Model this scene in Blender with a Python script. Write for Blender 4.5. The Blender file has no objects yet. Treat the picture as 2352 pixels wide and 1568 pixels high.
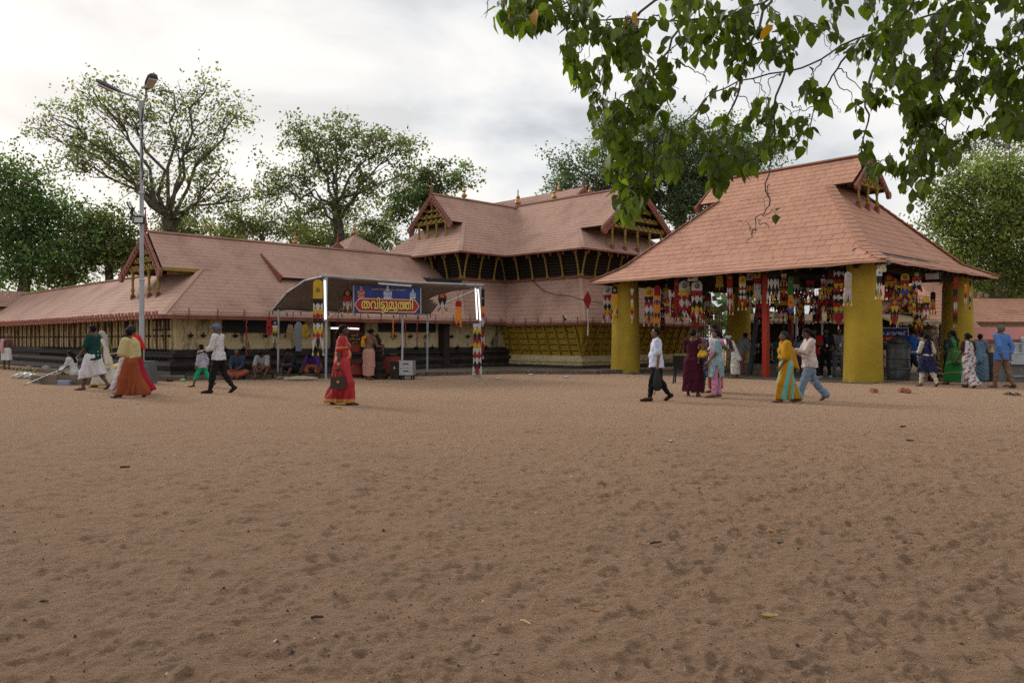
import bpy, math, random
import numpy as np
from mathutils import Vector, Matrix, Euler
random.seed(7); RNG = np.random.default_rng(11)
R = math.radians
sc = bpy.context.scene
COL = sc.collection

# ------------------------------------------------------------------ camera, sky, sun, exposure
FPX = 1800.0; CH = 1.35
cam_d = bpy.data.cameras.new('camera'); cam = bpy.data.objects.new('camera', cam_d); COL.objects.link(cam)
cam.location = (0, 0, CH); cam.rotation_euler = (R(90 - 0.127), 0, 0)
cam_d.sensor_width = 36; cam_d.lens = 36 * FPX / 2352; cam_d.clip_start = 0.05; cam_d.clip_end = 3000
sc.camera = cam
SUN_EL, SUN_AZ = 30.0, -50.0          # behind the trees on the left, veiled by cloud
world = bpy.data.worlds.new('World'); sc.world = world; world.use_nodes = True
def build_world():
    nt = world.node_tree; N = nt.nodes; L = nt.links; N.clear()
    out = N.new('ShaderNodeOutputWorld'); bg = N.new('ShaderNodeBackground'); bg.inputs[1].default_value = 0.1
    sky = N.new('ShaderNodeTexSky'); sky.sky_type = 'NISHITA'; sky.sun_disc = False
    sky.sun_elevation = R(SUN_EL); sky.sun_rotation = R(SUN_AZ); sky.air_density = 1.2; sky.dust_density = 3
    tc = N.new('ShaderNodeTexCoord')
    mp = N.new('ShaderNodeMapping'); mp.inputs['Scale'].default_value = (1, 1, 2.4); mp.inputs['Location'].default_value = (-1.2277, -.6717, -.8846)
    L.new(tc.outputs['Generated'], mp.inputs[0])
    nz = N.new('ShaderNodeTexNoise'); nz.inputs['Scale'].default_value = 3.3; nz.inputs['Detail'].default_value = 6; nz.inputs['Roughness'].default_value = .52
    nz.inputs['Distortion'].default_value = .35
    L.new(mp.outputs[0], nz.inputs['Vector'])
    rp = N.new('ShaderNodeValToRGB'); e = rp.color_ramp.elements
    e[0].position = .42; e[0].color = (4.5, 4.66, 4.85, 1); e[1].position = .62; e[1].color = (7.25, 7.1, 6.9, 1)
    m_ = e.new(.52); m_.color = (5.9, 6.0, 6.1, 1)
    L.new(nz.outputs['Fac'], rp.inputs[0])
    # thin cloud brightens round the veiled sun
    sd = Vector((math.sin(R(-26)) * math.cos(R(11)), math.cos(R(-26)) * math.cos(R(11)), math.sin(R(11))))
    dp = N.new('ShaderNodeVectorMath'); dp.operation = 'DOT_PRODUCT'; dp.inputs[1].default_value = sd
    L.new(tc.outputs['Generated'], dp.inputs[0])
    mr = N.new('ShaderNodeMapRange'); mr.interpolation_type = 'SMOOTHSTEP'
    mr.inputs[1].default_value = .90; mr.inputs[2].default_value = 1.0; mr.inputs[3].default_value = 0; mr.inputs[4].default_value = .42
    L.new(dp.outputs['Value'], mr.inputs[0])
    mx0 = N.new('ShaderNodeMixRGB'); mx0.inputs[2].default_value = (8.3, 7.7, 7.0, 1)
    L.new(mr.outputs[0], mx0.inputs[0]); L.new(rp.outputs[0], mx0.inputs[1])
    mx = N.new('ShaderNodeMixRGB'); mx.inputs[0].default_value = .93
    L.new(sky.outputs[0], mx.inputs[1]); L.new(mx0.outputs[0], mx.inputs[2])
    L.new(mx.outputs[0], bg.inputs[0]); L.new(bg.outputs[0], out.inputs[0])
build_world()
sun_d = bpy.data.lights.new('sun', 'SUN'); sun = bpy.data.objects.new('sun', sun_d); COL.objects.link(sun)
sun_d.energy = 1.5; sun_d.angle = R(18); sun_d.color = (1, .93, .84)
sv = Vector((math.sin(R(SUN_AZ)) * math.cos(R(SUN_EL)), math.cos(R(SUN_AZ)) * math.cos(R(SUN_EL)), math.sin(R(SUN_EL))))
sun.rotation_euler = sv.to_track_quat('Z', 'Y').to_euler(); sun.location = (-60, 50, 60)
vs = sc.view_settings; sc.display_settings.display_device = 'sRGB'
vs.view_transform = 'Standard'; vs.look = 'None'; vs.exposure = 0.48; vs.gamma = 1; vs.use_curve_mapping = False
try:
    sc.cycles.max_bounces = 6; sc.cycles.diffuse_bounces = 3; sc.cycles.transparent_max_bounces = 8; sc.cycles.use_denoising = False; sc.cycles.use_adaptive_sampling = False; sc.cycles.sample_clamp_indirect = 4
except Exception: pass

# ------------------------------------------------------------------ helpers
def at(px, py, Y):
    return Vector(((px - 1176) / FPX * Y, Y, CH - (py - 780) / FPX * Y))
def gx(px, Y): return (px - 1176) / FPX * Y

MATS = {}
def mat(name, col, rough=.85, var=.12, scale=2.0, bump=.0, bscale=30.0, metal=0.0, attr=None, trans=0.0, emit=0.0, ttint=(1.5, 1.7, .55),
        stain=None, sscale=(1, 1, 1), slo=.5, shi=.62, rnd=0.0, spec=.3, stretch=(1, 1, 1)):
    """procedural material: base colour broken by noise, optional per-vertex colour, stains, bump, translucency"""
    if name in MATS: return MATS[name]
    m = bpy.data.materials.new(name); m.use_nodes = True; nt = m.node_tree; N = nt.nodes; L = nt.links
    b = N['Principled BSDF']; out = N['Material Output']
    b.inputs['Roughness'].default_value = rough; b.inputs['Metallic'].default_value = metal
    b.inputs['Specular IOR Level'].default_value = spec
    tc = N.new('ShaderNodeTexCoord'); mp = N.new('ShaderNodeMapping'); mp.inputs['Scale'].default_value = stretch
    L.new(tc.outputs['Object'], mp.inputs[0])
    if attr:
        a = N.new('ShaderNodeAttribute'); a.attribute_name = attr; base = a.outputs['Color']
    else:
        a = N.new('ShaderNodeRGB'); a.outputs[0].default_value = (*col, 1); base = a.outputs[0]
    nz = N.new('ShaderNodeTexNoise'); nz.inputs['Scale'].default_value = scale; nz.inputs['Detail'].default_value = 6
    nz.inputs['Roughness'].default_value = .6
    L.new(mp.outputs[0], nz.inputs['Vector'])
    mr = N.new('ShaderNodeMapRange'); mr.inputs[1].default_value = .3; mr.inputs[2].default_value = .7
    mr.inputs[3].default_value = 1 - var; mr.inputs[4].default_value = 1 + var
    L.new(nz.outputs['Fac'], mr.inputs[0])
    vm = N.new('ShaderNodeVectorMath'); vm.operation = 'SCALE'; L.new(base, vm.inputs[0]); L.new(mr.outputs[0], vm.inputs['Scale'])
    c = vm.outputs[0]
    if rnd:
        oi = N.new('ShaderNodeObjectInfo'); m2 = N.new('ShaderNodeMapRange'); m2.inputs[3].default_value = 1 - rnd; m2.inputs[4].default_value = 1 + rnd
        L.new(oi.outputs['Random'], m2.inputs[0]); v2 = N.new('ShaderNodeVectorMath'); v2.operation = 'SCALE'
        L.new(c, v2.inputs[0]); L.new(m2.outputs[0], v2.inputs['Scale']); c = v2.outputs[0]
    if stain:
        mp2 = N.new('ShaderNodeMapping'); mp2.inputs['Scale'].default_value = sscale; L.new(tc.outputs['Object'], mp2.inputs[0])
        n2 = N.new('ShaderNodeTexNoise'); n2.inputs['Scale'].default_value = 1; n2.inputs['Detail'].default_value = 7; n2.inputs['Roughness'].default_value = .62
        L.new(mp2.outputs[0], n2.inputs['Vector'])
        m3 = N.new('ShaderNodeMapRange'); m3.inputs[1].default_value = slo; m3.inputs[2].default_value = shi; L.new(n2.outputs['Fac'], m3.inputs[0])
        mx = N.new('ShaderNodeMixRGB'); mx.inputs[2].default_value = (*stain, 1); L.new(m3.outputs[0], mx.inputs[0]); L.new(c, mx.inputs[1]); c = mx.outputs[0]
    L.new(c, b.inputs['Base Color'])
    if bump:
        n3 = N.new('ShaderNodeTexNoise'); n3.inputs['Scale'].default_value = bscale; n3.inputs['Detail'].default_value = 4
        L.new(mp.outputs[0], n3.inputs['Vector'])
        bp = N.new('ShaderNodeBump'); bp.inputs['Strength'].default_value = bump; bp.inputs['Distance'].default_value = .03
        L.new(n3.outputs['Fac'], bp.inputs['Height']); L.new(bp.outputs[0], b.inputs['Normal'])
    if trans:
        t = N.new('ShaderNodeBsdfTranslucent'); g = N.new('ShaderNodeVectorMath'); g.operation = 'MULTIPLY'; g.inputs[1].default_value = ttint
        L.new(c, g.inputs[0]); L.new(g.outputs[0], t.inputs['Color'])
        ms = N.new('ShaderNodeMixShader'); ms.inputs[0].default_value = trans
        L.new(b.outputs[0], ms.inputs[1]); L.new(t.outputs[0], ms.inputs[2]); L.new(ms.outputs[0], out.inputs['Surface'])
    if emit:
        b.inputs['Emission Color'].default_value = (*col, 1); b.inputs['Emission Strength'].default_value = emit
    MATS[name] = m
    return m

def link(o, parent=None):
    COL.objects.link(o)
    if parent is not None: o.parent = parent
    return o
def tag(o, label=None, cat=None, group=None, kind=None):
    if label: o['label'] = label
    if cat: o['category'] = cat
    if group: o['group'] = group
    if kind: o['kind'] = kind
    return o
def thing(name, label, cat, loc=(0, 0, 0), rz=0.0, group=None):
    o = bpy.data.objects.new(name, None); o.empty_display_size = .2
    COL.objects.link(o); o.location = loc; o.rotation_euler = (0, 0, rz)
    return tag(o, label, cat, group)
def np_mesh(name, V, Fs, mats=(), cols=None, smooth=False, mi=None):
    """mesh from arrays; Fs is an (n,k) int array or a list of index lists"""
    me = bpy.data.meshes.new(name)
    if isinstance(Fs, np.ndarray):
        V = np.asarray(V, np.float32); n, k = Fs.shape
        me.vertices.add(len(V)); me.vertices.foreach_set('co', V.ravel())
        me.loops.add(n * k); me.loops.foreach_set('vertex_index', Fs.astype(np.int32).ravel())
        me.polygons.add(n); me.polygons.foreach_set('loop_start', np.arange(0, n * k, k, dtype=np.int32))
        me.polygons.foreach_set('loop_total', np.full(n, k, np.int32))
        if mi is not None: me.polygons.foreach_set('material_index', np.asarray(mi, np.int32))
        me.update(calc_edges=True)
    else:
        me.from_pydata([tuple(v) for v in V], [], Fs); me.update()
        if mi is not None: me.polygons.foreach_set('material_index', np.asarray(mi, np.int32))
    for m in mats: me.materials.append(m)
    if cols is not None:
        a = me.color_attributes.new('col', 'FLOAT_COLOR', 'POINT')
        c = np.ones((len(V), 4), np.float32); c[:, :3] = cols; a.data.foreach_set('color', c.ravel())
    if smooth: me.polygons.foreach_set('use_smooth', np.ones(len(me.polygons), bool))
    return me
class MB:
    """collects boxes, bars, tubes, lathes; build() links them as ONE mesh object"""
    def __init__(s): s.v = []; s.f = []; s.m = []; s.mat = 0
    def add(s, vs, fs):
        n = len(s.v); s.v += [Vector(v) for v in vs]
        for f in fs: s.f.append([i + n for i in f]); s.m.append(s.mat)
    def box(s, c, d, rot=None, taper=1.0):
        x, y, z = d[0] / 2, d[1] / 2, d[2] / 2; c = Vector(c); pts = []
        for sz in (-1, 1):
            t = taper if sz > 0 else 1
            for sx, sy in ((-1, -1), (1, -1), (1, 1), (-1, 1)): pts.append(Vector((sx * x * t, sy * y * t, sz * z)))
        if rot is not None:
            M_ = Euler(rot).to_matrix() if not isinstance(rot, Matrix) else rot
            pts = [M_ @ p for p in pts]
        s.add([c + p for p in pts], [(3, 2, 1, 0), (4, 5, 6, 7), (0, 1, 5, 4), (1, 2, 6, 5), (2, 3, 7, 6), (3, 0, 4, 7)])
    def bar(s, a, b, w, h=None, up=(0, 0, 1)):
        """square bar from a to b"""
        a = Vector(a); b = Vector(b); h = h or w; d = (b - a).normalized(); u = Vector(up)
        if abs(d.dot(u)) > .98: u = Vector((1, 0, 0))
        x = d.cross(u).normalized(); y = x.cross(d).normalized(); pts = []
        for p in (a, b):
            for sx, sy in ((-1, -1), (1, -1), (1, 1), (-1, 1)): pts.append(p + x * sx * w / 2 + y * sy * h / 2)
        s.add(pts, [(3, 2, 1, 0), (4, 5, 6, 7), (0, 1, 5, 4), (1, 2, 6, 5), (2, 3, 7, 6), (3, 0, 4, 7)])
    def tube(s, pts, rad, n=6, cap=True):
        pts = [Vector(p) for p in pts]; k = len(pts)
        if not hasattr(rad, '__len__'): rad = [rad] * k
        rings = []; ref = None
        for i, p in enumerate(pts):
            d = (pts[min(i + 1, k - 1)] - pts[max(i - 1, 0)]).normalized()
            if ref is None: ref = Vector((0, 0, 1)) if abs(d.z) < .9 else Vector((1, 0, 0))
            x = d.cross(ref).normalized(); y = x.cross(d).normalized(); ref = y
            rings.append([p + (x * math.cos(t) + y * math.sin(t)) * rad[i] for t in [2 * math.pi * j / n for j in range(n)]])
        vs = [v for r in rings for v in r]; fs = []
        for i in range(k - 1):
            for j in range(n): fs.append((i * n + j, i * n + (j + 1) % n, (i + 1) * n + (j + 1) % n, (i + 1) * n + j))
        if cap: fs.append(list(range(n))[::-1]); fs.append([(k - 1) * n + j for j in range(n)])
        s.add(vs, fs)
    def lathe(s, prof, c=(0, 0, 0), n=12, sx=1.0):
        c = Vector(c); vs = []; fs = []
        for r, z in prof:
            for j in range(n): t = 2 * math.pi * j / n; vs.append(c + Vector((r * math.cos(t) * sx, r * math.sin(t), z)))
        for i in range(len(prof) - 1):
            for j in range(n): fs.append((i * n + j, i * n + (j + 1) % n, (i + 1) * n + (j + 1) % n, (i + 1) * n + j))
        fs.append(list(range(n))[::-1]); fs.append([(len(prof) - 1) * n + j for j in range(n)])
        s.add(vs, fs)
    def prism(s, poly, off):
        """polygon (3-D points) given thickness by an offset vector"""
        poly = [Vector(p) for p in poly]; off = Vector(off); n = len(poly)
        s.add(poly + [p + off for p in poly], [list(range(n))[::-1], [n + i for i in range(n)]] + [(i, (i + 1) % n, n + (i + 1) % n, n + i) for i in range(n)])
    def quad(s, pts): s.add(pts, [list(range(len(pts)))])
    def build(s, name, mats, parent=None, smooth=False, world=False, kind=None):
        if not isinstance(mats, (list, tuple)): mats = [mats]
        V = s.v
        if world and parent is not None: V = [v - parent.location for v in V]
        me = np_mesh(name, V, s.f, mats, smooth=smooth, mi=s.m)
        if smooth:
            try: me.set_sharp_from_angle(angle=R(40))
            except Exception: pass
        o = bpy.data.objects.new(name, me); link(o, parent)
        if kind: o['kind'] = kind
        return o
def copy_tree(o, parent=None, loc=None, rz=None):
    c = o.copy(); COL.objects.link(c)
    if parent is not None: c.parent = parent
    for ch in o.children: copy_tree(ch, c)
    if loc is not None: c.location = loc
    if rz is not None: c.rotation_euler = (0, 0, rz)
    return c
def inst(src, parent, loc=None, rot=None, scale=None):
    c = src.copy(); link(c, parent)
    if loc is not None: c.location = loc
    if rot is not None: c.rotation_euler = rot
    if scale is not None: c.scale = scale
    return c
# ------------------------------------------------------------------ materials
ROOF = mat('roof_shingle_pink_brown', (.43, .262, .20), rough=.9, var=.10, scale=.55, bump=.25, bscale=60, stain=(.30, .175, .13), sscale=(.8, .8, .35), slo=.48, shi=.72)
ROOF_P = mat('roof_shingle_terracotta', (.47, .247, .168), rough=.9, var=.09, scale=.7, bump=.25, bscale=60, rnd=.08, stain=(.32, .17, .12), sscale=(.8, .8, .4), slo=.50, shi=.74)
REDWOOD = mat('painted_red_oxide_wood', (.225, .08, .054), rough=.7, var=.2, scale=6, bump=.3, bscale=25, stain=(.06, .03, .02), sscale=(5, 5, 2), slo=.55, shi=.75)
CREAM = mat('sooty_cream_plaster', (.50, .40, .225), rough=.9, var=.15, scale=3, bump=.2, bscale=20, stain=(.04, .034, .028), sscale=(3.2, 3.2, 1.0), slo=.52, shi=.66)
CREAM_C = mat('clean_cream_plaster', (.56, .46, .26), rough=.9, var=.12, scale=3, bump=.15, bscale=20, stain=(.2, .16, .1), sscale=(2, 2, 1), slo=.58, shi=.75)
DARK = mat('soot_black_stone', (.028, .021, .018), rough=.75, var=.5, scale=3, bump=.5, bscale=14, stain=(.10, .075, .06), sscale=(2, 2, 5), slo=.56, shi=.8)
TIMBER = mat('dark_old_timber', (.03, .02, .014), rough=.8, var=.4, scale=5, bump=.3, bscale=20)
GOLDW = mat('golden_painted_board', (.40, .265, .032), rough=.65, var=.2, scale=4, bump=.3, bscale=18, stain=(.14, .09, .015), sscale=(3, 3, 3), slo=.56, shi=.74)
OCHRE = mat('ochre_painted_wood', (.28, .195, .04), rough=.65, var=.25, scale=4, bump=.3, bscale=18, stain=(.06, .04, .015), sscale=(3, 3, 3), slo=.56, shi=.74)
YELLOW = mat('mustard_painted_plaster', (.40, .275, .028), rough=.75, var=.14, scale=1.2, bump=.35, bscale=7, stain=(.27, .185, .03), sscale=(1.3, 1.3, .6), slo=.52, shi=.80, spec=.2)
GOLD = mat('aged_brass', (.42, .25, .10), rough=.42, var=.25, scale=8, metal=.6)
KERB = mat('worn_kerb_stone', (.17, .13, .10), rough=.95, var=.3, scale=4, bump=.5, bscale=15, stain=(.05, .05, .04), sscale=(1.5, 1.5, 2), slo=.5, shi=.7)
STEEL = mat('galvanised_steel', (.42, .43, .44), rough=.45, var=.2, scale=6, metal=.7)
POLE = mat('weathered_grey_paint', (.36, .38, .40), rough=.6, var=.15, scale=3, stain=(.2, .2, .2), sscale=(4, 4, .6), slo=.55, shi=.7)
CONC = mat('grey_painted_concrete', (.13, .13, .135), rough=.9, var=.2, scale=4, bump=.3, bscale=25, stain=(.3, .28, .25), sscale=(2, 2, 2), slo=.6, shi=.8)
BLACK = mat('black_paint', (.012, .012, .013), rough=.5, var=.3)
RED = mat('red_enamel_paint', (.50, .045, .015), rough=.45, var=.15, scale=5, bump=.15, bscale=12)
REDD = mat('deep_red_paint', (.22, .03, .02), rough=.55, var=.2, scale=5)
GLASS = mat('lamp_glass', (.45, .44, .40), rough=.15, var=.1, spec=.6)
TUBE = mat('lit_tube', (1.0, 1.0, 1.0), emit=.9, var=0)
WIRE = mat('black_cable', (.02, .018, .016), rough=.7)
THATCH = mat('dry_thatch', (.20, .15, .09), rough=1, var=.5, scale=12, bump=.8, bscale=40)
PINKROOF = mat('sheet_roof_faded_red', (.36, .13, .11), rough=.8, var=.12, scale=2)

def dirty_foot(m, dirt=(.20, .13, .06), top=.30):
    """mud splashed up the foot of a wall or column"""
    nt = m.node_tree; N = nt.nodes; L = nt.links; b = N['Principled BSDF']; src = b.inputs['Base Color'].links[0].from_socket
    tc = N.new('ShaderNodeTexCoord'); sp = N.new('ShaderNodeSeparateXYZ'); L.new(tc.outputs['Object'], sp.inputs[0])
    nz = N.new('ShaderNodeTexNoise'); nz.inputs['Scale'].default_value = 5; nz.inputs['Detail'].default_value = 6; L.new(tc.outputs['Object'], nz.inputs['Vector'])
    ad = N.new('ShaderNodeMath'); ad.operation = 'MULTIPLY_ADD'; ad.inputs[1].default_value = -.7; L.new(nz.outputs['Fac'], ad.inputs[0]); L.new(sp.outputs[2], ad.inputs[2])
    mr = N.new('ShaderNodeMapRange'); mr.inputs[1].default_value = top - .55; mr.inputs[2].default_value = -.32; mr.inputs[3].default_value = 0; mr.inputs[4].default_value = .55; L.new(ad.outputs[0], mr.inputs[0])
    mx = N.new('ShaderNodeMixRGB'); mx.inputs[2].default_value = (*dirt, 1); L.new(mr.outputs[0], mx.inputs[0]); L.new(src, mx.inputs[1]); L.new(mx.outputs[0], b.inputs['Base Color'])
dirty_foot(YELLOW)
# ------------------------------------------------------------------ ground: trampled sand with footprints
def up(a, ny, nx):
    """smooth upsample of a small random grid"""
    h, w = a.shape
    y = np.linspace(0, h - 1.001, ny); x = np.linspace(0, w - 1.001, nx)
    yi = y.astype(int); xi = x.astype(int); fy = (y - yi); fx = (x - xi); fy = fy * fy * (3 - 2 * fy); fx = fx * fx * (3 - 2 * fx)
    r0 = a[yi][:, xi] * (1 - fx) + a[yi][:, xi + 1] * fx
    r1 = a[yi + 1][:, xi] * (1 - fx) + a[yi + 1][:, xi + 1] * fx
    return r0 * (1 - fy)[:, None] + r1 * fy[:, None]
def build_ground():
    X0, X1, Y0, Y1, h = -20.0, 20.0, 1.5, 24.0, .0135
    nx = int((X1 - X0) / h); ny = int((Y1 - Y0) / h)
    rg = np.random.default_rng(5)
    Hm = np.zeros((ny, nx), np.float32)
    for cell, amp in ((1.6, .010), (.7, .005), (.30, .0042), (.14, .0046), (.07, .0052), (.036, .0030)):
        Hm += 1.35 * amp * up(rg.standard_normal((int((Y1 - Y0) / cell) + 2, int((X1 - X0) / cell) + 2)).astype(np.float32), ny, nx)
    K = 17; gy, gxx = np.mgrid[-K:K + 1, -K:K + 1] * h
    stamps = []
    for i in range(96):
        a = rg.uniform(0, math.pi * 2); lx = rg.uniform(.03, .095) if i % 6 else rg.uniform(.11, .14); ly = lx * rg.uniform(.38, .7)
        u = gxx * math.cos(a) + gy * math.sin(a); v = -gxx * math.sin(a) + gy * math.cos(a)
        v = v + .25 * u * u / lx
        r = np.sqrt((u / lx) ** 2 + (v / ly) ** 2)
        dent = -np.clip(1.25 - r ** 3, 0, 1) * rg.uniform(.7, 1.15)
        rim = .8 * np.exp(-((r - 1.24) / .2) ** 2) * (1 + .8 * np.tanh(3 * u / lx))
        tread = 0
        if i % 3 == 0: tread = .30 * np.sin(u * 190) * (r < .95)
        if i % 5 == 0: tread = .30 * np.sign(np.sin(u * 120) * np.sin(v * 120)) * (r < .95)
        stamps.append((dent * .85 + rim + tread).astype(np.float32))
    for i in range(64000):
        y = Y0 + .6 + (Y1 - Y0 - 1.2) * rg.random() ** 1.2; x = rg.uniform(X0 + .6, X1 - .6)
        dens = .45 + .55 / (1 + math.exp(-(x + .12 * y - 1.0) * .9)) 
        if rg.random() > dens: continue
        iy = int((y - Y0) / h); ix = int((x - X0) / h)
        d = rg.uniform(.0035, .0105) * (.5 + .6 * dens)
        Hm[iy - K:iy + K + 1, ix - K:ix + K + 1] += d * stamps[rg.integers(len(stamps))]
    # a fan of rows: dense near the path the visitor stands on, coarse far away
    rows = [-8, -3, 0, 1.2, 1.9]; y = 2.2
    while y < 12: rows.append(y); y *= 1.0042
    while y < 52: rows.append(y); y *= 1.008
    while y < 380: rows.append(y); y *= 1.09
    rows = np.array(rows); nc = 760
    t = np.linspace(-1, 1, nc)
    tt = t * .78 + .22 * t ** 3
    YY = np.repeat(rows[:, None], nc, 1); XX = (np.maximum(rows, 2) * .86 + 2.2)[:, None] * (tt / 1.0)[None, :]
    far = np.array([-1, 1])
    fx = np.clip((XX - X0) / h, 0, nx - 2); fy = np.clip((YY - Y0) / h, 0, ny - 2)
    ix = fx.astype(int); iy = fy.astype(int); ax = fx - ix; ay = fy - iy
    Z = (Hm[iy, ix] * (1 - ax) * (1 - ay) + Hm[iy, ix + 1] * ax * (1 - ay) + Hm[iy + 1, ix] * (1 - ax) * ay + Hm[iy + 1, ix + 1] * ax * ay)
    inside = (XX > X0) & (XX < X1) & (YY > Y0) & (YY < Y1)
    fade = np.clip((Y1 - YY) / 6, 0, 1) * np.clip((X1 - np.abs(XX)) / 3, 0, 1) * (.25 + .75 * np.clip((24 - YY) / 16, 0, 1))
    Z = np.where(inside, Z * fade, 0) - .004
    nr = len(rows)
    V = np.stack([XX, YY, Z], -1).reshape(-1, 3)
    i = np.arange(nr - 1)[:, None] * nc + np.arange(nc - 1)[None, :]
    Fq = np.stack([i, i + 1, i + nc + 1, i + nc], -1).reshape(-1, 4)
    m = mat('trampled_sandy_earth', (.205, .114, .065), rough=.97, var=.10, scale=.35, spec=.1)
    nt = m.node_tree; N = nt.nodes; L = nt.links; b = N['Principled BSDF']
    tc = N.new('ShaderNodeTexCoord')
    src = b.inputs['Base Color'].links[0].from_socket
    gr = N.new('ShaderNodeTexNoise'); gr.inputs['Scale'].default_value = 55; gr.inputs['Detail'].default_value = 8; gr.inputs['Roughness'].default_value = .75
    L.new(tc.outputs['Object'], gr.inputs['Vector'])
    mr = N.new('ShaderNodeMapRange'); mr.inputs[1].default_value = .3; mr.inputs[2].default_value = .7; mr.inputs[3].default_value = .76; mr.inputs[4].default_value = 1.22
    L.new(gr.outputs['Fac'], mr.inputs[0])
    vm = N.new('ShaderNodeVectorMath'); vm.operation = 'SCALE'; L.new(src, vm.inputs[0]); L.new(mr.outputs[0], vm.inputs['Scale'])
    # damp, darker earth patches
    pn = N.new('ShaderNodeTexNoise'); pn.inputs['Scale'].default_value = 1.1; pn.inputs['Detail'].default_value = 6; L.new(tc.outputs['Object'], pn.inputs['Vector'])
    pr = N.new('ShaderNodeMapRange'); pr.inputs[1].default_value = .52; pr.inputs[2].default_value = .72; pr.inputs[4].default_value = .45; L.new(pn.outputs['Fac'], pr.inputs[0])
    mx = N.new('ShaderNodeMixRGB'); mx.inputs[2].default_value = (.12, .068, .041, 1); L.new(pr.outputs[0], mx.inputs[0]); L.new(vm.outputs[0], mx.inputs[1])
    # sparse dark crumbs
    vo = N.new('ShaderNodeTexVoronoi'); vo.inputs['Scale'].default_value = 34; L.new(tc.outputs['Object'], vo.inputs['Vector'])
    vr = N.new('ShaderNodeMapRange'); vr.inputs[1].default_value = .10; vr.inputs[2].default_value = .06; L.new(vo.outputs['Distance'], vr.inputs[0])
    sp = N.new('ShaderNodeSeparateColor'); L.new(vo.outputs['Color'], sp.inputs[0])
    gt = N.new('ShaderNodeMath'); gt.operation = 'GREATER_THAN'; gt.inputs[1].default_value = .78; L.new(sp.outputs[0], gt.inputs[0])
    ml = N.new('ShaderNodeMath'); ml.operation = 'MULTIPLY'; L.new(gt.outputs[0], ml.inputs[0]); L.new(vr.outputs[0], ml.inputs[1])
    mx2 = N.new('ShaderNodeMixRGB'); mx2.inputs[2].default_value = (.05, .03, .022, 1); L.new(ml.outputs[0], mx2.inputs[0]); L.new(mx.outputs[0], mx2.inputs[1])
    L.new(mx2.outputs[0], b.inputs['Base Color']); b.inputs['Sheen Weight'].default_value = .72; b.inputs['Sheen Roughness'].default_value = .45; b.inputs['Sheen Tint'].default_value = (1, .70, .49, 1)
    n1 = N.new('ShaderNodeTexNoise'); n1.inputs['Scale'].default_value = 24; n1.inputs['Detail'].default_value = 9; n1.inputs['Roughness'].default_value = .72
    L.new(tc.outputs['Object'], n1.inputs['Vector'])
    bp = N.new('ShaderNodeBump'); bp.inputs['Strength'].default_value = .9; bp.inputs['Distance'].default_value = .06
    L.new(n1.outputs['Fac'], bp.inputs['Height']); L.new(bp.outputs[0], b.inputs['Normal'])
    o = bpy.data.objects.new('ground', np_mesh('ground', V, Fq, [m], smooth=True)); link(o); tag(o, kind='structure')
    # the same earth on both sides of the courtyard and behind it, a hand lower
    g = MB(); g.quad([(-380, -60, -.09), (380, -60, -.09), (380, 380, -.09), (-380, 380, -.09)])
    tag(g.build('surrounding_ground', m), kind='structure')
build_ground()

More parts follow.
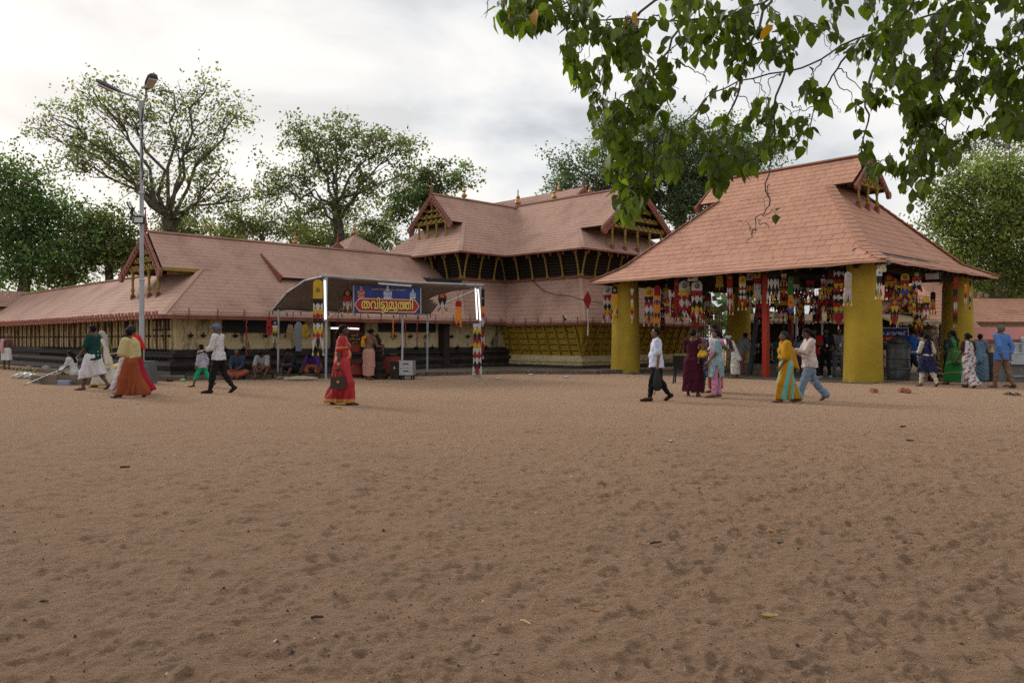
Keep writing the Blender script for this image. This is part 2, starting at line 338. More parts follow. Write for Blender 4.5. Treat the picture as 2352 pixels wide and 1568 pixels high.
# ------------------------------------------------------------------ roofs: lapped courses of shingles
def clip(poly, s, lo, hi):
    """clip a polygon (list of Vectors) to lo <= s(p) <= hi"""
    for sign, lim in ((1, lo), (-1, -hi)):
        out = []; n = len(poly)
        for i in range(n):
            p, q = poly[i], poly[(i + 1) % n]; a = sign * s(p) - lim; b = sign * s(q) - lim
            if a >= -1e-9: out.append(p)
            if (a > 1e-9 and b < -1e-9) or (a < -1e-9 and b > 1e-9): out.append(p.lerp(q, a / (a - b)))
        poly = out
        if len(poly) < 3: return []
    return poly
def slope(mb, poly, course=.27, tw=.36, t=.022, rg=random, jit=.005, single=None):
    """a roof plane laid in overlapping shingles; single(list) receives whole tiles as (origin, x, up, n)"""
    poly = [Vector(p) for p in poly]
    n = (poly[1] - poly[0]).cross(poly[2] - poly[0]).normalized()
    if n.z < 0: n = -n; 
    upv = Vector((0, 0, 1)) - n * n.z; upv.normalize(); xv = upv.cross(n).normalized()
    o = min(poly, key=lambda p: p.z)
    S = lambda p: (p - o).dot(upv); T = lambda p: (p - o).dot(xv)
    smax = max(S(p) for p in poly); k = 0; s0 = -1e-4
    while s0 < smax - .01:
        s1 = s0 + course; band = clip(poly, S, s0, s1)
        if band:
            t0 = min(T(p) for p in band); t1 = max(T(p) for p in band)
            j = math.floor(t0 / tw) ; off = (k % 2) * .5 * tw + (k * 7 % 5) * .06 * tw
            x = j * tw - off
            while x < t1:
                cell = clip(band, T, x, x + tw - .006)
                if cell and len(cell) >= 3:
                    dj = rg.uniform(-jit, jit); a1 = rg.uniform(-jit, jit)
                    full = len(cell) == 4 and min(T(p) for p in cell) <= x + 1e-4 and max(T(p) for p in cell) >= x + tw - .0062 and abs(min(S(p) for p in cell) - s0) < 1e-3 and abs(max(S(p) for p in cell) - s1) < 1e-3 and all(min(abs(S(p) - s0), abs(S(p) - s1)) < 1e-3 for p in cell) and all(min(abs(T(p) - x), abs(T(p) - x - tw + .006)) < 1e-3 for p in cell)
                    if single is not None and full:
                        single.append((o + upv * s0 + xv * x, xv, upv, n, dj, a1))
                    else:
                        def lift(p):
                            return p + n * (t * (1 - (S(p) - s0) / course) + .004 + dj * (1 - (S(p) - s0) / course) + a1 * (T(p) - x))
                        top = [lift(p) for p in cell]; m = len(cell)
                        low = [i for i in range(m) if S(cell[i]) < s0 + 1e-3 and S(cell[(i + 1) % m]) < s0 + 1e-3]
                        vs = list(top); fs = [list(range(m))]
                        for i in low:
                            q = len(vs); vs += [cell[i] - n * .01, cell[(i + 1) % m] - n * .01]
                            fs.append((i, q, q + 1, (i + 1) % m))
                        # side lip so that joints read as real gaps
                        mb.add(vs, fs)
                x += tw
        s0 = s1; k += 1
def sheet(mb, poly, t=.06):
    """solid board under the shingles (roof deck / soffit)"""
    poly = [Vector(p) for p in poly]; n = (poly[1] - poly[0]).cross(poly[2] - poly[0]).normalized()
    if n.z < 0: n = -n
    mb.prism(poly, -n * t)
def extrude_profile(mb, path, prof, closed=False):
    """profile [(outward, z)] swept along a plan path [(x,y)] whose right-hand side is outward"""
    pts = [Vector((p[0], p[1])) for p in path]; n = len(pts); nor = []
    for i in range(n):
        def nrm(a, b): d = (b - a).normalized(); return Vector((d.y, -d.x))
        if i == 0: v = nrm(pts[0], pts[1])
        elif i == n - 1: v = nrm(pts[-2], pts[-1])
        else:
            a = nrm(pts[i - 1], pts[i]); b = nrm(pts[i], pts[i + 1]); v = (a + b); v = v / max(.3, v.dot(a)); 
        nor.append(v)
    vs = []; m = len(prof); fs = []
    for p, v in zip(pts, nor):
        for o, z in prof: vs.append((p.x + v.x * o, p.y + v.y * o, z))
    for i in range(n - 1):
        for j in range(m - 1): fs.append((i * m + j, (i + 1) * m + j, (i + 1) * m + j + 1, i * m + j + 1))
    fs.append(list(range(m))); fs.append([(n - 1) * m + j for j in range(m)][::-1])
    mb.add(vs, fs)
POT = [(.03, 0), (.10, .03), (.06, .08), (.15, .14), (.20, .22), (.17, .32), (.07, .38), (.05, .44), (.11, .48), (.13, .54), (.09, .62), (.04, .66), (.03, .85), (.045, .88), (.015, 1.0), (.002, 1.08)]
def finial(parent, loc, s=.9, n=12):
    m = MB(); m.lathe([(r * s, z * s) for r, z in POT], (0, 0, 0), n)
    o = m.build('brass_finial', GOLD, parent, smooth=True); o.location = loc; return o
def spike(parent, loc, s=.9):
    m = MB(); m.box((0, 0, .12 * s), (.11 * s, .11 * s, .24 * s)); m.tube([(0, 0, .2 * s), (0, 0, .5 * s), (0, 0, .9 * s)], [.05 * s, .035 * s, .012 * s], 6)
    m.box((0, 0, .32 * s), (.04, .22 * s, .12 * s))
    o = m.build('gable_spike', REDWOOD, parent); o.location = loc; return o
def frame_of(loc, ax, ay):
    """3x3 from local x axis and y axis (plan vectors) so that gables can be built once in local axes"""
    return ax, ay
def gable(parent, tip, base_l, base_r, out, depth=1.0, posts=4, post_drop=.9, bw=.26, brackets=True):
    """front of a mukhappu gable: bargeboards, pendant, bracketed infill and turned posts.
    tip/base_l/base_r: corners of the triangle; out: unit vector pointing outwards"""
    tip = Vector(tip); bl = Vector(base_l); br = Vector(base_r); out = Vector(out)
    side = (br - bl).normalized()
    for e in (bl, br):
        m = MB(); d = (e - tip).normalized(); dn = Vector((0, 0, -1))
        perp = (dn - d * dn.dot(d)).normalized()
        e2 = e + d * .12
        m.prism([tip + out * .05, e2 + out * .05, e2 + out * .05 + perp * bw, tip + out * .05 + Vector((0, 0, -bw * 1.25))], out * .07)
        # carved relief along the board
        L_ = (e2 - tip).length; k = int(L_ / .22)
        for i in range(k):
            c = tip + d * (.2 + i * .22) + perp * bw * .55 + out * .13
            m.box(c, (.10, .05, .10), rot=Matrix((d, out, perp)).transposed())
        # scroll at the foot
        m.tube([e2 + out * .03 + perp * bw * .5, e2 + out * .14 + perp * bw * .5], bw * .62, 10)
        m.build('bargeboard', REDWOOD, parent)
    m = MB(); m.lathe([(.02, -.75), (.07, -.6), (.05, -.5), (.09, -.38), (.06, -.1), (.07, 0)], tip + out * .02 + Vector((0, 0, -.12)), 8)
    m.build('gable_pendant', REDWOOD, parent)
    # infill wall set back, with bracket steps and a beam
    m = MB(); back = -out * .45
    mid = (bl + br) / 2
    dn = Vector((0, 0, -.28)); m.prism([bl + back + side * .3 + dn * .2, br + back - side * .3 + dn * .2, tip + back + dn], -out * .08); m.build('gable_panel', TIMBER, parent)
    H_ = tip.z - bl.z; W_ = (br - bl).length
    m = MB()
    for lv in range(4):
        z = bl.z + H_ * (.04 + .20 * lv); w = max(.3, W_ * (1 - (.04 + .20 * lv)) - .75)
        c = Vector((mid.x, mid.y, z)) - out * (.10 + .06 * lv)
        a = c - side * w / 2; b = c + side * w / 2
        m.bar(a, b, .10, .10)
        kk = max(2, int(w / .38))
        for i in range(kk + 1):
            p = a.lerp(b, i / kk); m.box(p + Vector((0, 0, .10)), (.11, .16, .12), rot=Matrix((side, out, Vector((0, 0, 1)))).transposed())
            m.bar(p + out * .16 + Vector((0, 0, .03)), p - out * .4 + Vector((0, 0, -.01)), .07, .08)
    m.build('gable_brackets', OCHRE, parent)
    for i in range(posts):
        f = (i + .5) / posts; p = bl.lerp(br, .06 + .88 * f) - out * .12
        m = MB(); dz = post_drop
        m.lathe([(.075, -dz), (.075, -dz * .78)], p, 8)
        o = None
        m2 = MB(); m2.lathe([(.06, -dz * .78), (.05, -dz * .7), (.085, -dz * .62), (.05, -dz * .55), (.045, -dz * .3), (.075, -dz * .22), (.05, -dz * .14), (.08, 0)], p, 8)
        q = m2.build('gable_post', OCHRE, parent, smooth=True)
        m3 = MB(); m3.box(p + Vector((0, 0, -dz * .95)), (.15, .15, dz * .34)); m3.build('post_base', REDWOOD, q)
# ------------------------------------------------------------------ temple hall (two wings round a courtyard) and gatehouse
TB = (-11.79, 26.4, 0.0); TR = R(45)
def tw(a, b, z=0):
    c = math.cos(TR); return Vector((TB[0] + a * c - b * c, TB[1] + a * c + b * c, z))
ZE = 2.19; SL = .775; W = 4.29; ZR = ZE + SL * W
POSTM = mat('brown_post_paint', (.10, .045, .028), rough=.8, var=.3, scale=5)
KNOB = mat('weathered_red_knob', (.40, .17, .12), rough=.8, var=.25, scale=6)
def eave_line(parent, pts, z, th=.10, name='eave_board'):
    m = MB()
    for a, b in zip(pts[:-1], pts[1:]): m.bar((a[0], a[1], z - th / 2 - .02), (b[0], b[1], z - th / 2 - .02), .05, th)
    return m.build(name, REDWOOD, parent)
def build_hall():
    t = thing('temple_hall', 'long low temple hall with pink brown shingle roof and sooty cream wall over black plinth', 'temple', TB, TR)
    k = 2.35; zk = ZE + SL * k; A = 17.6; w2 = 2.48; z2 = ZE + SL * w2; B = 29.0
    rf = MB()
    P = lambda a, b: Vector((a, b, ZE + SL * min(b, 2 * W - b)))
    Q = lambda a, b: Vector((a, b, ZE + SL * a))
    fs = [[P(0, 0), P(A, 0), P(A, k), P(k, k)], [P(.9, k), P(A, k), P(A, W), P(1.11, W)]]
    hs = [[Q(0, 0), Q(W, W), Q(w2, 2 * W - w2), Q(0, 2 * W - w2)], [Q(0, 2 * W - w2), Q(w2, 2 * W - w2), Q(w2, B), Q(0, B)]]
    for p in fs: slope(rf, p, course=.235, tw=.42, t=.007, jit=.002)
    for p in hs: slope(rf, p, course=.235, tw=.42, t=.007, jit=.002)
    ro = rf.build('roof_shingles', ROOF, t, kind='stuff')
    dk = MB()
    for p in fs + hs: sheet(dk, [v - Vector((0, 0, .012)) for v in p], .07)
    sheet(dk, [Vector((1.11, W, ZR - .01)), Vector((A, W, ZR - .01)), Vector((A, 2 * W - k, zk)), Vector((.9, 2 * W - k, zk))])
    sheet(dk, [Vector((w2, 2 * W - k, z2 - .02)), Vector((w2, B, z2 - .02)), Vector((2 * w2, B, ZE)), Vector((2 * w2, 2 * W - k, ZE))])
    dk.build('roof_deck', TIMBER, t)
    m = MB()   # ridge and hip caps
    m.bar((1.05, W, ZR + .02), (A, W, ZR + .02), .22, .07); m.bar((w2, 6.2, z2 + .02), (w2, B, z2 + .02), .2, .06)
    m.bar(Q(0, 0) + Vector((.02, .02, .012)), Q(k, k) + Vector((0, 0, .012)), .2, .02)
    m.build('ridge_cap', ROOF, t)
    # corner gable over the hip
    tip = Vector((1.08, W, ZR)); bl = Vector((.88, 2 * W - k, zk)); br = Vector((.88, k, zk))
    gable(t, tip + Vector((0, 0, .02)), bl, br, (-1, 0, 0), posts=4, post_drop=1.15, bw=.3)
    m = MB(); m.bar((.9, k, zk - .06), (k + .4, k, zk - .06), .10, .12); m.bar((1.3, k + .5, zk - .16), (k + .1, k + .32, zk - .1), .14, .12)
    m.build('gable_beam', OCHRE, t)
    spike(t, (1.02, W, ZR), 1.05)
    # wide dormer roof low on the front slope
    d0, d1 = 5.42, 13.1; tp = (3.38, 4.83); lp = (1.79, 3.86)
    dm = MB(); slope(dm, [(d0, lp[0], lp[1]), (d1, lp[0], lp[1]), (d1, tp[0], tp[1] + .03), (d0, tp[0], tp[1] + .03)], course=.235, tw=.42, t=.007, jit=.002)
    do = dm.build('dormer_roof', ROOF, t)
    m = MB(); sheet(m, [(d0, lp[0], lp[1] - .01), (d1, lp[0], lp[1] - .01), (d1, tp[0], tp[1]), (d0, tp[0], tp[1])], .05); m.build('dormer_deck', TIMBER, do)
    m = MB(); m.prism([(d0 - .03, lp[0] - .05, lp[1] + .06), (d0 - .03, tp[0] + .1, tp[1] + .12), (d0 - .03, tp[0] - .2, tp[1] - .16), (d0 - .03, lp[0] + .1, lp[1] - .34)], (-.07, 0, 0)); m.build('bargeboard', REDWOOD, do)
    # walls
    path = [(.78, B), (.78, .78), (17.1, .78)]
    m = MB(); extrude_profile(m, path, [(-.3, 1.0), (0, 1.0), (0, 2.3), (-.3, 2.3)]); m.build('plaster_wall', CREAM, t)
    m = MB(); extrude_profile(m, path, [(-.3, 0), (.44, 0), (.44, .10), (.34, .13), (.29, .26), (.33, .34), (.37, .44), (.33, .54), (.2, .6), (.11, .62), (.11, .70), (.2, .73), (.2, .82), (.09, .86), (.06, 1.0), (-.3, 1.0)])
    m.build('stone_plinth', DARK, t)
    m = MB()      # thin ribs of the lamp wall
    b = 1.1
    while b < B: m.box((.745, b, 1.56), (.07, .085, 1.12)); b += .36
    m.build('wall_ribs', CREAM, t)
    m = MB(); m.box((.72, 2.4, 0), (.1, .1, .1)); 
    pm = MB(); pm.box((0, 0, 0), (.05, .035, 1.24)); proto = None
    for i in range(34):
        o = pm.build('wall_post', POSTM, t) if proto is None else inst(proto, t)
        proto = proto or o; o.location = (.68, 1.45 + i * .80, 1.60)
    lm = MB(); lm.lathe([(.01, -.05), (.035, -.03), (.07, .0), (.075, .02), (.03, .015), (.02, .03), (.01, .08)], (0, 0, 0), 8); lm.box((.06, 0, -.01), (.1, .03, .03))
    proto = lm.build('oil_lamp', BLACK, t)
    proto.location = (.66, 1.1, 1.48)
    b = 1.1 + .36
    while b < B - .3: inst(proto, t, (.68, b, 1.48), None, (.7, .7, .8)); b += .36
    b = 1.28
    while b < B - 12: inst(proto, t, (.62, b, .98)); inst(proto, t, (.55, b, .66)); b += .36
    for a in (1.25, 1.7, 2.2, 2.9, 4.1, 5.0, 5.9, 9.2, 10.1, 11.0, 11.9, 13.4, 14.4, 15.2):
        inst(proto, t, (a, .66, 1.5), (0, 0, R(90)), (1.5, 1.5, 1.6)); inst(proto, t, (a + .3, .6, 1.0), (0, 0, R(90)), (1.4, 1.4, 1.6))
    # black panels painted for the shade in openings, door with red cloth, pilasters along the front
    def recess_shade(x, y, z0, z1, wd, along, name='opening_shade'):
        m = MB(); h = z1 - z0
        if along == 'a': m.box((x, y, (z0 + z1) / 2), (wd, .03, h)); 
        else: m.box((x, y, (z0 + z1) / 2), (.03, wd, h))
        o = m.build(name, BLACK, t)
        f = MB()
        if along == 'a':
            for zz in (z0 - .03, z1 + .03): f.box((x, y - .03, zz), (wd + .12, .07, .06))
            for xx in (x - wd / 2 - .03, x + wd / 2 + .03): f.box((xx, y - .03, (z0 + z1) / 2), (.06, .07, h))
        else:
            for zz in (z0 - .03, z1 + .03): f.box((x - .03, y, zz), (.07, wd + .12, .06))
        f.build('opening_frame', TIMBER, o)
    recess_shade(.755, 1.9, 1.74, 2.04, 1.5, 'b')
    recess_shade(4.1, .755, 1.68, 2.06, 3.2, 'a'); recess_shade(10.9, .755, 1.75, 2.08, 3.0, 'a')
    m = MB(); m.box((7.75, .70, 1.05), (1.25, .06, 2.0)); m.build('red_door', REDD, t)
    m = MB()
    m.prism([(6.99, .57, 0), (7.13, .57, 0), (7.13, .57, 2.03), (8.37, .57, 2.03), (8.37, .57, 0), (8.51, .57, 0), (8.51, .57, 2.14), (6.99, .57, 2.14)], (0, .18, 0))
    m.build('door_frame', TIMBER, t)
    m = MB(); m.box((12.85, .58, 1.05), (.34, .4, 2.1)); m.build('pilaster', TIMBER, t)
    # eave: board, knob-ended rafters on the left wing, iron hooks with a rail in front
    eave_line(t, [(.02, B), (.02, .02), (16.3, .02)], ZE)
    kb = MB(); kb.box((0, 0, .0), (.07, .085, .13)); kb.lathe([(.03, .05), (.05, .08), (.035, .10), (.055, .13), (.05, .17), (.005, .20)], (-.02, 0, 0), 8)
    kb.prism([(.04, -.035, -.05), (-.04, -.035, -.05), (.0, -.035, -.09)], (0, .07, 0))
    proto = kb.build('rafter_knob', KNOB, t, smooth=False); proto.location = (-.02, .35, ZE - .04)
    b = .66; rr = random.Random(3)
    while b < B - .3:
        inst(proto, t, (-.02, b + rr.uniform(-.05, .05), ZE - .05 + rr.uniform(-.02, .02)), (rr.uniform(-.08, .08), 0, 0)); b += .33
    hk = MB(); hk.tube([(0, .03, -.16), (0, -.05, -.12), (0, -.06, .0), (0, -.02, .10), (0, -.05, .2), (0, 0, .25)], .022, 6); hk.box((0, .02, -.06), (.08, .07, .12))
    proto = hk.build('eave_hook', REDWOOD, t); proto.location = (.9, 0, ZE)
    for i in range(1, 16): inst(proto, t, (.9 + i * 1.0 + rr.uniform(-.06, .06), 0, ZE))
    m = MB(); m.tube([(.3, -.06, ZE + .05), (16.2, -.06, ZE + .05)], .012, 5); m.tube([(-.06, .2, ZE + .03), (-.06, B, ZE + .03)], .012, 5); m.tube([(.3, -.05, ZE + .12), (16.2, -.05, ZE + .11)], .008, 5); m.build('eave_rail', REDWOOD, t)
    rb = MB(); rb.box((0, 0, 0), (.16, .5, .12)); proto = rb.build('rafter_end', REDWOOD, t); proto.location = (1.1, .32, ZE - .03)
    for i in range(1, 15): inst(proto, t, (1.1 + i * 1.0, .32, ZE - .03))
    # small gable where the far wing turns
    g = MB(); zt = 4.32; hb = 1.35; zb = 3.32
    slope(g, [(.9, 28.6 - hb, zb), (2.9, 28.6 - hb, zb), (2.9, 28.6, zt), (.7, 28.6, zt)], course=.235, tw=.42, t=.010)
    g.build('far_gable_roof', ROOF, t)
    gable(t, (.75, 28.6, zt), (.85, 28.6 + hb, zb), (.85, 28.6 - hb, zb), (-1, 0, 0), posts=2, post_drop=.5, bw=.2)
    spike(t, (.72, 28.6, zt), .75); spike(t, (2.6, 28.6, zt), .6)
    finial(t, (7.4, W, ZR), .62)
    return t
build_hall()

def build_gatehouse():
    t = thing('temple_gatehouse', 'two storey temple gatehouse with crossed gabled roofs and slanting yellow lower walls', 'gatehouse', TB, TR)
    ze = 5.47
    # upper roof
    s1 = [[(13.7, .4, ze), (16.66, .4, ze), (18.85, 2.2, 7.16), (15.5, 2.2, 7.16)], [(14.66, 2.2, 7.16), (18.85, 2.2, 7.16), (20.8, 3.8, 8.67), (14.79, 3.8, 8.67)],
          [(13.7, .4, ze), (17.1, 3.8, 8.67), (13.7, 7.2, ze)]]
    s2 = [[(16.66, -4.5, ze), (16.66, .4, ze), (18.16, 1.63, 6.625), (18.16, -3.0, 6.625)], [(18.16, -4.44, 6.625), (18.16, 1.63, 6.625), (20.8, 3.8, 8.66), (21, 4.0, 8.81), (21, -4.43, 8.81)],
          [(16.66, -4.5, ze), (21, -.17, 8.81), (25.34, -4.5, ze)]]
    rf = MB(); dk = MB()
    for p in s1 + s2:
        slope(rf, p, course=.245, tw=.40, t=.012, jit=.004); sheet(dk, [Vector(v) - Vector((0, 0, .012)) for v in p], .06)
    sheet(dk, [(14.66, 5.4, 7.16), (20.8, 5.4, 7.16), (20.8, 3.8, 8.66), (14.79, 3.8, 8.66)])
    sheet(dk, [(23.84, -4.44, 6.625), (23.84, 4, 6.625), (21, 4, 8.8), (21, -4.43, 8.8)]); sheet(dk, [(25.34, -4.5, ze), (25.34, 4, ze), (23.84, 4, 6.625), (23.84, -3, 6.625)])
    # lower skirt roof
    zl = 2.12; zt = 4.25
    lo = [[(16.3, -4.84, zl), (16.3, 0, zl), (17.66, 1.4, zt), (17.66, -3.5, zt)], [(16.3, -4.84, zl), (26.5, -4.84, zl), (26.5, -3.5, zt), (17.66, -3.5, zt)],
          [(13.7, .06, zl + .1), (16.3, .0, zl), (17.66, 1.4, zt), (14.7, 1.4, zt)], [(13.7, .06, zl + .1), (14.7, 1.4, zt), (14.7, 4.4, zt), (12.9, 3.2, 4.4)]]
    for p in lo: slope(rf, p, course=.245, tw=.40, t=.012, jit=.004); sheet(dk, [Vector(v) - Vector((0, 0, .012)) for v in p], .06)
    rf.build('roof_shingles', ROOF, t, kind='stuff'); dk.build('roof_deck', TIMBER, t)
    m = MB(); m.bar((14.75, 3.8, 8.70), (20.9, 3.8, 8.70), .22, .07); m.bar((21, -4.4, 8.84), (21, 4, 8.84), .22, .07)
    m.bar((16.66, -4.5, ze + .015), (18.16, -3.0, 6.64), .18, .02); m.bar((13.7, .4, ze + .015), (15.5, 2.2, 7.175), .18, .02); m.bar((16.3, -4.84, zl + .015), (17.66, -3.5, zt + .015), .18, .02)
    m.build('ridge_cap', ROOF, t)
    m = MB()
    for a, b in (((13.68, 7.2), (13.68, .38)), ((13.68, .38), (16.64, .38)), ((16.64, .38), (16.64, -4.52)), ((16.64, -4.52), (25.3, -4.52))): m.bar((*a, ze - .03), (*b, ze - .03), .05, .08)
    for a, b in (((16.28, 0), (16.28, -4.86)), ((16.28, -4.86), (26.5, -4.86))): m.bar((*a, zl - .05), (*b, zl - .05), .05, .1)
    m.build('eave_board', REDWOOD, t)
    gable(t, (14.79, 3.8, 8.69), (14.66, 5.4, 7.16), (14.66, 2.2, 7.16), (-1, 0, 0), posts=4, post_drop=1.0)
    gable(t, (21, -4.43, 8.83), (18.16, -4.44, 6.625), (23.84, -4.44, 6.625), (0, -1, 0), posts=5, post_drop=1.05, bw=.34)
    spike(t, (14.74, 3.8, 8.69), .9); spike(t, (21, -4.5, 8.83), .9)
    finial(t, (16.93, 3.8, 8.70), .8); finial(t, (20.95, 3.8, 8.80), .95); finial(t, (21, 1.12, 8.84), .75); finial(t, (21, -1.34, 8.84), .5)
    # rear roof showing over the ridge
    m = MB(); slope(m, [(22.4, 3.25, 7.4), (22.4, 12, 7.4), (26, 12, 10.5), (26, 3.25, 10.5)], course=.245, tw=.4, t=.012); 
    sheet(m, [(22.4, 3.25, 7.38), (22.4, 12, 7.38), (26, 12, 10.48), (26, 3.25, 10.48)]); sheet(m, [(29.6, 3.25, 7.38), (29.6, 12, 7.38), (26, 12, 10.48), (26, 3.25, 10.48)])
    r2 = m.build('rear_roof', ROOF, t)
    gable(t, (26, 3.25, 10.5), (22.4, 3.25, 7.4), (29.6, 3.25, 7.4), (0, -1, 0), posts=0, bw=.34); spike(t, (26, 3.2, 10.5), .9); finial(t, (26, 5.2, 10.5), .62)
    # upper storey: open slat wall, red sill band, slanting struts
    path = [(14.7, 6.4), (14.7, 1.4), (17.66, 1.4), (17.66, -3.5), (25.0, -3.5)]
    m = MB(); extrude_profile(m, path, [(-.5, 4.2), (-.12, 4.2), (-.12, 5.62), (-.5, 5.62)]); m.build('shade_backing', BLACK, t)  # black backing added so the gaps between slats read as shade
    segs = list(zip(path[:-1], path[1:]))
    for (x0, y0), (x1, y1) in segs:
        proto = None
        for i in range(8):
            if proto is None:
                m = MB(); L_ = math.hypot(x1 - x0, y1 - y0); m.box((0, 0, 0), (L_, .035, .105)); proto = o = m.build('slat', TIMBER, t)
            else: o = inst(proto, t)
            o.location = ((x0 + x1) / 2, (y0 + y1) / 2, 4.42 + i * .15); o.rotation_euler = (R(18), 0, math.atan2(y1 - y0, x1 - x0))
    m = MB(); extrude_profile(m, path, [(-.1, 4.22), (.1, 4.22), (.1, 4.34), (-.1, 4.34)]); m.build('sill_band', REDWOOD, t)
    sm = MB(); sm.tube([(0, -.10, 0), (0, -.12, .12), (0, -.16, .35), (0, -.22, .6), (0, -.30, .9), (0, -.40, 1.14)], [.07, .045, .04, .045, .045, .06], 6); sm.box((0, -.1, .05), (.11, .1, .14)); sm.box((0, -.38, 1.08), (.11, .14, .12))
    proto = None
    for (x0, y0), (x1, y1) in segs:
        L_ = math.hypot(x1 - x0, y1 - y0); n = max(3, round(L_ / .95)); ang = math.atan2(y1 - y0, x1 - x0)
        for i in range(n + 1):
            f = i / n; 
            if (x0, y0) == path[1] and i == n: continue
            if (x0, y0) == path[2] and i == 0: pass
            o = sm.build('strut', OCHRE, t, smooth=True) if proto is None else inst(proto, t)
            proto = proto or o
            o.location = (x0 + (x1 - x0) * f, y0 + (y1 - y0) * f, 4.3); o.rotation_euler = (0, 0, ang)
    pg = MB(); pg.lathe([(.02, -.16), (.05, -.12), (.03, -.08), (.05, 0)], (0, 0, 0), 7); proto = None
    eav = [((13.8, 6.5), (13.8, .5)), ((13.9, .5), (16.6, .5)), ((16.76, .3), (16.76, -4.4)), ((16.8, -4.42), (24, -4.42))]
    for (x0, y0), (x1, y1) in eav:
        n = round(math.hypot(x1 - x0, y1 - y0) / .75)
        for i in range(n):
            o = pg.build('eave_peg', REDWOOD, t) if proto is None else inst(proto, t); proto = proto or o
            f = (i + .5) / n; o.location = (x0 + (x1 - x0) * f, y0 + (y1 - y0) * f, ze - .06)
    # lower storey: slanting louvred wall, ribs, moulded base
    path = [(17.08, 1.0), (17.08, -4.06), (26.5, -4.06)]
    m = MB(); extrude_profile(m, path, [(-.3, .62), (-.06, .62), (.50, 2.07), (-.3, 2.07)]); m.build('slanting_wall', GOLDW, t)
    m = MB(); extrude_profile(m, path, [(-.3, .16), (.15, .16), (.18, .22), (.10, .27), (.17, .33), (.17, .41), (.04, .45), (.02, .62), (-.3, .62)]); m.build('moulded_base', CREAM_C, t)
    m = MB(); extrude_profile(m, path, [(-.3, 0), (.32, 0), (.32, .06), (.24, .16), (-.3, .16)]); m.build('stone_plinth', DARK, t)
    rib = MB(); prof = [(-.04, .60), (.08, .64), (.10, .78), (.02, .86), (.10, 1.02), (.26, 1.34), (.46, 1.72), (.64, 2.02), (.54, 2.07), (.0, .62)]
    rib.prism([(-.05, -o, z) for o, z in prof], (.10, 0, 0)); sl = MB(); sl.box((0, 0, 0), (.40, .02, .028)); proto = p2 = None
    an = math.atan2(.56, 1.45)
    for (x0, y0), (x1, y1) in zip(path[:-1], path[1:]):
        L_ = math.hypot(x1 - x0, y1 - y0); n = round(L_ / .64); ang = math.atan2(y1 - y0, x1 - x0); nv = Vector((math.sin(ang), -math.cos(ang), 0))
        for i in range(n + 1):
            f = i / n; base = Vector((x0 + (x1 - x0) * f, y0 + (y1 - y0) * f, 0))
            o = rib.build('wall_rib', GOLDW, t) if proto is None else inst(proto, t); proto = proto or o
            o.location = base; o.rotation_euler = (0, 0, ang)
            if i < n:
                c = Vector((x0 + (x1 - x0) * (f + .5 / n), y0 + (y1 - y0) * (f + .5 / n), 0))
                for z in (.84, 1.12, 1.40, 1.68, 1.93):
                    off = -.06 + .56 * (z - .62) / 1.45 + .008
                    q = sl.build('slot_shade', BLACK, t) if p2 is None else inst(p2, t); p2 = p2 or q  # black bars on the boards stand for shade inside the slots
                    q.location = c + nv * off + Vector((0, 0, z)); q.rotation_euler = Euler((an, 0, ang))
    hk = MB(); hk.tube([(0, .03, -.16), (0, -.05, -.12), (0, -.06, .0), (0, -.02, .10), (0, -.05, .2), (0, 0, .25)], .022, 6); hk.box((0, .02, -.06), (.08, .07, .12)); proto = None
    for x, y, a in [(16.3, -.5 - i * .8, -90) for i in range(6)] + [(16.9 + i * .8, -4.86, 0) for i in range(10)]:
        o = hk.build('eave_hook', REDWOOD, t) if proto is None else inst(proto, t); proto = proto or o
        o.location = (x, y, zl); o.rotation_euler = (0, 0, R(a))
    m = MB(); m.tube([(16.24, 0, zl + .07), (16.24, -4.9, zl + .07)], .012, 5); m.tube([(16.24, -4.9, zl + .07), (26, -4.9, zl + .07)], .012, 5); m.build('eave_rail', REDWOOD, t)
    c = MB(); c.tube([(17.5, -.6, 4.22), (17.2, -1.6, 3.7), (16.9, -2.6, 3.45), (16.75, -3.6, 3.35), (16.6, -4.6, 3.1), (17.5, -5.6, 2.9)], .018, 5); c.build('loose_cable', WIRE, t)
    f = thing('flood_lamp', 'small flood lamp lying on the gatehouse eave above the yellow wall', 'flood lamp', tw(16.5, -3.7, 2.2), R(20))
    m = MB(); m.box((0, 0, .14), (.36, .07, .26), rot=(R(-50), 0, 0)); m.build('lamp_body', BLACK, f)
    m = MB(); m.box((0, -.05, .17), (.30, .02, .2), rot=(R(-50), 0, 0)); m.build('lamp_glass', GLASS, f)
    m = MB(); m.tube([(-.2, 0, .0), (0, .05, .03), (.2, 0, 0)], .02, 6); m.build('bracket', WIRE, f)
build_gatehouse()

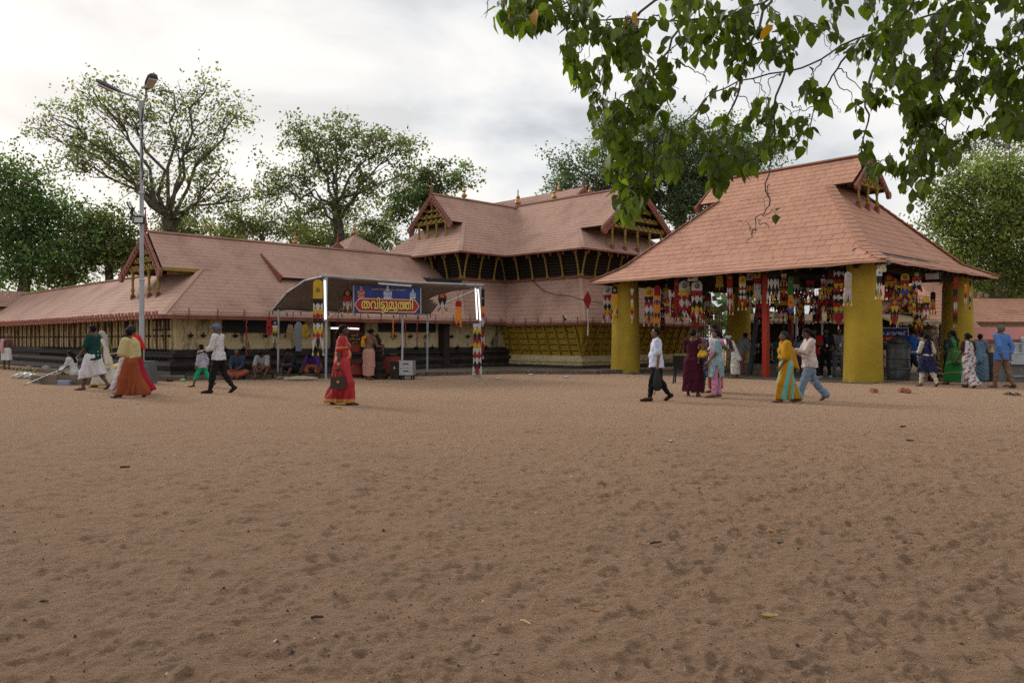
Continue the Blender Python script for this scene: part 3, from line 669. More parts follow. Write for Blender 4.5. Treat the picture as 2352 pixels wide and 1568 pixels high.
def build_shrine():
    p = tw(15.1, 11.2); t = thing('shrine_tower', 'small pyramid roof of an inner shrine rising behind the temple hall ridge', 'shrine', p, TR)
    m = MB(); za = 7.35; h = 3.6; zb = za - h * .72
    c = [(-h, -h), (h, -h), (h, h), (-h, h)]
    for i in range(4):
        a, b = c[i], c[(i + 1) % 4]; slope(m, [(a[0], a[1], zb), (b[0], b[1], zb), (0, 0, za)], course=.245, tw=.4, t=.012)
    m.build('roof', ROOF, t); m = MB(); m.box((0, 0, zb / 2), (5.6, 5.6, zb)); m.build('wall', CREAM, t)
    finial(t, (0, 0, za - .04), .75); 
    g = thing('courtyard_gable', 'red carved gable tip with spike showing just over the hall ridge', 'gable', tw(13.0, 9.6), TR)
    m = MB(); m.prism([(-.9, 0, 5.9), (.9, 0, 5.9), (0, 0, 6.62)], (0, .12, 0)); m.build('gable_face', REDWOOD, g)
    m = MB(); m.box((0, .4, 2.95), (2.0, .7, 5.9)); m.build('wall', CREAM, g); spike(g, (0, .05, 6.5), .85)
build_shrine()

# kerb of worn stones in front of the hall, paved strip behind it
def build_kerb():
    pts = [Vector((-19.5, 32.6, 0)), Vector((-11.7, 25.7, 0)), Vector((-3.25, 29.4, 0)), Vector((-.3, 31.2, 0)), Vector((3.4, 30.9, 0)), Vector((6.0, 33.0, 0))]
    t = thing('stone_kerb', 'low worn stone kerb running along the foot of the temple hall', 'kerb', pts[1]); rr = random.Random(8)
    for a, b in zip(pts[:-1], pts[1:]):
        L_ = (b - a).length; n = round(L_ / .95); d = (b - a) / n; an = math.atan2(d.y, d.x)
        for i in range(n):
            m = MB(); m.box((0, 0, 0), (d.length - .03, .30 + rr.uniform(-.03, .04), .19 + rr.uniform(-.02, .02)), taper=.95)
            for v in m.v: v.x += rr.uniform(-.02, .02); v.z += rr.uniform(-.012, .012)
            o = m.build('stone', KERB, t); o.location = a + d * (i + .5) - t.location + Vector((0, 0, .06)); o.rotation_euler = (0, 0, an + rr.uniform(-.02, .02))
    m = MB(); m.add([(-19.5, 32.8, .05), (-11.7, 25.85, .05), (-3.25, 29.5, .05), (-.3, 31.3, .05), (3.4, 31.0, .05), (6, 33, .05), (3, 40, .05), (-5, 40, .05), (-19, 40, .05)], [list(range(9))])
    o = m.build('paved_strip', KERB); tag(o, kind='structure')
build_kerb()
# ------------------------------------------------------------------ pavilion: four round columns under a big hipped and gabled roof
PB = (11.2, 25.0, 0.0); PR = math.atan2(.678, .735)
def pw(q, p, z=0):
    c, s = math.cos(PR), math.sin(PR); return Vector((PB[0] + q * c - p * s, PB[1] + q * s + p * c, z))
def build_pavilion():
    t = thing('pavilion', 'open pavilion with four fat mustard yellow columns and big terracotta shingle roof', 'pavilion', PB, PR)
    z0, z1, z2, z3 = 3.74, 4.28, 7.02, 8.22; q0, q1 = -1.1, 9.7; p0, p1 = -1.1, 10.76
    def ring(r): return q0 + r, q1 - r, p0 + r, p1 - r
    a0, a1, c0, c1 = ring(1.0); g = 2.94; g2 = 8.6 - g; h0 = 2.47; h1 = 9.66 - h0; zq = 4.3
    # droop the corners a little, as the eave line does
    E = {(0, 0): (q0, p0, z0), (1, 0): (q1, p0, z0 + .06), (1, 1): (q1, p1, z0), (0, 1): (q0, p1, z0 - .06)}
    I = {(0, 0): (a0, c0, z1), (1, 0): (a1, c0, z1), (1, 1): (a1, c1, z1), (0, 1): (a0, c1, z1)}
    T = {(0, 0): (g, h0, z2), (1, 0): (g2, h0, z2), (1, 1): (g2, h1, z2), (0, 1): (g, h1, z2)}
    tl, tr = (zq, 1.6, z3), (zq, 8.06, z3)
    front = [[E[0, 0], E[0, 1], I[0, 1], I[0, 0]], [I[0, 0], I[0, 1], T[0, 1], T[0, 0]], [(g, 1.62, z2), (g, 8.04, z2), tr, tl]]
    end = [[E[0, 0], E[1, 0], I[1, 0], I[0, 0]], [I[0, 0], I[1, 0], T[1, 0], T[0, 0]], [T[0, 0], T[1, 0], (zq, h0 + 1.15, z3)]]
    back = [[E[1, 0], E[1, 1], I[1, 1], I[1, 0]], [I[1, 0], I[1, 1], T[1, 1], T[1, 0]], [(g2, 1.62, z2), (g2, 8.04, z2), tr, tl]]
    left = [[E[0, 1], E[1, 1], I[1, 1], I[0, 1]], [I[0, 1], I[1, 1], T[1, 1], T[0, 1]], [T[0, 1], T[1, 1], (zq, h1 - 1.15, z3)]]
    rest = MB(); singles = []; rg = random.Random(4)
    for p in front + end: slope(rest, p, course=.30, tw=.40, t=.012, rg=rg, jit=.004, single=singles)
    for p in back + left: slope(rest, p, course=.30, tw=.40, t=.011, rg=rg)
    camp = Vector(cam.location)
    M_ = Matrix.Rotation(PR, 3, 'Z')
    singles.sort(key=lambda s: (M_ @ s[0] + Vector(PB) - camp).length)
    wv = MB(); cw, cu, tt = .387, .30, .012
    wv.add([(0, 0, tt + .004), (cw, 0, tt + .004), (cw, cu, .004), (0, cu, .004), (0, 0, -.008), (cw, 0, -.008)], [(0, 1, 2, 3), (0, 4, 5, 1), (0, 3, 4), (1, 5, 2)])
    proto = None
    for i, (o, xv, upv, n, dj, a1) in enumerate(singles):
        Mx = Matrix((xv, upv, n)).transposed()
        if i < 300:
            ob = wv.build('shingle', ROOF_P, t) if proto is None else inst(proto, t); proto = proto or ob
            ob.rotation_euler = (Mx @ Matrix.Rotation(dj * 2.2, 3, 'X') @ Matrix.Rotation(a1, 3, 'Z')).to_euler(); ob.location = o + n * (dj * .4)
        else:
            vs = [o + Mx @ (v + Vector((0, 0, dj * (1 - v.y / cu) + a1 * v.x))) for v in wv.v]; rest.add(vs, [tuple(f) for f in wv.f])
    rest.build('roof_shingles', ROOF_P, t, kind='stuff')
    dk = MB()
    for p in front + end + back + left: sheet(dk, [Vector(v) - Vector((0, 0, .014)) for v in p], .05)
    dk.build('roof_deck', TIMBER, t)
    m = MB()
    for P in ((0, 0), (1, 0), (0, 1)):
        for u, v in ((E, I), (I, T)):
            a, b = Vector(u[P]), Vector(v[P]); nseg = max(3, int((b - a).length / .32))
            for i in range(nseg): m.bar(a.lerp(b, i / nseg) + Vector((0, 0, .05)), a.lerp(b, (i + 1.08) / nseg) + Vector((0, 0, .025)), .30, .03)
    m.bar((zq, 1.6, z3 + .02), (zq, 8.06, z3 + .02), .28, .06); m.build('ridge_cap', ROOF_P, t)
    m = MB()
    for a, b in (((0, 0), (0, 1)), ((0, 0), (1, 0)), ((1, 0), (1, 1)), ((0, 1), (1, 1))):
        A = Vector(E[a]); B = Vector(E[b])
        n = 14; pts = [A.lerp(B, i / n) + Vector((0, 0, -.03 + .018 * math.sin(i * 2.3))) for i in range(n + 1)]
        for u, v in zip(pts[:-1], pts[1:]): m.bar(u, v, .05, .07)
    m.build('eave_flashing', ROOF_P, t)
    gable(t, (zq, 1.58, z3), (g2, 1.55, z2), (g, 1.55, z2), (0, -1, 0), posts=3, post_drop=.8, bw=.24)
    gable(t, (zq, 8.08, z3), (g, 8.11, z2), (g2, 8.11, z2), (0, 1, 0), posts=3, post_drop=.8, bw=.24)
    spike(t, (zq, 8.1, z3), .8); spike(t, (zq, 1.56, z3), .6)
    for q in (0, 8.6):
        for p in (0, 9.66):
            m = MB(); m.lathe([(.62, -.05), (.60, .10), (.585, .5), (.565, 1.6), (.54, 3.0), (.53, 3.45), (.50, 3.52), (.50, 3.9)], (q, p, 0), 40)
            for i, v in enumerate(m.v):
                if v.z < .2: v.x += .012 * math.sin(i * 3.1); v.z += .02 * math.sin(i * 1.7)
            m.build('column', YELLOW, t, smooth=True)
    # beams and rafters under the roof
    m = MB()
    for q in (0, 4.3, 8.6): m.bar((q, -.25, 3.92), (q, 9.9, 3.92), .2, .22)
    for p in (0, 3.2, 6.4, 9.66): m.bar((-.55, p, 3.70), (9.1, p, 3.70), .16, .2)
    m.build('beam', TIMBER, t)
    rm = MB(); rm.bar((0, 0, 0), (2.6, 0, 1.75), .07, .1); proto = None
    for i in range(22):
        o = rm.build('rafter', TIMBER, t) if proto is None else inst(proto, t); proto = proto or o
        y_ = .3 + i * .51; k_ = min(1, max(.12, (min(y_, 11.86 - y_) - .1) / 3.1)); o.location = (q0 + .06, p0 + y_, z0 - .13); o.rotation_euler = (0, R(14), 0); o.scale = (k_, 1, k_)
    for i in range(20): y_ = .4 + i * .51; k_ = min(1, max(.12, (min(y_, 10.8 - y_) - .1) / 3.1)); inst(proto, t, (q0 + y_, p0 + .06, z0 - .1), (0, R(14), R(90)), (k_, 1, k_))
    fl = MB(); fl.add([(-.9, -.6, .012), (9.6, -.6, .012), (9.6, 10.4, .012), (-.9, 10.4, .012)], [(0, 1, 2, 3)])
    tag(fl.build('pavilion_floor', KERB), kind='structure'); f = bpy.data.objects['pavilion_floor']; f.location = PB; f.rotation_euler = (0, 0, PR)
    return t
build_pavilion()

def post(name, label, px, by, topz, wd, material, lean=(0, 0), cat='post', arm=None, Y=None):
    Y = Y or CH * FPX / (by - 780); p = Vector((gx(px, Y), Y, 0)); t = thing(name, label, cat, p, R(40))
    m = MB(); m.bar((0, 0, 0), (lean[0], lean[1], topz), wd, wd); s = m.build('post_shaft', material, t)
    m = MB()
    for z in (1.25, topz * .78): m.box((lean[0] * z / topz, lean[1] * z / topz, z), (wd * 1.25, wd * 1.25, .05))
    m.build('post_collar', material, t)
    if arm: m = MB(); m.bar((0, 0, arm[0]), (arm[1], 0, topz), wd * .8, wd * .8); m.build('brace', material, t)
    return t
post('red_post', 'bright red square post with angled brace near the middle of the pavilion', 1759, 862, 4.0, .19, RED, arm=(3.0, .7), Y=28.2)
post('red_post', 'dark red post behind the two women walking under the pavilion', 1816, 850, 4.0, .17, REDD, Y=31.5)
post('red_post', 'orange red post under the twin white topped banners', 1597, 838, 4.0, .2, RED, Y=35.0)
post('leaning_beam', 'black timber beam leaning beside the bright red post', 1722, 858, 3.6, .13, BLACK, lean=(.75, 0), cat='beam', Y=29.6)
post('steel_pipe', 'silver steel pipe standing behind the young woman in jeans', 1830, 845, 3.4, .085, STEEL, cat='pipe', Y=33.0)

def lamp_tower():
    p = Vector((gx(1752, 31.0), 31.0, 0)); t = thing('oil_lamp_tower', 'dark tiered oil lamp tower on a stepped base inside the pavilion', 'lamp tower', p)
    m = MB(); m.box((0, 0, .12), (1.3, 1.3, .24), rot=(0, 0, .7)); m.box((0, 0, .32), (1.0, 1.0, .18), rot=(0, 0, .7)); m.build('stepped_base', KERB, t)
    m = MB(); m.lathe([(.42, .4), (.45, .5), (.3, .62), (.34, .75), (.12, .85), (.1, 2.4), (.02, 2.6)], (0, 0, 0), 14); m.build('stem', BLACK, t)
    for i in range(5):
        r = .62 - i * .07; m = MB(); m.lathe([(.1, -.05), (r, 0), (r + .03, .05), (r * .4, .04), (.1, .08)], (0, 0, .98 + i * .3), 14); m.build('lamp_tier', BLACK, t)
lamp_tower()
# ------------------------------------------------------------------ lettering
_G = {}
def glyph(ch, offset=0.0):
    k = (ch, offset)
    if k in _G: return _G[k]
    def run(s):
        cu = bpy.data.curves.new('t', 'FONT'); cu.body = s; cu.resolution_u = 12
        o = bpy.data.objects.new('t', cu); COL.objects.link(o); bpy.context.view_layer.update()
        ev = o.evaluated_get(bpy.context.evaluated_depsgraph_get()); me = ev.to_mesh()
        v = [tuple(q.co) for q in me.vertices]; f = [list(p.vertices) for p in me.polygons]
        ev.to_mesh_clear(); bpy.data.objects.remove(o); bpy.data.curves.remove(cu); return v, f
    v, f = run(ch); v2, _ = run(ch + 'A'); vA, _ = run('A')
    adv = max(p[0] for p in v2) - max(p[0] for p in vA)
    _G[k] = (v, f, adv); return _G[k]
def lettering(name, items, material, parent, size, width=None, z=0.0, offset=0.0, org=(0, 0)):
    """items: characters, or (char, dx, dy, scale, advance) for joined letters; laid in the local XZ plane facing -Y"""
    V, F_ = [], []; x = 0
    for it in items:
        ch, dx, dy, s, ad = it if isinstance(it, tuple) else (it, 0, 0, 1, None)
        if ch == ' ': x += .35; continue
        v, f, adv = glyph(ch)
        for k in range(9 if offset else 1):       # thickened by shifted copies, each a hair further back
            ox, oz = (offset * math.cos(k * math.pi / 4), offset * math.sin(k * math.pi / 4)) if k else (0, 0); n = len(V)
            V += [(x + dx + p[0] * s + ox, k * .0004, dy + p[1] * s + oz) for p in v]; F_ += [[i + n for i in q] for q in f]
        x += adv * s if ad is None else ad
    sx = (width / x) if width else size
    V = [(org[0] + a * sx, z + b, org[1] + c * size) for a, b, c in V]
    o = bpy.data.objects.new(name, np_mesh(name, V, F_, [material])); link(o, parent); return o
TT = [('ട', .0, .06, .86, .0), ('ട', .05, -.28, .80, .53)]
TTH = [('ത', 0, 0, 1, .66), ('ത', 0, 0, 1, None)]
WORD = ['ത', 'വ', 'ി'] + TT + ['ു', 'മ', 'ു'] + TTH + ['ി']

# ------------------------------------------------------------------ festival banners
BC = {'w': (.46, .44, .41), 'y': (.47, .30, .02), 'r': (.27, .015, .018), 'k': (.014, .013, .013), 'o': (.68, .21, .02), 'g': (.03, .16, .05), 'b': (.03, .08, .32), 'n': (.07, .05, .045), 't': (.45, .38, .30)}
BM = {k: mat('banner_cloth_' + n, BC[k], rough=.75, var=.14, scale=9, bump=.25, bscale=60) for k, n in zip(BC, ('white', 'yellow', 'red', 'black', 'orange', 'green', 'blue', 'brown', 'tan'))}
_BP = {}
def banner(label, pos, rz, h, w, crest, rows, tails, emblem='k', teeth=2, name='festival_banner', group='festival banners', bells=True, flat=False):
    t = thing(name, label, 'banner', pos, rz, group)
    n = len(rows); ch = .26 * h if crest else 0; th = .20 * h if tails else 0; hr = (h - ch - th) / max(1, n); T_ = .018
    key = (h, w, crest, rows, tails, emblem, teeth)
    def put(nm, mk, m, parent=t):
        k = key + (nm, len(done))
        if k in _BP: o = inst(_BP[k], parent)
        else: o = _BP[k] = mk().build(nm, m, parent)
        done.append(nm); return o
    done = []; z = 0
    c = MB(); c.tube([(0, 0, .22), (0, 0, -.01)], .006, 4); c.build('cord', WIRE, t)
    if crest:
        def f():
            m = MB(); pts = [(-w / 2, 0, -ch), (w / 2, 0, -ch)] + [(w / 2 * math.cos(a), 0, -min(ch, w * .42) * (1 - math.sin(a))) for a in [i * math.pi / 8 for i in range(9)]]
            m.prism(pts, (0, T_, 0)); return m
        cr = put('crest', f, BM[crest])
        if emblem:
            def f():
                m = MB(); r = w * .26; cz = -ch * .55; k = 14
                m.add([(math.cos(2 * math.pi * i / (2 * k)) * r * (1 if i % 2 else .72), -.004, cz + math.sin(2 * math.pi * i / (2 * k)) * r * (1 if i % 2 else .72)) for i in range(2 * k)] + [(math.cos(2 * math.pi * i / (2 * k)) * r * .5, -.004, cz + math.sin(2 * math.pi * i / (2 * k)) * r * .5) for i in range(2 * k)],
                      [(i, (i + 1) % (2 * k), 2 * k + (i + 1) % (2 * k), 2 * k + i) for i in range(2 * k)])
                m.quad([(-r * .28, -.004, cz - r * .2), (0, -.004, cz - r * .36), (r * .28, -.004, cz - r * .2), (r * .1, -.004, cz + r * .1), (0, -.004, cz + r * .36), (-r * .1, -.004, cz + r * .1)])
                return m
            put('emblem', f, BM[emblem], cr)
        z = -ch
    for i, col in enumerate(rows):
        def f(i=i, z=z):
            m = MB(); ww = w * (1 - .02 * (i % 2)); zt = z + .003; zb = z - hr * (.5 if (i < n - 1 or tails) else .75); zz = z - hr * 1.5
            pts = [(-ww / 2, 0, zt)]; y = .004 + i * .0016
            pts = [(ww / 2, y, zt), (-ww / 2, y, zt)]; k = teeth
            pts.append((-ww / 2, y, zz if i % 2 else zb))
            for j in range(k):
                a = -ww / 2 + ww * (j + .5) / k; b = -ww / 2 + ww * (j + 1) / k
                pts.append((a, y, zb if i % 2 else zz)); pts.append((b, y, zz if i % 2 else zb))
            m.prism(pts, (0, T_, 0)); return m
        put('zigzag_panel', f, BM[col]); z -= hr
    for j, col in enumerate(tails):
        def f(j=j, z=z):
            m = MB(); k = len(tails); a = -w / 2 + w * j / k; b = a + w / k; s = (j - (k - 1) / 2) * .22 * w
            m.prism([(b, .02, z + hr * .35), (a, .02, z + hr * .35), (a + s * .5, .02, z - th * .3), ((a + b) / 2 + s, .02, z - th), (b + s * .5, .02, z - th * .3)], (0, T_, 0)); return m
        tl = put('tail', f, BM[col])
        if bells:
            def f(j=j, z=z):
                m = MB(); k = len(tails); s = (j - (k - 1) / 2) * .22 * w; xx = -w / 2 + w * (j + .5) / k + s
                m.lathe([(.012, -th - .10), (.035, -th - .08), (.012, -th + .02)], (xx, .03, z), 5); return m
            put('tassel', f, BM['y' if j % 2 else ('w' if 'w' in rows else 'r')], tl)
    return t
def on_line(px, q=None, p=None, lo=-2, hi=13):
    """point on a line of the pavilion plan (q or p fixed) that is seen at column px"""
    f = (lambda s: pw(q, s)) if q is not None else (lambda s: pw(s, p))
    best = min((lo + (hi - lo) * i / 600 for i in range(601)), key=lambda s: abs(1176 + f(s).x / f(s).y * FPX - px))
    return f(best)
def hang(px, ytop, ybot, wpx, label, crest, rows, tails, q=-.55, p=None, emblem='k', teeth=2, rz=None, **kw):
    P0 = on_line(px, None if p is not None else q, p); Y = P0.y
    z = CH - (ytop - 780) / FPX * Y; h = (ybot - ytop) / FPX * Y; w = wpx / FPX * Y
    return banner(label, (P0.x, Y, z), (random.uniform(-.25, .25) if rz is None else rz), round(h, 2), round(w, 2), crest, rows, tails, emblem, teeth, **kw)
def build_banners():
    H = hang
    H(1395, 656, 736, 18, 'greyish white topped banner with red and black rows just left of the first column', 'w', 'rwky', 'rwr', q=-.7)
    H(1412, 657, 725, 13, 'narrow black crested banner with yellow panel at the left edge of the first column', 'k', 'oyy', 'rwr', emblem='w', q=-.85)
    H(1452, 663, 737, 7, 'very thin white and red banner hanging against the face of the first column', None, 'wrwyr', 'w', q=-.78, teeth=1)
    H(1490, 659, 744, 20, 'yellow crested banner with white and brown zigzag hanging right of the first column', 'y', 'krwn', 'yry', emblem='r')
    H(1510, 655, 746, 15, 'orange and brown banner with plain red top beside the yellow crested one', 'r', 'onoon', 'oo', emblem=None)
    H(1530, 650, 692, 13, 'short black and yellow banner high up left of the twin white banners', 'k', 'yw', 'rkr', emblem='w', q=.4)
    H(1554, 640, 725, 11, 'long narrow deep red banner with gold marks left of the twin white banners', 'r', 'rrr', 'r', emblem='y', teeth=1)
    H(1572, 644, 730, 25, 'left one of the twin white crested banners, with red and white zigzags and black tails', 'w', 'yrwr', 'kwk', rz=R(5))
    H(1601, 644, 734, 25, 'right one of the twin white crested banners, with black and yellow zigzag and red tails', 'w', 'rwky', 'rwr', rz=R(5))
    H(1626, 671, 709, 15, 'small dim banner with red middle right of the twin white banners', 'n', 'rw', 'wrw', q=2.0)
    H(1652, 631, 661, 15, 'small yellow banner close under the eave by the rear column', 'y', 'y', 'yty', emblem=None, q=.0)
    H(1676, 625, 717, 13, 'long red banner with white strings and yellow bells by the rear column', 'r', 'rwrw', 'rwr', emblem='y')
    H(1684, 676, 715, 6, 'slim bright yellow banner beside the long red stringed one', None, 'yy', 'y', teeth=1, q=-.3)
    H(1706, 633, 707, 16, 'yellow edged banner with white, red and black zigzags right of the red stringed one', 'y', 'wrwkwr', 'ryr', emblem='r')
    H(1722, 626, 694, 15, 'banner with white, black and yellow panels just left of the yellow emblem one', 'w', 'kyk', 'ywy', emblem='r', q=.2)
    H(1739, 620, 691, 16, 'banner with square yellow emblem top left of the bright red post', 'y', 'rww', 'yww', q=-.2)
    H(1776, 602, 691, 24, 'wide white toothed banner with yellow middle tail right of the bright red post', 'k', 'kwk', 'wyw', emblem=None, teeth=3)
    H(1801, 621, 650, 12, 'tiny white and yellow banner high between the red posts', 'k', 'wr', 'ywy', emblem=None, q=-.2)
    H(1800, 652, 693, 19, 'dim red and yellow banner below the tiny white one between the red posts', None, 'ryr', 'rkr', q=1.2)
    H(1789, 691, 737, 20, 'lowest dim banner with black zigzag between the red posts', None, 'ykt', 'twt', q=1.8)
    s = H(1816, 634, 724, 12, 'green and orange satin sash banner with blue tip in front of the dark red post', 'g', 'ggyoo', 'b', emblem='y', q=-.2, teeth=1)
    H(1829, 633, 710, 15, 'dim white, black and dark red banner right of the satin sash', 'n', 'wkrw', 'wr', emblem=None, q=1.0)
    H(1861, 629, 689, 20, 'dim banner with two white peaks and a red lower panel', 'k', 'rkwr', 'ktk', emblem=None, q=.6)
    H(1892, 627, 677, 12, 'narrow banner with yellow tassels in the middle of the right bay', 'k', 'wry', 'yky', emblem='w', q=.0)
    H(1888, 664, 706, 17, 'yellow and red banner below the tasselled one', None, 'yyr', 'rkr', q=1.2)
    H(1909, 617, 679, 17, 'banner with pale panel and yellow foot left of the long black and red one', 'n', 'rwky', 'yk', emblem=None, q=.3)
    H(1926, 614, 749, 22, 'longest banner, black and red with white and yellow zigzags, beside the right front column', None, 'kwkryrkwkryg', 'r', q=-.3, teeth=2)
    H(1948, 624, 696, 18, 'white crested banner with tan tails on the left side of the right front column', 'w', 'tw', 'tkt', emblem='t', q=-.95, teeth=3)
    H(2020, 617, 681, 14, 'white crested banner with black and yellow foot on the right side of the front column', 'w', 'kw', 'kyr', emblem='b', q=None, p=-.95)
    H(2048, 650, 696, 15, 'red topped banner with yellow and black zigzags right of the front column', 'r', 'rykw', 'b', emblem='w', p=-.2, teeth=3)
    H(2061, 662, 709, 16, 'lower banner with red, yellow and black zigzags over the blue counter sign', 'k', 'rykw', 'b', emblem='w', p=.8, teeth=3)
    H(2079, 628, 686, 20, 'big yellow crested banner with white tails on the right side of the pavilion', 'y', 'ryb', 'yry', p=-.6)
    H(2100, 664, 703, 15, 'black crested banner with red diamond between the yellow crested one and the pole', 'k', 'rr', 'kyk', emblem='r', p=.3)
    H(2143, 670, 716, 11, 'black banner with orange tails beside the rear right column', 'k', 'kyo', 'oko', emblem=None, p=.4)
    H(2195, 635, 746, 9, 'slim black, red and white banner on the shaded face of the rear right column', 'r', 'krwr', 'kk', emblem=None, p=-.9)
    H(2218, 652, 705, 7, 'slim orange banner on the lit face of the rear right column', None, 'oorw', 'o', p=-.95, teeth=1)
    H(2229, 645, 705, 5, 'thin black and tan banner at the outer edge of the rear right column', None, 'kytk', 't', p=-.9, teeth=1)
    # the crowd of banners deeper in the shade, alike
    rr = random.Random(21)
    kinds = [('k', 'rwk', 'rwr'), ('r', 'ykr', 'yry'), ('n', 'wkry', 'ky'), ('y', 'krw', 'yry'), (None, 'kwkrk', 'rr'), ('k', 'yry', 'kyk')]
    for i in range(64):
        c, r_, tl = kinds[i % 6]; px = rr.choice([rr.uniform(1690, 1930), rr.uniform(1500, 1640), rr.uniform(1690, 1930), rr.uniform(2040, 2130)])
        q = rr.uniform(1.2, 7.5); P0 = on_line(px, q)
        hgt = (.85, 1.1, 1.0, .95, 1.3, .8)[i % 6]
        what = ('black crested banner with red and white rows', 'red crested banner with a yellow top row', 'brown crested banner with white and yellow rows', 'yellow crested banner with black and red rows', 'crestless black and white zigzag banner', 'black crested banner with yellow and red rows')[i % 6]
        banner(what + ' deep in the shade of the pavilion', (P0.x, P0.y, rr.uniform(2.6, 3.75)), rr.uniform(-.9, .9), hgt * .8, .27, c, r_, tl, emblem='y' if c and c in 'kr' else None, bells=False, group='each ' + what + ' deep inside the pavilion')
    # red kite with a tail at the left eave corner
    k = thing('cloth_kite', 'red diamond kite with a long thin tail under the left eave corner of the pavilion', 'kite', on_line(1350, -1.0) + Vector((0, 0, 3.62)), R(20))
    m = MB(); m.prism([(0, 0, -.25), (-.22, 0, -.62), (0, 0, -1.05), (.16, 0, -.62)], (0, .02, 0)); m.build('kite_body', BM['r'], k)
    m = MB(); m.tube([(0, 0, 0), (0, 0, -.3)], .006, 4); m.tube([(0, .01, -1.0), (.02, .01, -1.5), (0, .01, -2.1)], [.03, .018, .03], 6); m.build('kite_tail', BM['w'], k)
build_banners()
def flood(name, label, loc, rz, tilt=-50, s=1.0):
    f = thing(name, label, 'flood lamp', loc, rz)
    m = MB(); m.box((0, 0, 0), (.5 * s, .08, .34 * s), rot=(R(tilt), 0, 0)); m.bar((0, .05, .02), (0, .15, .25), .04); m.build('lamp_body', BLACK, f)
    Mx = Euler((R(tilt), 0, 0)).to_matrix(); m = MB(); m.box(Mx @ Vector((0, -.045, 0)), (.42 * s, .02, .25 * s), rot=(R(tilt), 0, 0)); m.build('lamp_glass', GLASS, f); return f
flood('flood_lamp', 'flood lamp under the pavilion eave above the twin white banners', on_line(1590, -.8) + Vector((0, 0, 3.62)), R(10), 30, .9)
flood('flood_lamp', 'flood lamp tilted down under the eave beside the rear right column', on_line(2141, p=-.8) + Vector((0, 0, 3.55)), R(-35), 40, 1.0)
_s = thing('horn_speaker', 'pale horn loudspeaker under the eave right of the front column', 'loudspeaker', on_line(2007, p=-.75) + Vector((.25, 0, 3.55)), R(20))
m = MB(); m.lathe([(.03, .22), (.05, .12), (.10, .03), (.17, -.02), (.16, -.01)], (0, 0, 0), 14); m.v = [Matrix.Rotation(R(60), 3, 'X') @ v for v in m.v]; m.build('horn', CREAM_C, _s, smooth=True)
m = MB(); m.box((0, -.2, .12), (.12, .14, .12)); m.build('driver', CONC, _s)

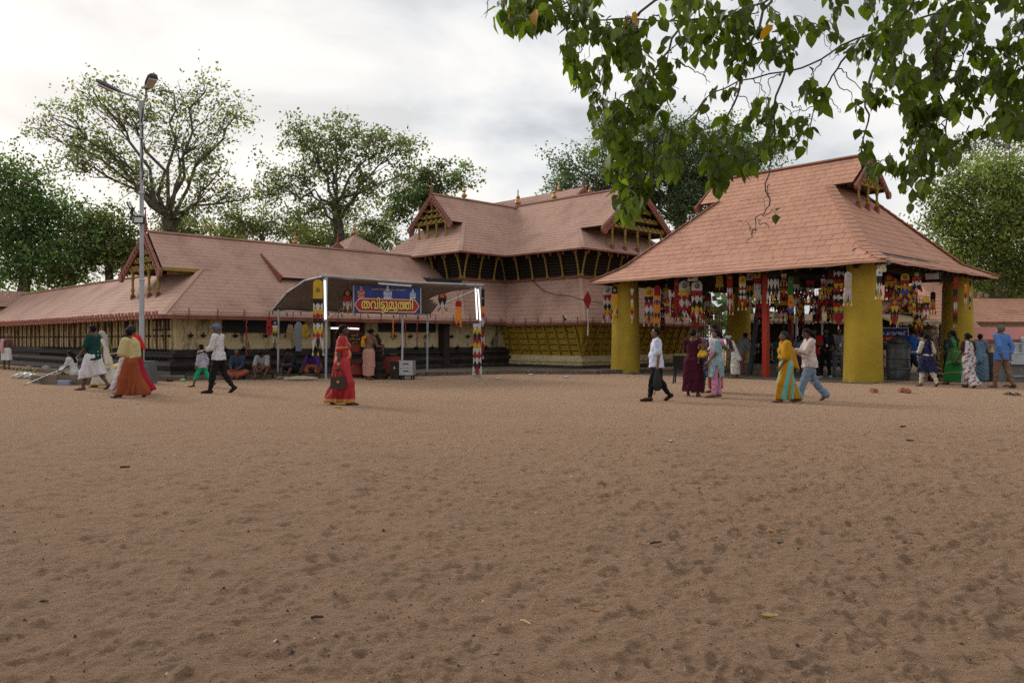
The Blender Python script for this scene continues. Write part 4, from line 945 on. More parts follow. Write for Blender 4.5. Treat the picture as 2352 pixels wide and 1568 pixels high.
# ------------------------------------------------------------------ stall canopy in front of the hall
TARP = mat('grey_brown_tarpaulin', (.27, .235, .215), rough=.7, var=.12, scale=2, bump=.3, bscale=6, trans=.22, ttint=(1, .97, .92))
def build_canopy():
    c = [Vector((gx(746, 24.9), 24.9, 3.33)), Vector((gx(1104, 27.6), 27.6, 3.22)), Vector((gx(988, 30.2), 30.2, 2.36)), Vector((gx(626, 27.6), 27.6, 2.40))]
    t = thing('stall_canopy', 'grey tarpaulin canopy on thin steel poles over the stall in front of the hall', 'canopy', (c[0].x, c[0].y, 0))
    nu, nv = 28, 16; V = []; rr = random.Random(2)
    for j in range(nv + 1):
        for i in range(nu + 1):
            u, v = i / nu, j / nv
            p = (c[0] * (1 - u) + c[1] * u) * (1 - v) + (c[3] * (1 - u) + c[2] * u) * v
            bow = .32 * math.sin(math.pi * min(1, v * 1.0)) * (1 - u) ** 2.2 + .05 * math.sin(math.pi * v)      # the left edge arches over a bent rod
            sag = -.10 * math.sin(math.pi * u) * math.sin(math.pi * v) - .03 * math.sin(u * 19) * v * (1 - v) * 2 + .015 * math.sin(u * 31 + v * 17)
            if u > .86 and .15 < v < .95: sag += .35 * (u - .86) / .14 * math.sin(math.pi * (v - .15) / .8)   # torn, lifted corner
            V.append(p + Vector((0, 0, bow + sag)))
    Fq = []
    for j in range(nv):
        for i in range(nu):
            u, v = (i + .5) / nu, (j + .5) / nv
            if u > .80 + .45 * abs(v - .42) and v > .06: continue      # the right end is torn away
            a = j * (nu + 1) + i; Fq.append((a, a + 1, a + nu + 2, a + nu + 1))
    o = bpy.data.objects.new('tarpaulin', np_mesh('tarpaulin', [v - t.location for v in V], [list(f) for f in Fq], [TARP], smooth=True)); link(o, t)
    sm = o.modifiers.new('thick', 'SOLIDIFY'); sm.thickness = .012
    m = MB()
    m.tube([c[0] + Vector((-.1, 0, .06)), c[0].lerp(c[1], .5) + Vector((0, 0, .0)), c[1] + Vector((.12, 0, .05))], .035, 8); m.build('front_rod', POLE, t, world=True)
    m = MB(); m.tube([c[3], c[3].lerp(c[0], .3) + Vector((0, 0, .28)), c[3].lerp(c[0], .65) + Vector((0, 0, .3)), c[0] + Vector((0, 0, .04))], .03, 6); m.build('side_rod', POLE, t, world=True)
    m = MB(); m.tube([c[3] + Vector((-.25, 0, -.03)), c[2] + Vector((.2, 0, -.04))], .03, 6); m.build('rear_rod', POLE, t, world=True)
    m = MB(); m.tube([c[1] + Vector((0, -.02, -.05)), c[1].lerp(c[2], .72) + Vector((0, 0, .1))], .02, 6); m.build('corner_stay', POLE, t, world=True)
    for px, Y, top in ((748.5, 24.8, 3.33), (1102, 27.5, 3.22), (638.6, 27.4, 2.40), (923.5, 26.7, 2.9), (981, 30.0, 2.36)):
        m = MB(); x = gx(px, Y); m.tube([(x, Y, -.03), (x + .02, Y, top)], .035, 8); m.build('pole', POLE, t, world=True)
    m = MB()
    pts = [c[3].lerp(c[2], i / 12) + Vector((0, -.03, -.05 - .04 * (i % 2))) for i in range(13)]
    for p in pts[::1]: m.bar(p, p + Vector((.03, 0, -.12)), .03)
    m.build('rod_ties', WIRE, t, world=True)
    m = MB(); m.tube([(gx(752, 25), 25, 1.95), (gx(800, 25.6), 25.6, 2.55), (gx(815, 25.8), 25.8, 2.75)], .012, 5); m.build('guy_rope', THATCH, t, world=True)
    def tube_lamp(label, a, b, r=.035):
        a = Vector(a); b = Vector(b); q = thing('tube_lamp', label, 'tube lamp', (a + b) / 2)
        g = MB(); g.tube([a, b], r, 8); g.build('lit_tube', TUBE, q, world=True)
        k = MB(); d = (b - a); 
        for f in (0, 1): k.bar(a.lerp(b, f) - d * .02, a.lerp(b, f) + d * .02, r * 2.4)
        k.bar(a + Vector((.02, .06, 0)), b + Vector((.02, .06, 0)), r * 2.2, r); k.build('fitting', STEEL, q, world=True)
    P = at
    tube_lamp('lit white tube lamp fixed upright on the front left canopy pole', P(746, 642, 24.75), P(747.5, 735, 24.75), .034)
    tube_lamp('left one of the pair of lit tube lamps on the front right canopy pole', P(1092, 661, 27.4), P(1096, 735, 27.4), .024)
    tube_lamp('right one of the pair of lit tube lamps on the front right canopy pole', P(1098, 663, 27.38), P(1103.5, 737, 27.38), .024)
    tube_lamp('lit tube lamp under the eave left of the woman in red', P(758, 753.5, 29.2), P(800, 753.5, 29.8), .03)
    tube_lamp('lit tube lamp under the eave right of the woman in red', P(801, 754, 30.6), P(824, 755, 30.9), .03)
    q = thing('tube_lamp', 'unlit long tube lamp fitting above the blue banner', 'tube lamp', P(908, 652, 25.7)); m = MB(); m.bar(P(869, 650.5, 25.4), P(945, 656, 26.0), .05); m.build('fitting', STEEL, q, world=True)
    m = MB(); m.tube([P(871, 652.5, 25.36), P(944, 658, 25.96)], .014, 6); m.build('unlit_tube', GLASS, q, world=True)
    # blue banner with the stall name
    a = P(812, 655, 25.75); b = P(966, 660.5, 26.75); h = .88; an = math.atan2(b.y - a.y, b.x - a.x); L_ = math.hypot(b.x - a.x, b.y - a.y)
    s = thing('stall_banner', 'blue printed banner with gold lettering on a red plate hung under the canopy', 'banner', a, an); tilt = (b.z - a.z) / L_
    BLUE = mat('banner_print_blue', (.012, .035, .18), rough=.5, var=.5, scale=3.2, spec=.4); PLATE = mat('banner_print_red', (.36, .012, .03), rough=.55, var=.2, scale=3, spec=.4)
    PINK = mat('banner_print_cream', (.68, .40, .24), rough=.55, var=.15); GL = mat('banner_print_gold', (.74, .55, .13), rough=.5, var=.2, scale=30); LB = mat('banner_print_pale', (.42, .48, .66), rough=.55, var=.6, scale=26); RB = mat('banner_print_rose', (.5, .17, .13), rough=.55, var=.6, scale=30)
    def sheet_grid(nm, x0, x1, z0, z1, y, m_, par=s):
        n = 16; V = []; 
        for i in range(n + 1):
            x = x0 + (x1 - x0) * i / n
            V += [(x, y, z0 + tilt * x), (x, y, z1 + tilt * x)]
        return link(bpy.data.objects.new(nm, np_mesh(nm, V, [[2 * i, 2 * i + 2, 2 * i + 3, 2 * i + 1] for i in range(n)], [m_])), par)
    g = MB(); g.prism([(0, 0, 0), (L_, 0, tilt * L_), (L_, 0, tilt * L_ - h), (.03, 0, -h)], (0, .012, 0)); g.build('cloth', BLUE, s)
    g = MB(); 
    for x in (0.0, L_): g.box((x, -.01, tilt * x - h / 2), (.035, .03, h))
    g.build('edge_batten', POLE, s)
    def plate(nm, x0, x1, z0, z1, y, m_, nib):
        zc = (z0 + z1) / 2; pts = [(x0 + nib, z1), (x1 - nib, z1), (x1 - nib * .5, zc + .13), (x1, zc), (x1 - nib * .5, zc - .13), (x1 - nib, z0), (x0 + nib, z0), (x0 + nib * .5, zc - .13), (x0, zc), (x0 + nib * .5, zc + .13)]
        g = MB(); g.quad([(x, y, z + tilt * x) for x, z in pts][::-1]); return g.build(nm, m_, s)
    plate('plate_edge', .03, L_ - .04, -h + .02, -.41, -.004, PINK, .16); plate('plate', .065, L_ - .075, -h + .055, -.445, -.007, PLATE, .16)
    for nm, m_, off, y, dx, dz in (('letter_shadow', BM['k'], .05, -.012, .012, -.012), ('lettering', GL, .022, -.018, 0, 0)):
        o = lettering(nm, WORD, m_, s, .44, L_ * .78, y, off, (L_ * .11 + dx, -.755 + dz))
        for v in o.data.vertices: v.co.z += tilt * v.co.x
    o = lettering('small_lettering', ['അ', 'േ', 'മ', 'മ', ' ', 'ന', 'ാ', 'ര', 'ാ', 'യ', 'ണ', ' ', 'േ', 'ദ', 'വ', 'ീ', ' ', 'ന', 'ാ', 'ര', 'ാ', 'യ', 'ണ'], PINK, s, .075, L_ * .5, -.006, 0, (L_ * .26, -.13))
    for v in o.data.vertices: v.co.z += tilt * v.co.x
    for fx, m_, sc_ in ((.11, RB, 1.05), (.5, LB, 1.25), (.88, LB, .95)):     # small printed seated figures in haloes
        g = MB(); x = fx * L_; z = -.27 + tilt * x
        def disc(cx, cz, rx, rz_, n=14): g.quad([(cx + rx * math.cos(2 * math.pi * i / n), -.009, cz + rz_ * math.sin(2 * math.pi * i / n)) for i in range(n)])
        for cx, cz, rx, rz_ in ((0, .11, .05, .065), (0, .02, .07, .08), (0, -.08, .12, .05), (-.09, .03, .028, .07), (.09, .03, .028, .07), (0, .19, .035, .04)): disc(x + cx * sc_, z + cz * sc_, rx * sc_, rz_ * sc_)
        g.build('printed_figure', m_, s)
    # banners on the canopy
    def cb(px, y0, y1, wpx, Y, label, crest, rows, tails, emblem='k', teeth=2, rz=0, **kw):
        p = P(px, y0, Y); return banner(label, p, rz, round((y1 - y0) / FPX * Y, 2), round(wpx / FPX * Y, 2), crest, rows, tails, emblem, teeth, group='festival banners on the stall canopy', **kw)
    cb(730, 642, 810, 22, 24.65, 'tall yellow crested banner with zigzag rows on the front left canopy pole', 'y', 'kwyrkwyr', 'wkw', emblem='n')
    cb(798.5, 666, 716, 21, 25.9, 'small black crested banner with sun emblem left of the blue banner', 'k', 'rw', 'ryr', emblem='y')
    cb(1016, 673, 717, 19, 27.2, 'small red crested banner with sun emblem right of the blue banner', 'r', 'kw', 'ryr', emblem='y')
    cb(1096, 743, 868, 19, 27.3, 'zigzag banner hanging almost to the ground below the right tube lamps', None, 'wykrywrwk', 'wrw')
    cb(1109, 663, 818, 8, 27.6, 'black crested banner seen nearly edge on beside the right tube lamps', 'k', 'orwkrw', 'r', emblem='w', teeth=1)
    cb(1053, 690, 745, 14, 27.3, 'red topped banner with one long orange tongue near the right tube lamps', 'r', 'ooo', 'oo', emblem=None, teeth=1)
    cb(618, 731, 767, 13, 27.6, 'plain red cloth hanging at the left rear canopy pole', None, 'rrr', '', teeth=1)
    cb(631.5, 735, 781, 11, 27.3, 'small black crested banner beside the plain red cloth', 'k', 'wyk', 'wy', emblem='w')
    for px, yy, lb in ((566, 811, 'long twisted red garland hanging from the hall eave left of the canopy'), (931, 791, 'short red garland hanging from the eave near the steel trunk'), (958, 785, 'dull red garland hanging from the eave by the rear right pole'), (903, 775, 'orange garland hanging from the eave beside the shirtless man')):
        Y = 27.9 if px < 600 else 31; a = P(px, 733, Y); q = thing('garland', lb, 'garland', a, 0, 'garlands under the eave'); hgt = (yy - 733) / FPX * Y
        g = MB(); g.tube([(0.02 * math.sin(i * 2.2), 0, -hgt * i / 12) for i in range(13)], [.016 + .012 * abs(math.sin(i * 1.7)) for i in range(13)], 6); g.build('string', REDD if px != 903 else BM['o'], q)
        g = MB(); g.lathe([(.015, -.10), (.035, -.08), (.015, 0)], (0, 0, -hgt), 6); g.build('tassel', REDD, q)
    # clothes on hangers under the eave
    for px, y0, y1, wp, m_, lb in ((735, 745, 782, 17, 'tan_vest', 'bundle of beige bead strings hanging under the eave behind the stall'), (685, 739, 806, 16, 'grey_shirt', 'grey shirt hanging on a hanger under the eave'), (701, 745, 777, 15, 'yellow_cloth', 'yellow and orange garlands bunched under the eave')):
        if m_ == 'tan_vest': px = 667
        Y = 28.6; a = P(px, y0, Y); q = thing('hanging_cloth' if m_ != 'grey_shirt' else 'hanging_shirt', lb, 'hanging cloth', a); w = wp / FPX * Y; hh = (y1 - y0) / FPX * Y
        mm = {'tan_vest': mat('bead_strings', (.33, .22, .12), var=.5, scale=30), 'grey_shirt': mat('grey_cotton', (.20, .22, .24), var=.15), 'yellow_cloth': BM['y']}[m_]
        g = MB()
        if m_ == 'grey_shirt':
            g.prism([(-w * .2, 0, 0), (w * .2, 0, 0), (w * .55, 0, -.14), (w * .62, 0, -.45), (w * .42, 0, -.45), (w * .42, 0, -hh), (-w * .36, 0, -hh), (-w * .42, 0, -.45), (-w * .6, 0, -.45), (-w * .55, 0, -.14)][::-1], (0, .08, 0))
        else:
            for i in range(6): x = -w / 2 + w * (i + .5) / 6; g.tube([(x * .5, 0, 0), (x, 0, -hh * .4), (x * 1.05, .01, -hh * (.85 + .05 * (i % 3)))], [.015, .025, .03], 5)
        g.build('cloth', mm, q); g = MB(); g.tube([(0, 0, 0), (0, 0, .12), (.04, 0, .16)], .008, 4); g.build('hook', WIRE, q)
build_canopy()

def build_stall_goods():
    P = at
    # steel trunk on castors, dark crate beside it
    Y = 26.6; x = gx(936, Y); t = thing('steel_chest', 'two drawer steel trunk on castors beside the canopy pole', 'trunk', (x, Y, 0), R(-8))
    for i in range(2):
        m = MB(); m.box((0, 0, .27 + i * .24), (.46, .4, .225)); m.box((0, 0, .375 + i * .24), (.48, .42, .03)); d = m.build('drawer', STEEL, t); g = MB(); g.box((0, -.215, .30 + i * .24), (.18, .03, .03)); g.build('handle', BLACK, d)
    m = MB(); m.box((0, 0, .63), (.49, .43, .03)); m.build('lid', STEEL, t)
    for sx in (-1, 1):
        for sy in (-1, 1): m = MB(); m.tube([(sx * .18 - .02, sy * .15, .055), (sx * .18 + .02, sy * .15, .055)], .055, 10); m.bar((sx * .18, sy * .15, .06), (sx * .18, sy * .15, .16), .03); m.build('castor', BLACK, t)
    x = gx(910, Y + .1); t = thing('dark_crate', 'dark brown metal crate standing against the steel trunk', 'crate', (x, Y + .1, 0), R(-8))
    m = MB(); m.box((0, 0, .33), (.32, .40, .60)); m.build('box', TIMBER, t); m = MB(); m.box((0, 0, .645), (.34, .42, .03)); m.build('lid', REDD, t)
    m = MB(); m.box((0, -.21, .4), (.05, .02, .08)); m.build('latch', STEEL, t)
    # low table with offerings, behind the standing man
    Y = 27.6; x = gx(876, Y); t = thing('stall_table', 'low dark table with brass pots behind the shirtless man', 'table', (x, Y, 0), R(20))
    m = MB(); m.box((0, 0, .72), (1.3, .7, .05)); m.build('table_top', TIMBER, t)
    for sx in (-1, 1):
        for sy in (-1, 1): m = MB(); m.box((sx * .6, sy * .3, .35), (.06, .06, .70)); m.build('leg', TIMBER, t)
    m = MB(); m.prism([(-.66, -.36, .755), (.66, -.36, .755), (.66, -.36, .3), (.3, -.38, .22), (-.1, -.36, .28), (-.66, -.38, .24)], (0, .02, 0)); q = m.build('table_cloth', REDD, t)
    for i, (dx, lb) in enumerate(((-.35, 'round brass pot at the left of the low stall table'), (.05, 'tall brass lamp in the middle of the low stall table'), (.42, 'brass bowl at the right of the low stall table'))):
        p = Vector((x, Y, .75)) + Matrix.Rotation(R(20), 3, 'Z') @ Vector((dx, 0, 0)); o = MB()
        o.lathe([[(.06, 0), (.13, .05), (.14, .12), (.08, .2), (.1, .23)], [(.12, 0), (.03, .05), (.03, .3), (.12, .33), (.02, .36), (.015, .45)], [(.05, 0), (.16, .09), (.17, .1)]][i], (0, 0, 0), 12)
        b = o.build(('brass_pot', 'brass_lamp', 'brass_bowl')[i], GOLD, None, smooth=True); b.location = p; tag(b, lb, ('pot', 'lamp', 'bowl')[i])
    Y = 27.0; q = thing('stone_pedestal', 'black stone lamp pedestal in front of the shirtless man', 'pedestal', (gx(868, Y), Y, 0))
    m = MB(); m.lathe([(.34, 0), (.36, .12), (.26, .2), (.3, .34), (.2, .42), (.17, .6), (.26, .72), (.3, .8), (.18, .86)], (0, 0, 0), 14); m.build('base', DARK, q, smooth=True)
    m = MB(); m.lathe([(.14, .85), (.2, .95), (.15, 1.05), (.24, 1.16), (.1, 1.22), (.13, 1.32), (.05, 1.45), (.01, 1.55)], (0, 0, 0), 14); m.build('lamp_head', DARK, q, smooth=True)
    for i, (px, py, cl, lb) in enumerate(((889, 866, 'o', 'dull orange cloth sack slumped behind the dark crate'), (821, 868, 'r', 'dark red cloth bag on the ground right of the woman in red'))):
        p = P(px, py, 28.0 - i * .3); p.z = .05; b = thing('cloth_sack', lb, 'sack', p); m = MB(); m.lathe([(.16, 0), (.27, .08), (.24, .3), (.13, .42), (.17, .5)], (0, 0, 0), 11, sx=1.2)
        for j, v in enumerate(m.v): v.x += .03 * math.sin(j * 1.7); v.y += .03 * math.sin(j * 2.3)
        m.build('cloth', mat('dull_orange_cloth', (.25, .08, .03), var=.2) if cl == 'o' else REDD, b, smooth=True); m = MB(); m.lathe([(.10, -.02), (.12, .0), (.10, .02)], (0, 0, .42), 8); m.build('tie', TIMBER, b)
    Y = 28.4; a = P(814, 760, Y + 1.4); t = thing('notice_board', 'small brown notice board with gold lettering under the eave', 'sign', a, R(38))
    m = MB(); m.box((0, 0, -.28), (.62, .03, .46)); m.build('board', TIMBER, t)
    for i, wd in enumerate((['േ', 'ദ', 'വ', 'ി'], ['വ', 'ഴ', 'ി', 'പ', 'ാ', 'ട'], ['ക', 'ൗ'])):
        lettering('lettering', wd, GOLD, t, .12, (.3, .48, .26)[i], -.018, 0, (-.25 + (.1, 0, .12)[i], -.2 - i * .14))
    # low step on which the men sit
    t = thing('seat_step', 'long low dark stone step on which the four men sit', 'step', (gx(640, 27.3), 27.3, 0), R(24))
    for i in range(6): m = MB(); m.box((-2.5 + i * 1.0, .3, .1), (.98, .7, .22), taper=.97); m.build('stone', DARK, t)
    b = thing('folded_sack', 'pale folded sack lying beside the rear left canopy pole', 'sack', P(692, 866, 26.2) , R(5)); b.location.z = 0
    m = MB(); m.lathe([(.1, 0), (.3, .03), (.28, .1), (.05, .14)], (0, 0, 0), 10, sx=1.9); m.build('cloth', mat('jute_cloth', (.42, .33, .22), var=.25, scale=8, bump=.4), b, smooth=True)
build_stall_goods()

# ------------------------------------------------------------------ street lamp
def build_lamp():
    Y = 24.3; x = gx(328, Y); t = thing('street_lamp', 'tall grey twin armed street lamp on a concrete block', 'street lamp', (x, Y, 0))
    m = MB(); m.box((.04, 0, .34), (.56, .56, .70), taper=.97); m.build('concrete_block', CONC, t)
    m = MB(); m.tube([(-.03, 0, .68), (-.03, 0, 3.2)], .075, 12); m.tube([(-.03, 0, 3.2), (-.03, 0, 5.9)], .062, 12); m.tube([(-.03, 0, 5.9), (-.03, 0, 8.75)], .05, 12); m.build('pole', POLE, t, smooth=True)
    m = MB()
    for z in (3.2, 5.9, 5.2, 7.6, 8.0): m.lathe([(.085, -.03), (.09, 0), (.085, .03)], (-.03, 0, z), 12)
    m.tube([(-.35, 0, 6.42), (.3, 0, 6.42)], .018, 6); m.build('clamp', STEEL, t)
    m = MB(); m.tube([(.02 + .03 * math.sin(i * 1.9), -.06, 6.3 + i * .2) for i in range(12)], .018, 5); m.build('cable', WIRE, t)
    for s, tip, yaw in ((-1, Vector((-.62, -.1, 8.98)), 20), (1, Vector((.26, -.30, 9.0)), -48)):
        m = MB(); m.tube([(-.03 + s * .03, 0, 8.2), (-.03 + s * .05, 0, 8.7), (s * .12, -.05, 8.82), tip], .035, 8); arm = m.build('lamp_arm', POLE, t, smooth=True)
        d = Vector((tip.x, tip.y, .12)).normalized(); d = Vector((s * abs(math.cos(R(yaw))), -abs(math.sin(R(yaw))), .42)).normalized(); sd = d.cross(Vector((0, 0, 1))).normalized(); u = sd.cross(d)
        L_ = .74; prof = [(0, .06, .05), (.12, .10, .07), (.36, .155, .10), (.62, .165, .10), (.74, .10, .06)]; h = MB(); rings = []
        for f, wd, ht in prof:
            c = tip + d * f; rings.append([c + sd * a * wd + u * b * ht for a, b in ((-1, -.35), (-.8, .5), (0, .75), (.8, .5), (1, -.35), (0, -.45))])
        vs = [v for r in rings for v in r]; fs = [(i * 6 + j, i * 6 + (j + 1) % 6, i * 6 + 6 + (j + 1) % 6, i * 6 + 6 + j) for i in range(4) for j in range(6)] + [tuple(range(6))[::-1], tuple(range(24, 30))]
        h.add(vs, fs); hd = h.build('lamp_head', CONC, t)
        g = MB(); c0 = tip + d * .2 - u * .07; c1 = tip + d * .64 - u * .075; g.prism([c0 - sd * .10, c0 + sd * .10, c1 + sd * .125, c1 - sd * .125], -u * .04); g.build('lamp_glass', GLASS, hd)
    for nm, lb, dx, dz, rz_ in (('flood_lamp', 'flood lamp facing forward halfway up the street lamp pole', 0.0, 5.02, 4), ('flood_lamp', 'dark flood lamp turned away at the left of the lamp pole', -.22, 5.12, 60), ('flood_lamp', 'dark flood lamp pointing back on the lamp pole bracket', -.30, 5.35, 120)):
        flood(nm, lb, (x - .03 + dx, Y - .16 if dx == 0 else Y, dz), R(rz_), -8 if dx == 0 else 20, .62 if dx == 0 else .5)
    m = MB(); m.tube([(-.03, 0, 5.1), (-.25, .02, 5.3), (-.42, .02, 5.62)], .028, 6); m.build('side_bracket', STEEL, t)
build_lamp()

# ------------------------------------------------------------------ right hand background
CREAMW = mat('pale_cream_wall', (.55, .45, .28), rough=.9, var=.12, scale=2, stain=(.15, .12, .08), sscale=(.8, .8, 2), slo=.58, shi=.78)
MAROON = mat('maroon_sheet', (.20, .05, .045), rough=.6, var=.15, scale=3)
STONEG = mat('grey_granite', (.17, .17, .165), rough=.75, var=.25, scale=12, bump=.3, bscale=40)
def roofed(name, label, cat, o, rz, L_, wd, zw, zr, ov, wall, course=.26, gab=True):
    """simple long building: wall box, hipped roof with shingle courses"""
    t = thing(name, label, cat, o, rz); m = MB(); m.box((0, 0, zw / 2), (L_ - 2 * ov, wd - 2 * ov, zw)); m.build('wall', wall, t)
    a, b = L_ / 2, wd / 2; r = MB(); d = MB()
    ps = [[(-a, -b, zw), (a, -b, zw), (a - b, 0, zr), (-a + b, 0, zr)], [(a, -b, zw), (a, b, zw), (a - b, 0, zr)], [(-a, b, zw), (-a, -b, zw), (-a + b, 0, zr)], [(a, b, zw), (-a, b, zw), (-a + b, 0, zr), (a - b, 0, zr)]]
    for p in ps: slope(r, p, course=course, tw=.42, t=.02); sheet(d, [Vector(v) - Vector((0, 0, .012)) for v in p], .06)
    r.build('roof', ROOF_P, t); d.build('roof_deck', TIMBER, t)
    m = MB(); 
    for s in (-1, 1): m.bar((-a, s * b, zw - .03), (a, s * b, zw - .03), .06, .1)
    m.build('eave_board', REDWOOD, t); return t
def build_right():
    Y = 43; h = roofed('side_hall', 'low side hall with lit terracotta roof at the right edge beyond the pavilion', 'hall', (gx(2400, Y) , Y + 2.5, 0), R(2), 13.5, 7.0, 2.3, 3.72, .5, CREAMW)
    finial(h, (-2.2, 0, 3.72), .35)
    h2 = roofed('rear_hall', 'red roofed hall seen behind the pavilion between its right columns', 'hall', (gx(2085, 50), 50, 0), R(42), 13, 8, 3.6, 6.2, .6, CREAMW)
    g = thing('porch_roof', 'small gabled porch roof behind the rear right column with orange bargeboard', 'porch', tuple(Vector((gx(2125, 38), 38, 0))), R(35))
    m = MB(); slope(m, [(-2.2, -1.6, 1.9), (2.2, -1.6, 1.9), (2.2, 0, 3.5), (-2.2, 0, 3.5)]); slope(m, [(2.2, 1.6, 1.9), (-2.2, 1.6, 1.9), (-2.2, 0, 3.5), (2.2, 0, 3.5)]); m.build('roof', ROOF_P, g)
    gable(g, (-2.25, 0, 3.5), (-2.25, 1.6, 1.9), (-2.25, -1.6, 1.9), (-1, 0, 0), posts=2, post_drop=.6, bw=.2)
    m = MB(); m.box((0, 0, .94), (3.6, 2.6, 1.88)); m.build('wall', CREAMW, g)
    # maroon sheet roof over the queue lane, cream wall under it
    w = thing('lane_shelter', 'long maroon sheet roof over a cream wall at the right', 'shelter', (gx(2300, 36), 36, 0), R(3))
    m = MB(); m.prism([(-5.6, -.4, 1.33), (7, -.4, 1.33), (7, 1.2, 1.9), (-5.6, 1.2, 1.9)], (0, 0, .05)); m.build('sheet_roof', PINKROOF, w)
    m = MB(); m.box((.7, -.36, 1.24), (12.4, .10, .2)); m.build('fascia', MAROON, w)
    m = MB(); m.box((.7, 0, .55), (12, .2, 1.1)); m.build('wall', CREAMW, w)
    for i in range(6): m = MB(); m.box((-4.5 + i * 2, -.13, .56), (.22, .07, 1.12)); m.build('pilaster', CREAM_C, w)
    # granite washing counter with pipe rails
    Y = 25.5; c = thing('wash_counter', 'grey granite washing counter with pipe rails at the right edge', 'counter', (gx(2345, Y), Y, 0), R(-6))
    m = MB(); m.box((.55, 0, .28), (2.2, .9, .56)); m.build('base', STONEG, c); m = MB(); m.box((.55, -.1, .60), (2.3, 1.0, .07)); m.build('counter_top', STEEL, c)
    m = MB(); m.box((-.78, .1, .47), (.42, .8, .94), taper=.98); m.build('end_block', STONEG, c); m = MB(); m.box((.7, .42, .95), (1.6, .1, .62)); m.build('backsplash', STEEL, c)
    for z in (.18, .92, 1.22): m = MB(); m.tube([(-.5, -.52, z), (1.7, -.52, z)], .022, 8); m.build('pipe_rail', STEEL, c)
    for i in range(3): m = MB(); m.lathe([(.09, 0), (.1, .05), (.1, .13), (.07, .17), (.0, .19)], (-.3 + i * .5, .3, 1.26), 12); m.tube([(-.3 + i * .5, .3, .9), (-.3 + i * .5, .3, 1.27)], .03, 6); m.build('tap_cap', STEEL, c)
    # steel bin
    Y = 26.3; b = thing('steel_bin', 'battered grey steel drum bin filled with rubbish right of the front column', 'bin', (gx(2063, Y), Y, 0), R(10))
    m = MB(); r = .37; pr = [(r * .93, 0)]
    for i in range(3): z = .06 + i * .36; pr += [(r, z), (r, z + .28), (r + .025, z + .30), (r + .025, z + .33), (r, z + .35)]
    pr += [(r, 1.14), (r + .03, 1.16), (r + .03, 1.19), (r - .02, 1.2), (r - .03, 1.12)]
    m.lathe(pr, (0, 0, 0), 26)
    for v in m.v: v.x += .012 * math.sin(v.z * 9 + v.y * 7); v.y += .012 * math.sin(v.z * 7 + v.x * 9)
    m.build('drum', mat('dented_dull_steel', (.11, .115, .12), rough=.45, var=.35, scale=5, metal=.6, bump=.35, bscale=6, stain=(.20, .12, .08), sscale=(3, 3, 3), slo=.56, shi=.72), b, smooth=True)
    m = MB(); rr = random.Random(3)
    for i in range(16): m.box((rr.uniform(-.25, .25), rr.uniform(-.25, .25), 1.14 + rr.uniform(0, .12)), (.26, .2, .12), rot=(rr.random() * 3, rr.random() * 3, rr.random() * 3))
    m.bar((0, 0, 1.15), (-.12, .05, 1.42), .07); m.bar((.05, 0, 1.15), (.28, -.1, 1.3), .06); m.build('rubbish', mat('dark_rubbish', (.05, .05, .055), var=.6, scale=10), b)
    # counter sign behind the front column
    Y = 31.5; s = thing('counter_sign', 'blue counter sign with white lettering and a red price strip', 'sign', at(2085, 752, Y), R(-8)); P_ = mat('sign_print_navy', (.025, .02, .16), rough=.5, var=.15); WH = mat('sign_print_white', (.7, .7, .72), var=.05); RD = mat('sign_print_red', (.55, .03, .02), var=.1); YL = mat('sign_print_yellow', (.75, .5, .05), var=.1)
    m = MB(); m.box((-.65, 0, -.3), (1.34, .02, .58)); m.build('board', P_, s); m = MB()
    for z in (-.012, -.59): m.box((-.65, -.012, z), (1.36, .02, .025))
    for x in (.015, -1.315): m.box((x, -.012, -.3), (.025, .02, .6))
    m.build('board_edge', WH, s)
    lettering('lettering', ['ക', 'ര', ' ', 'ക', 'ൗ', ('ണ', 0, .0, 1, .86), ('ട', 0, -.02, .8, .46), ('ട', .02, .0, 1, None), 'ർ'], WH, s, .21, 1.12, -.014, .012, (-1.2, -.30))
    m = MB(); m.box((-.86, -.011, -.44), (.76, .012, .15)); m.build('price_strip', RD, s); lettering('price_lettering', list('30/-'), YL, s, .17, .30, -.02, .012, (-.86, -.50)); lettering('price_word', ['ന', 'ി', 'ര', 'ക', '്', 'ക'], YL, s, .11, .30, -.02, .0, (-1.2, -.48))
    m = MB(); m.tube([(-1.2, .04, -.0), (-1.2, .04, -1.8)], .02, 6); m.tube([(-.05, .04, 0), (-.05, .04, -1.8)], .02, 6); m.build('sign_post', STEEL, s)
    # stalls with thatch behind the pavilion
    rr = random.Random(5)
    for (px0, px1, Y, zt, lb) in ((1690, 1990, 40, 2.2, 'long thatched stall roof seen through the pavilion above the railing'), (2035, 2140, 36, 2.05, 'short thatched stall roof right of the front column above the blue sign')):
        x0, x1 = gx(px0, Y), gx(px1, Y); q = thing('thatched_stall', lb, 'stall', ((x0 + x1) / 2, Y, 0), R(4)); hw = (x1 - x0) / 2
        m = MB(); m.prism([(-hw, -.8, zt), (hw, -.8, zt), (hw, .9, zt + .4), (-hw, .9, zt + .4)], (0, 0, .1))
        n = int(hw * 2 / .12)
        for i in range(n): x = -hw + .12 * i; m.bar((x, -.78, zt + .08), (x + rr.uniform(-.05, .05), -.95 - rr.uniform(0, .12), zt - rr.uniform(0, .1)), .06, .02)
        m.build('thatch', THATCH, q)
        for i in range(int(hw) + 1): m = MB(); m.tube([(-hw + i * 2 + .1, -.7, 0), (-hw + i * 2 + .1, -.7, zt + .05)], .05, 6); m.build('pole', TIMBER if i % 2 else STEEL, q)
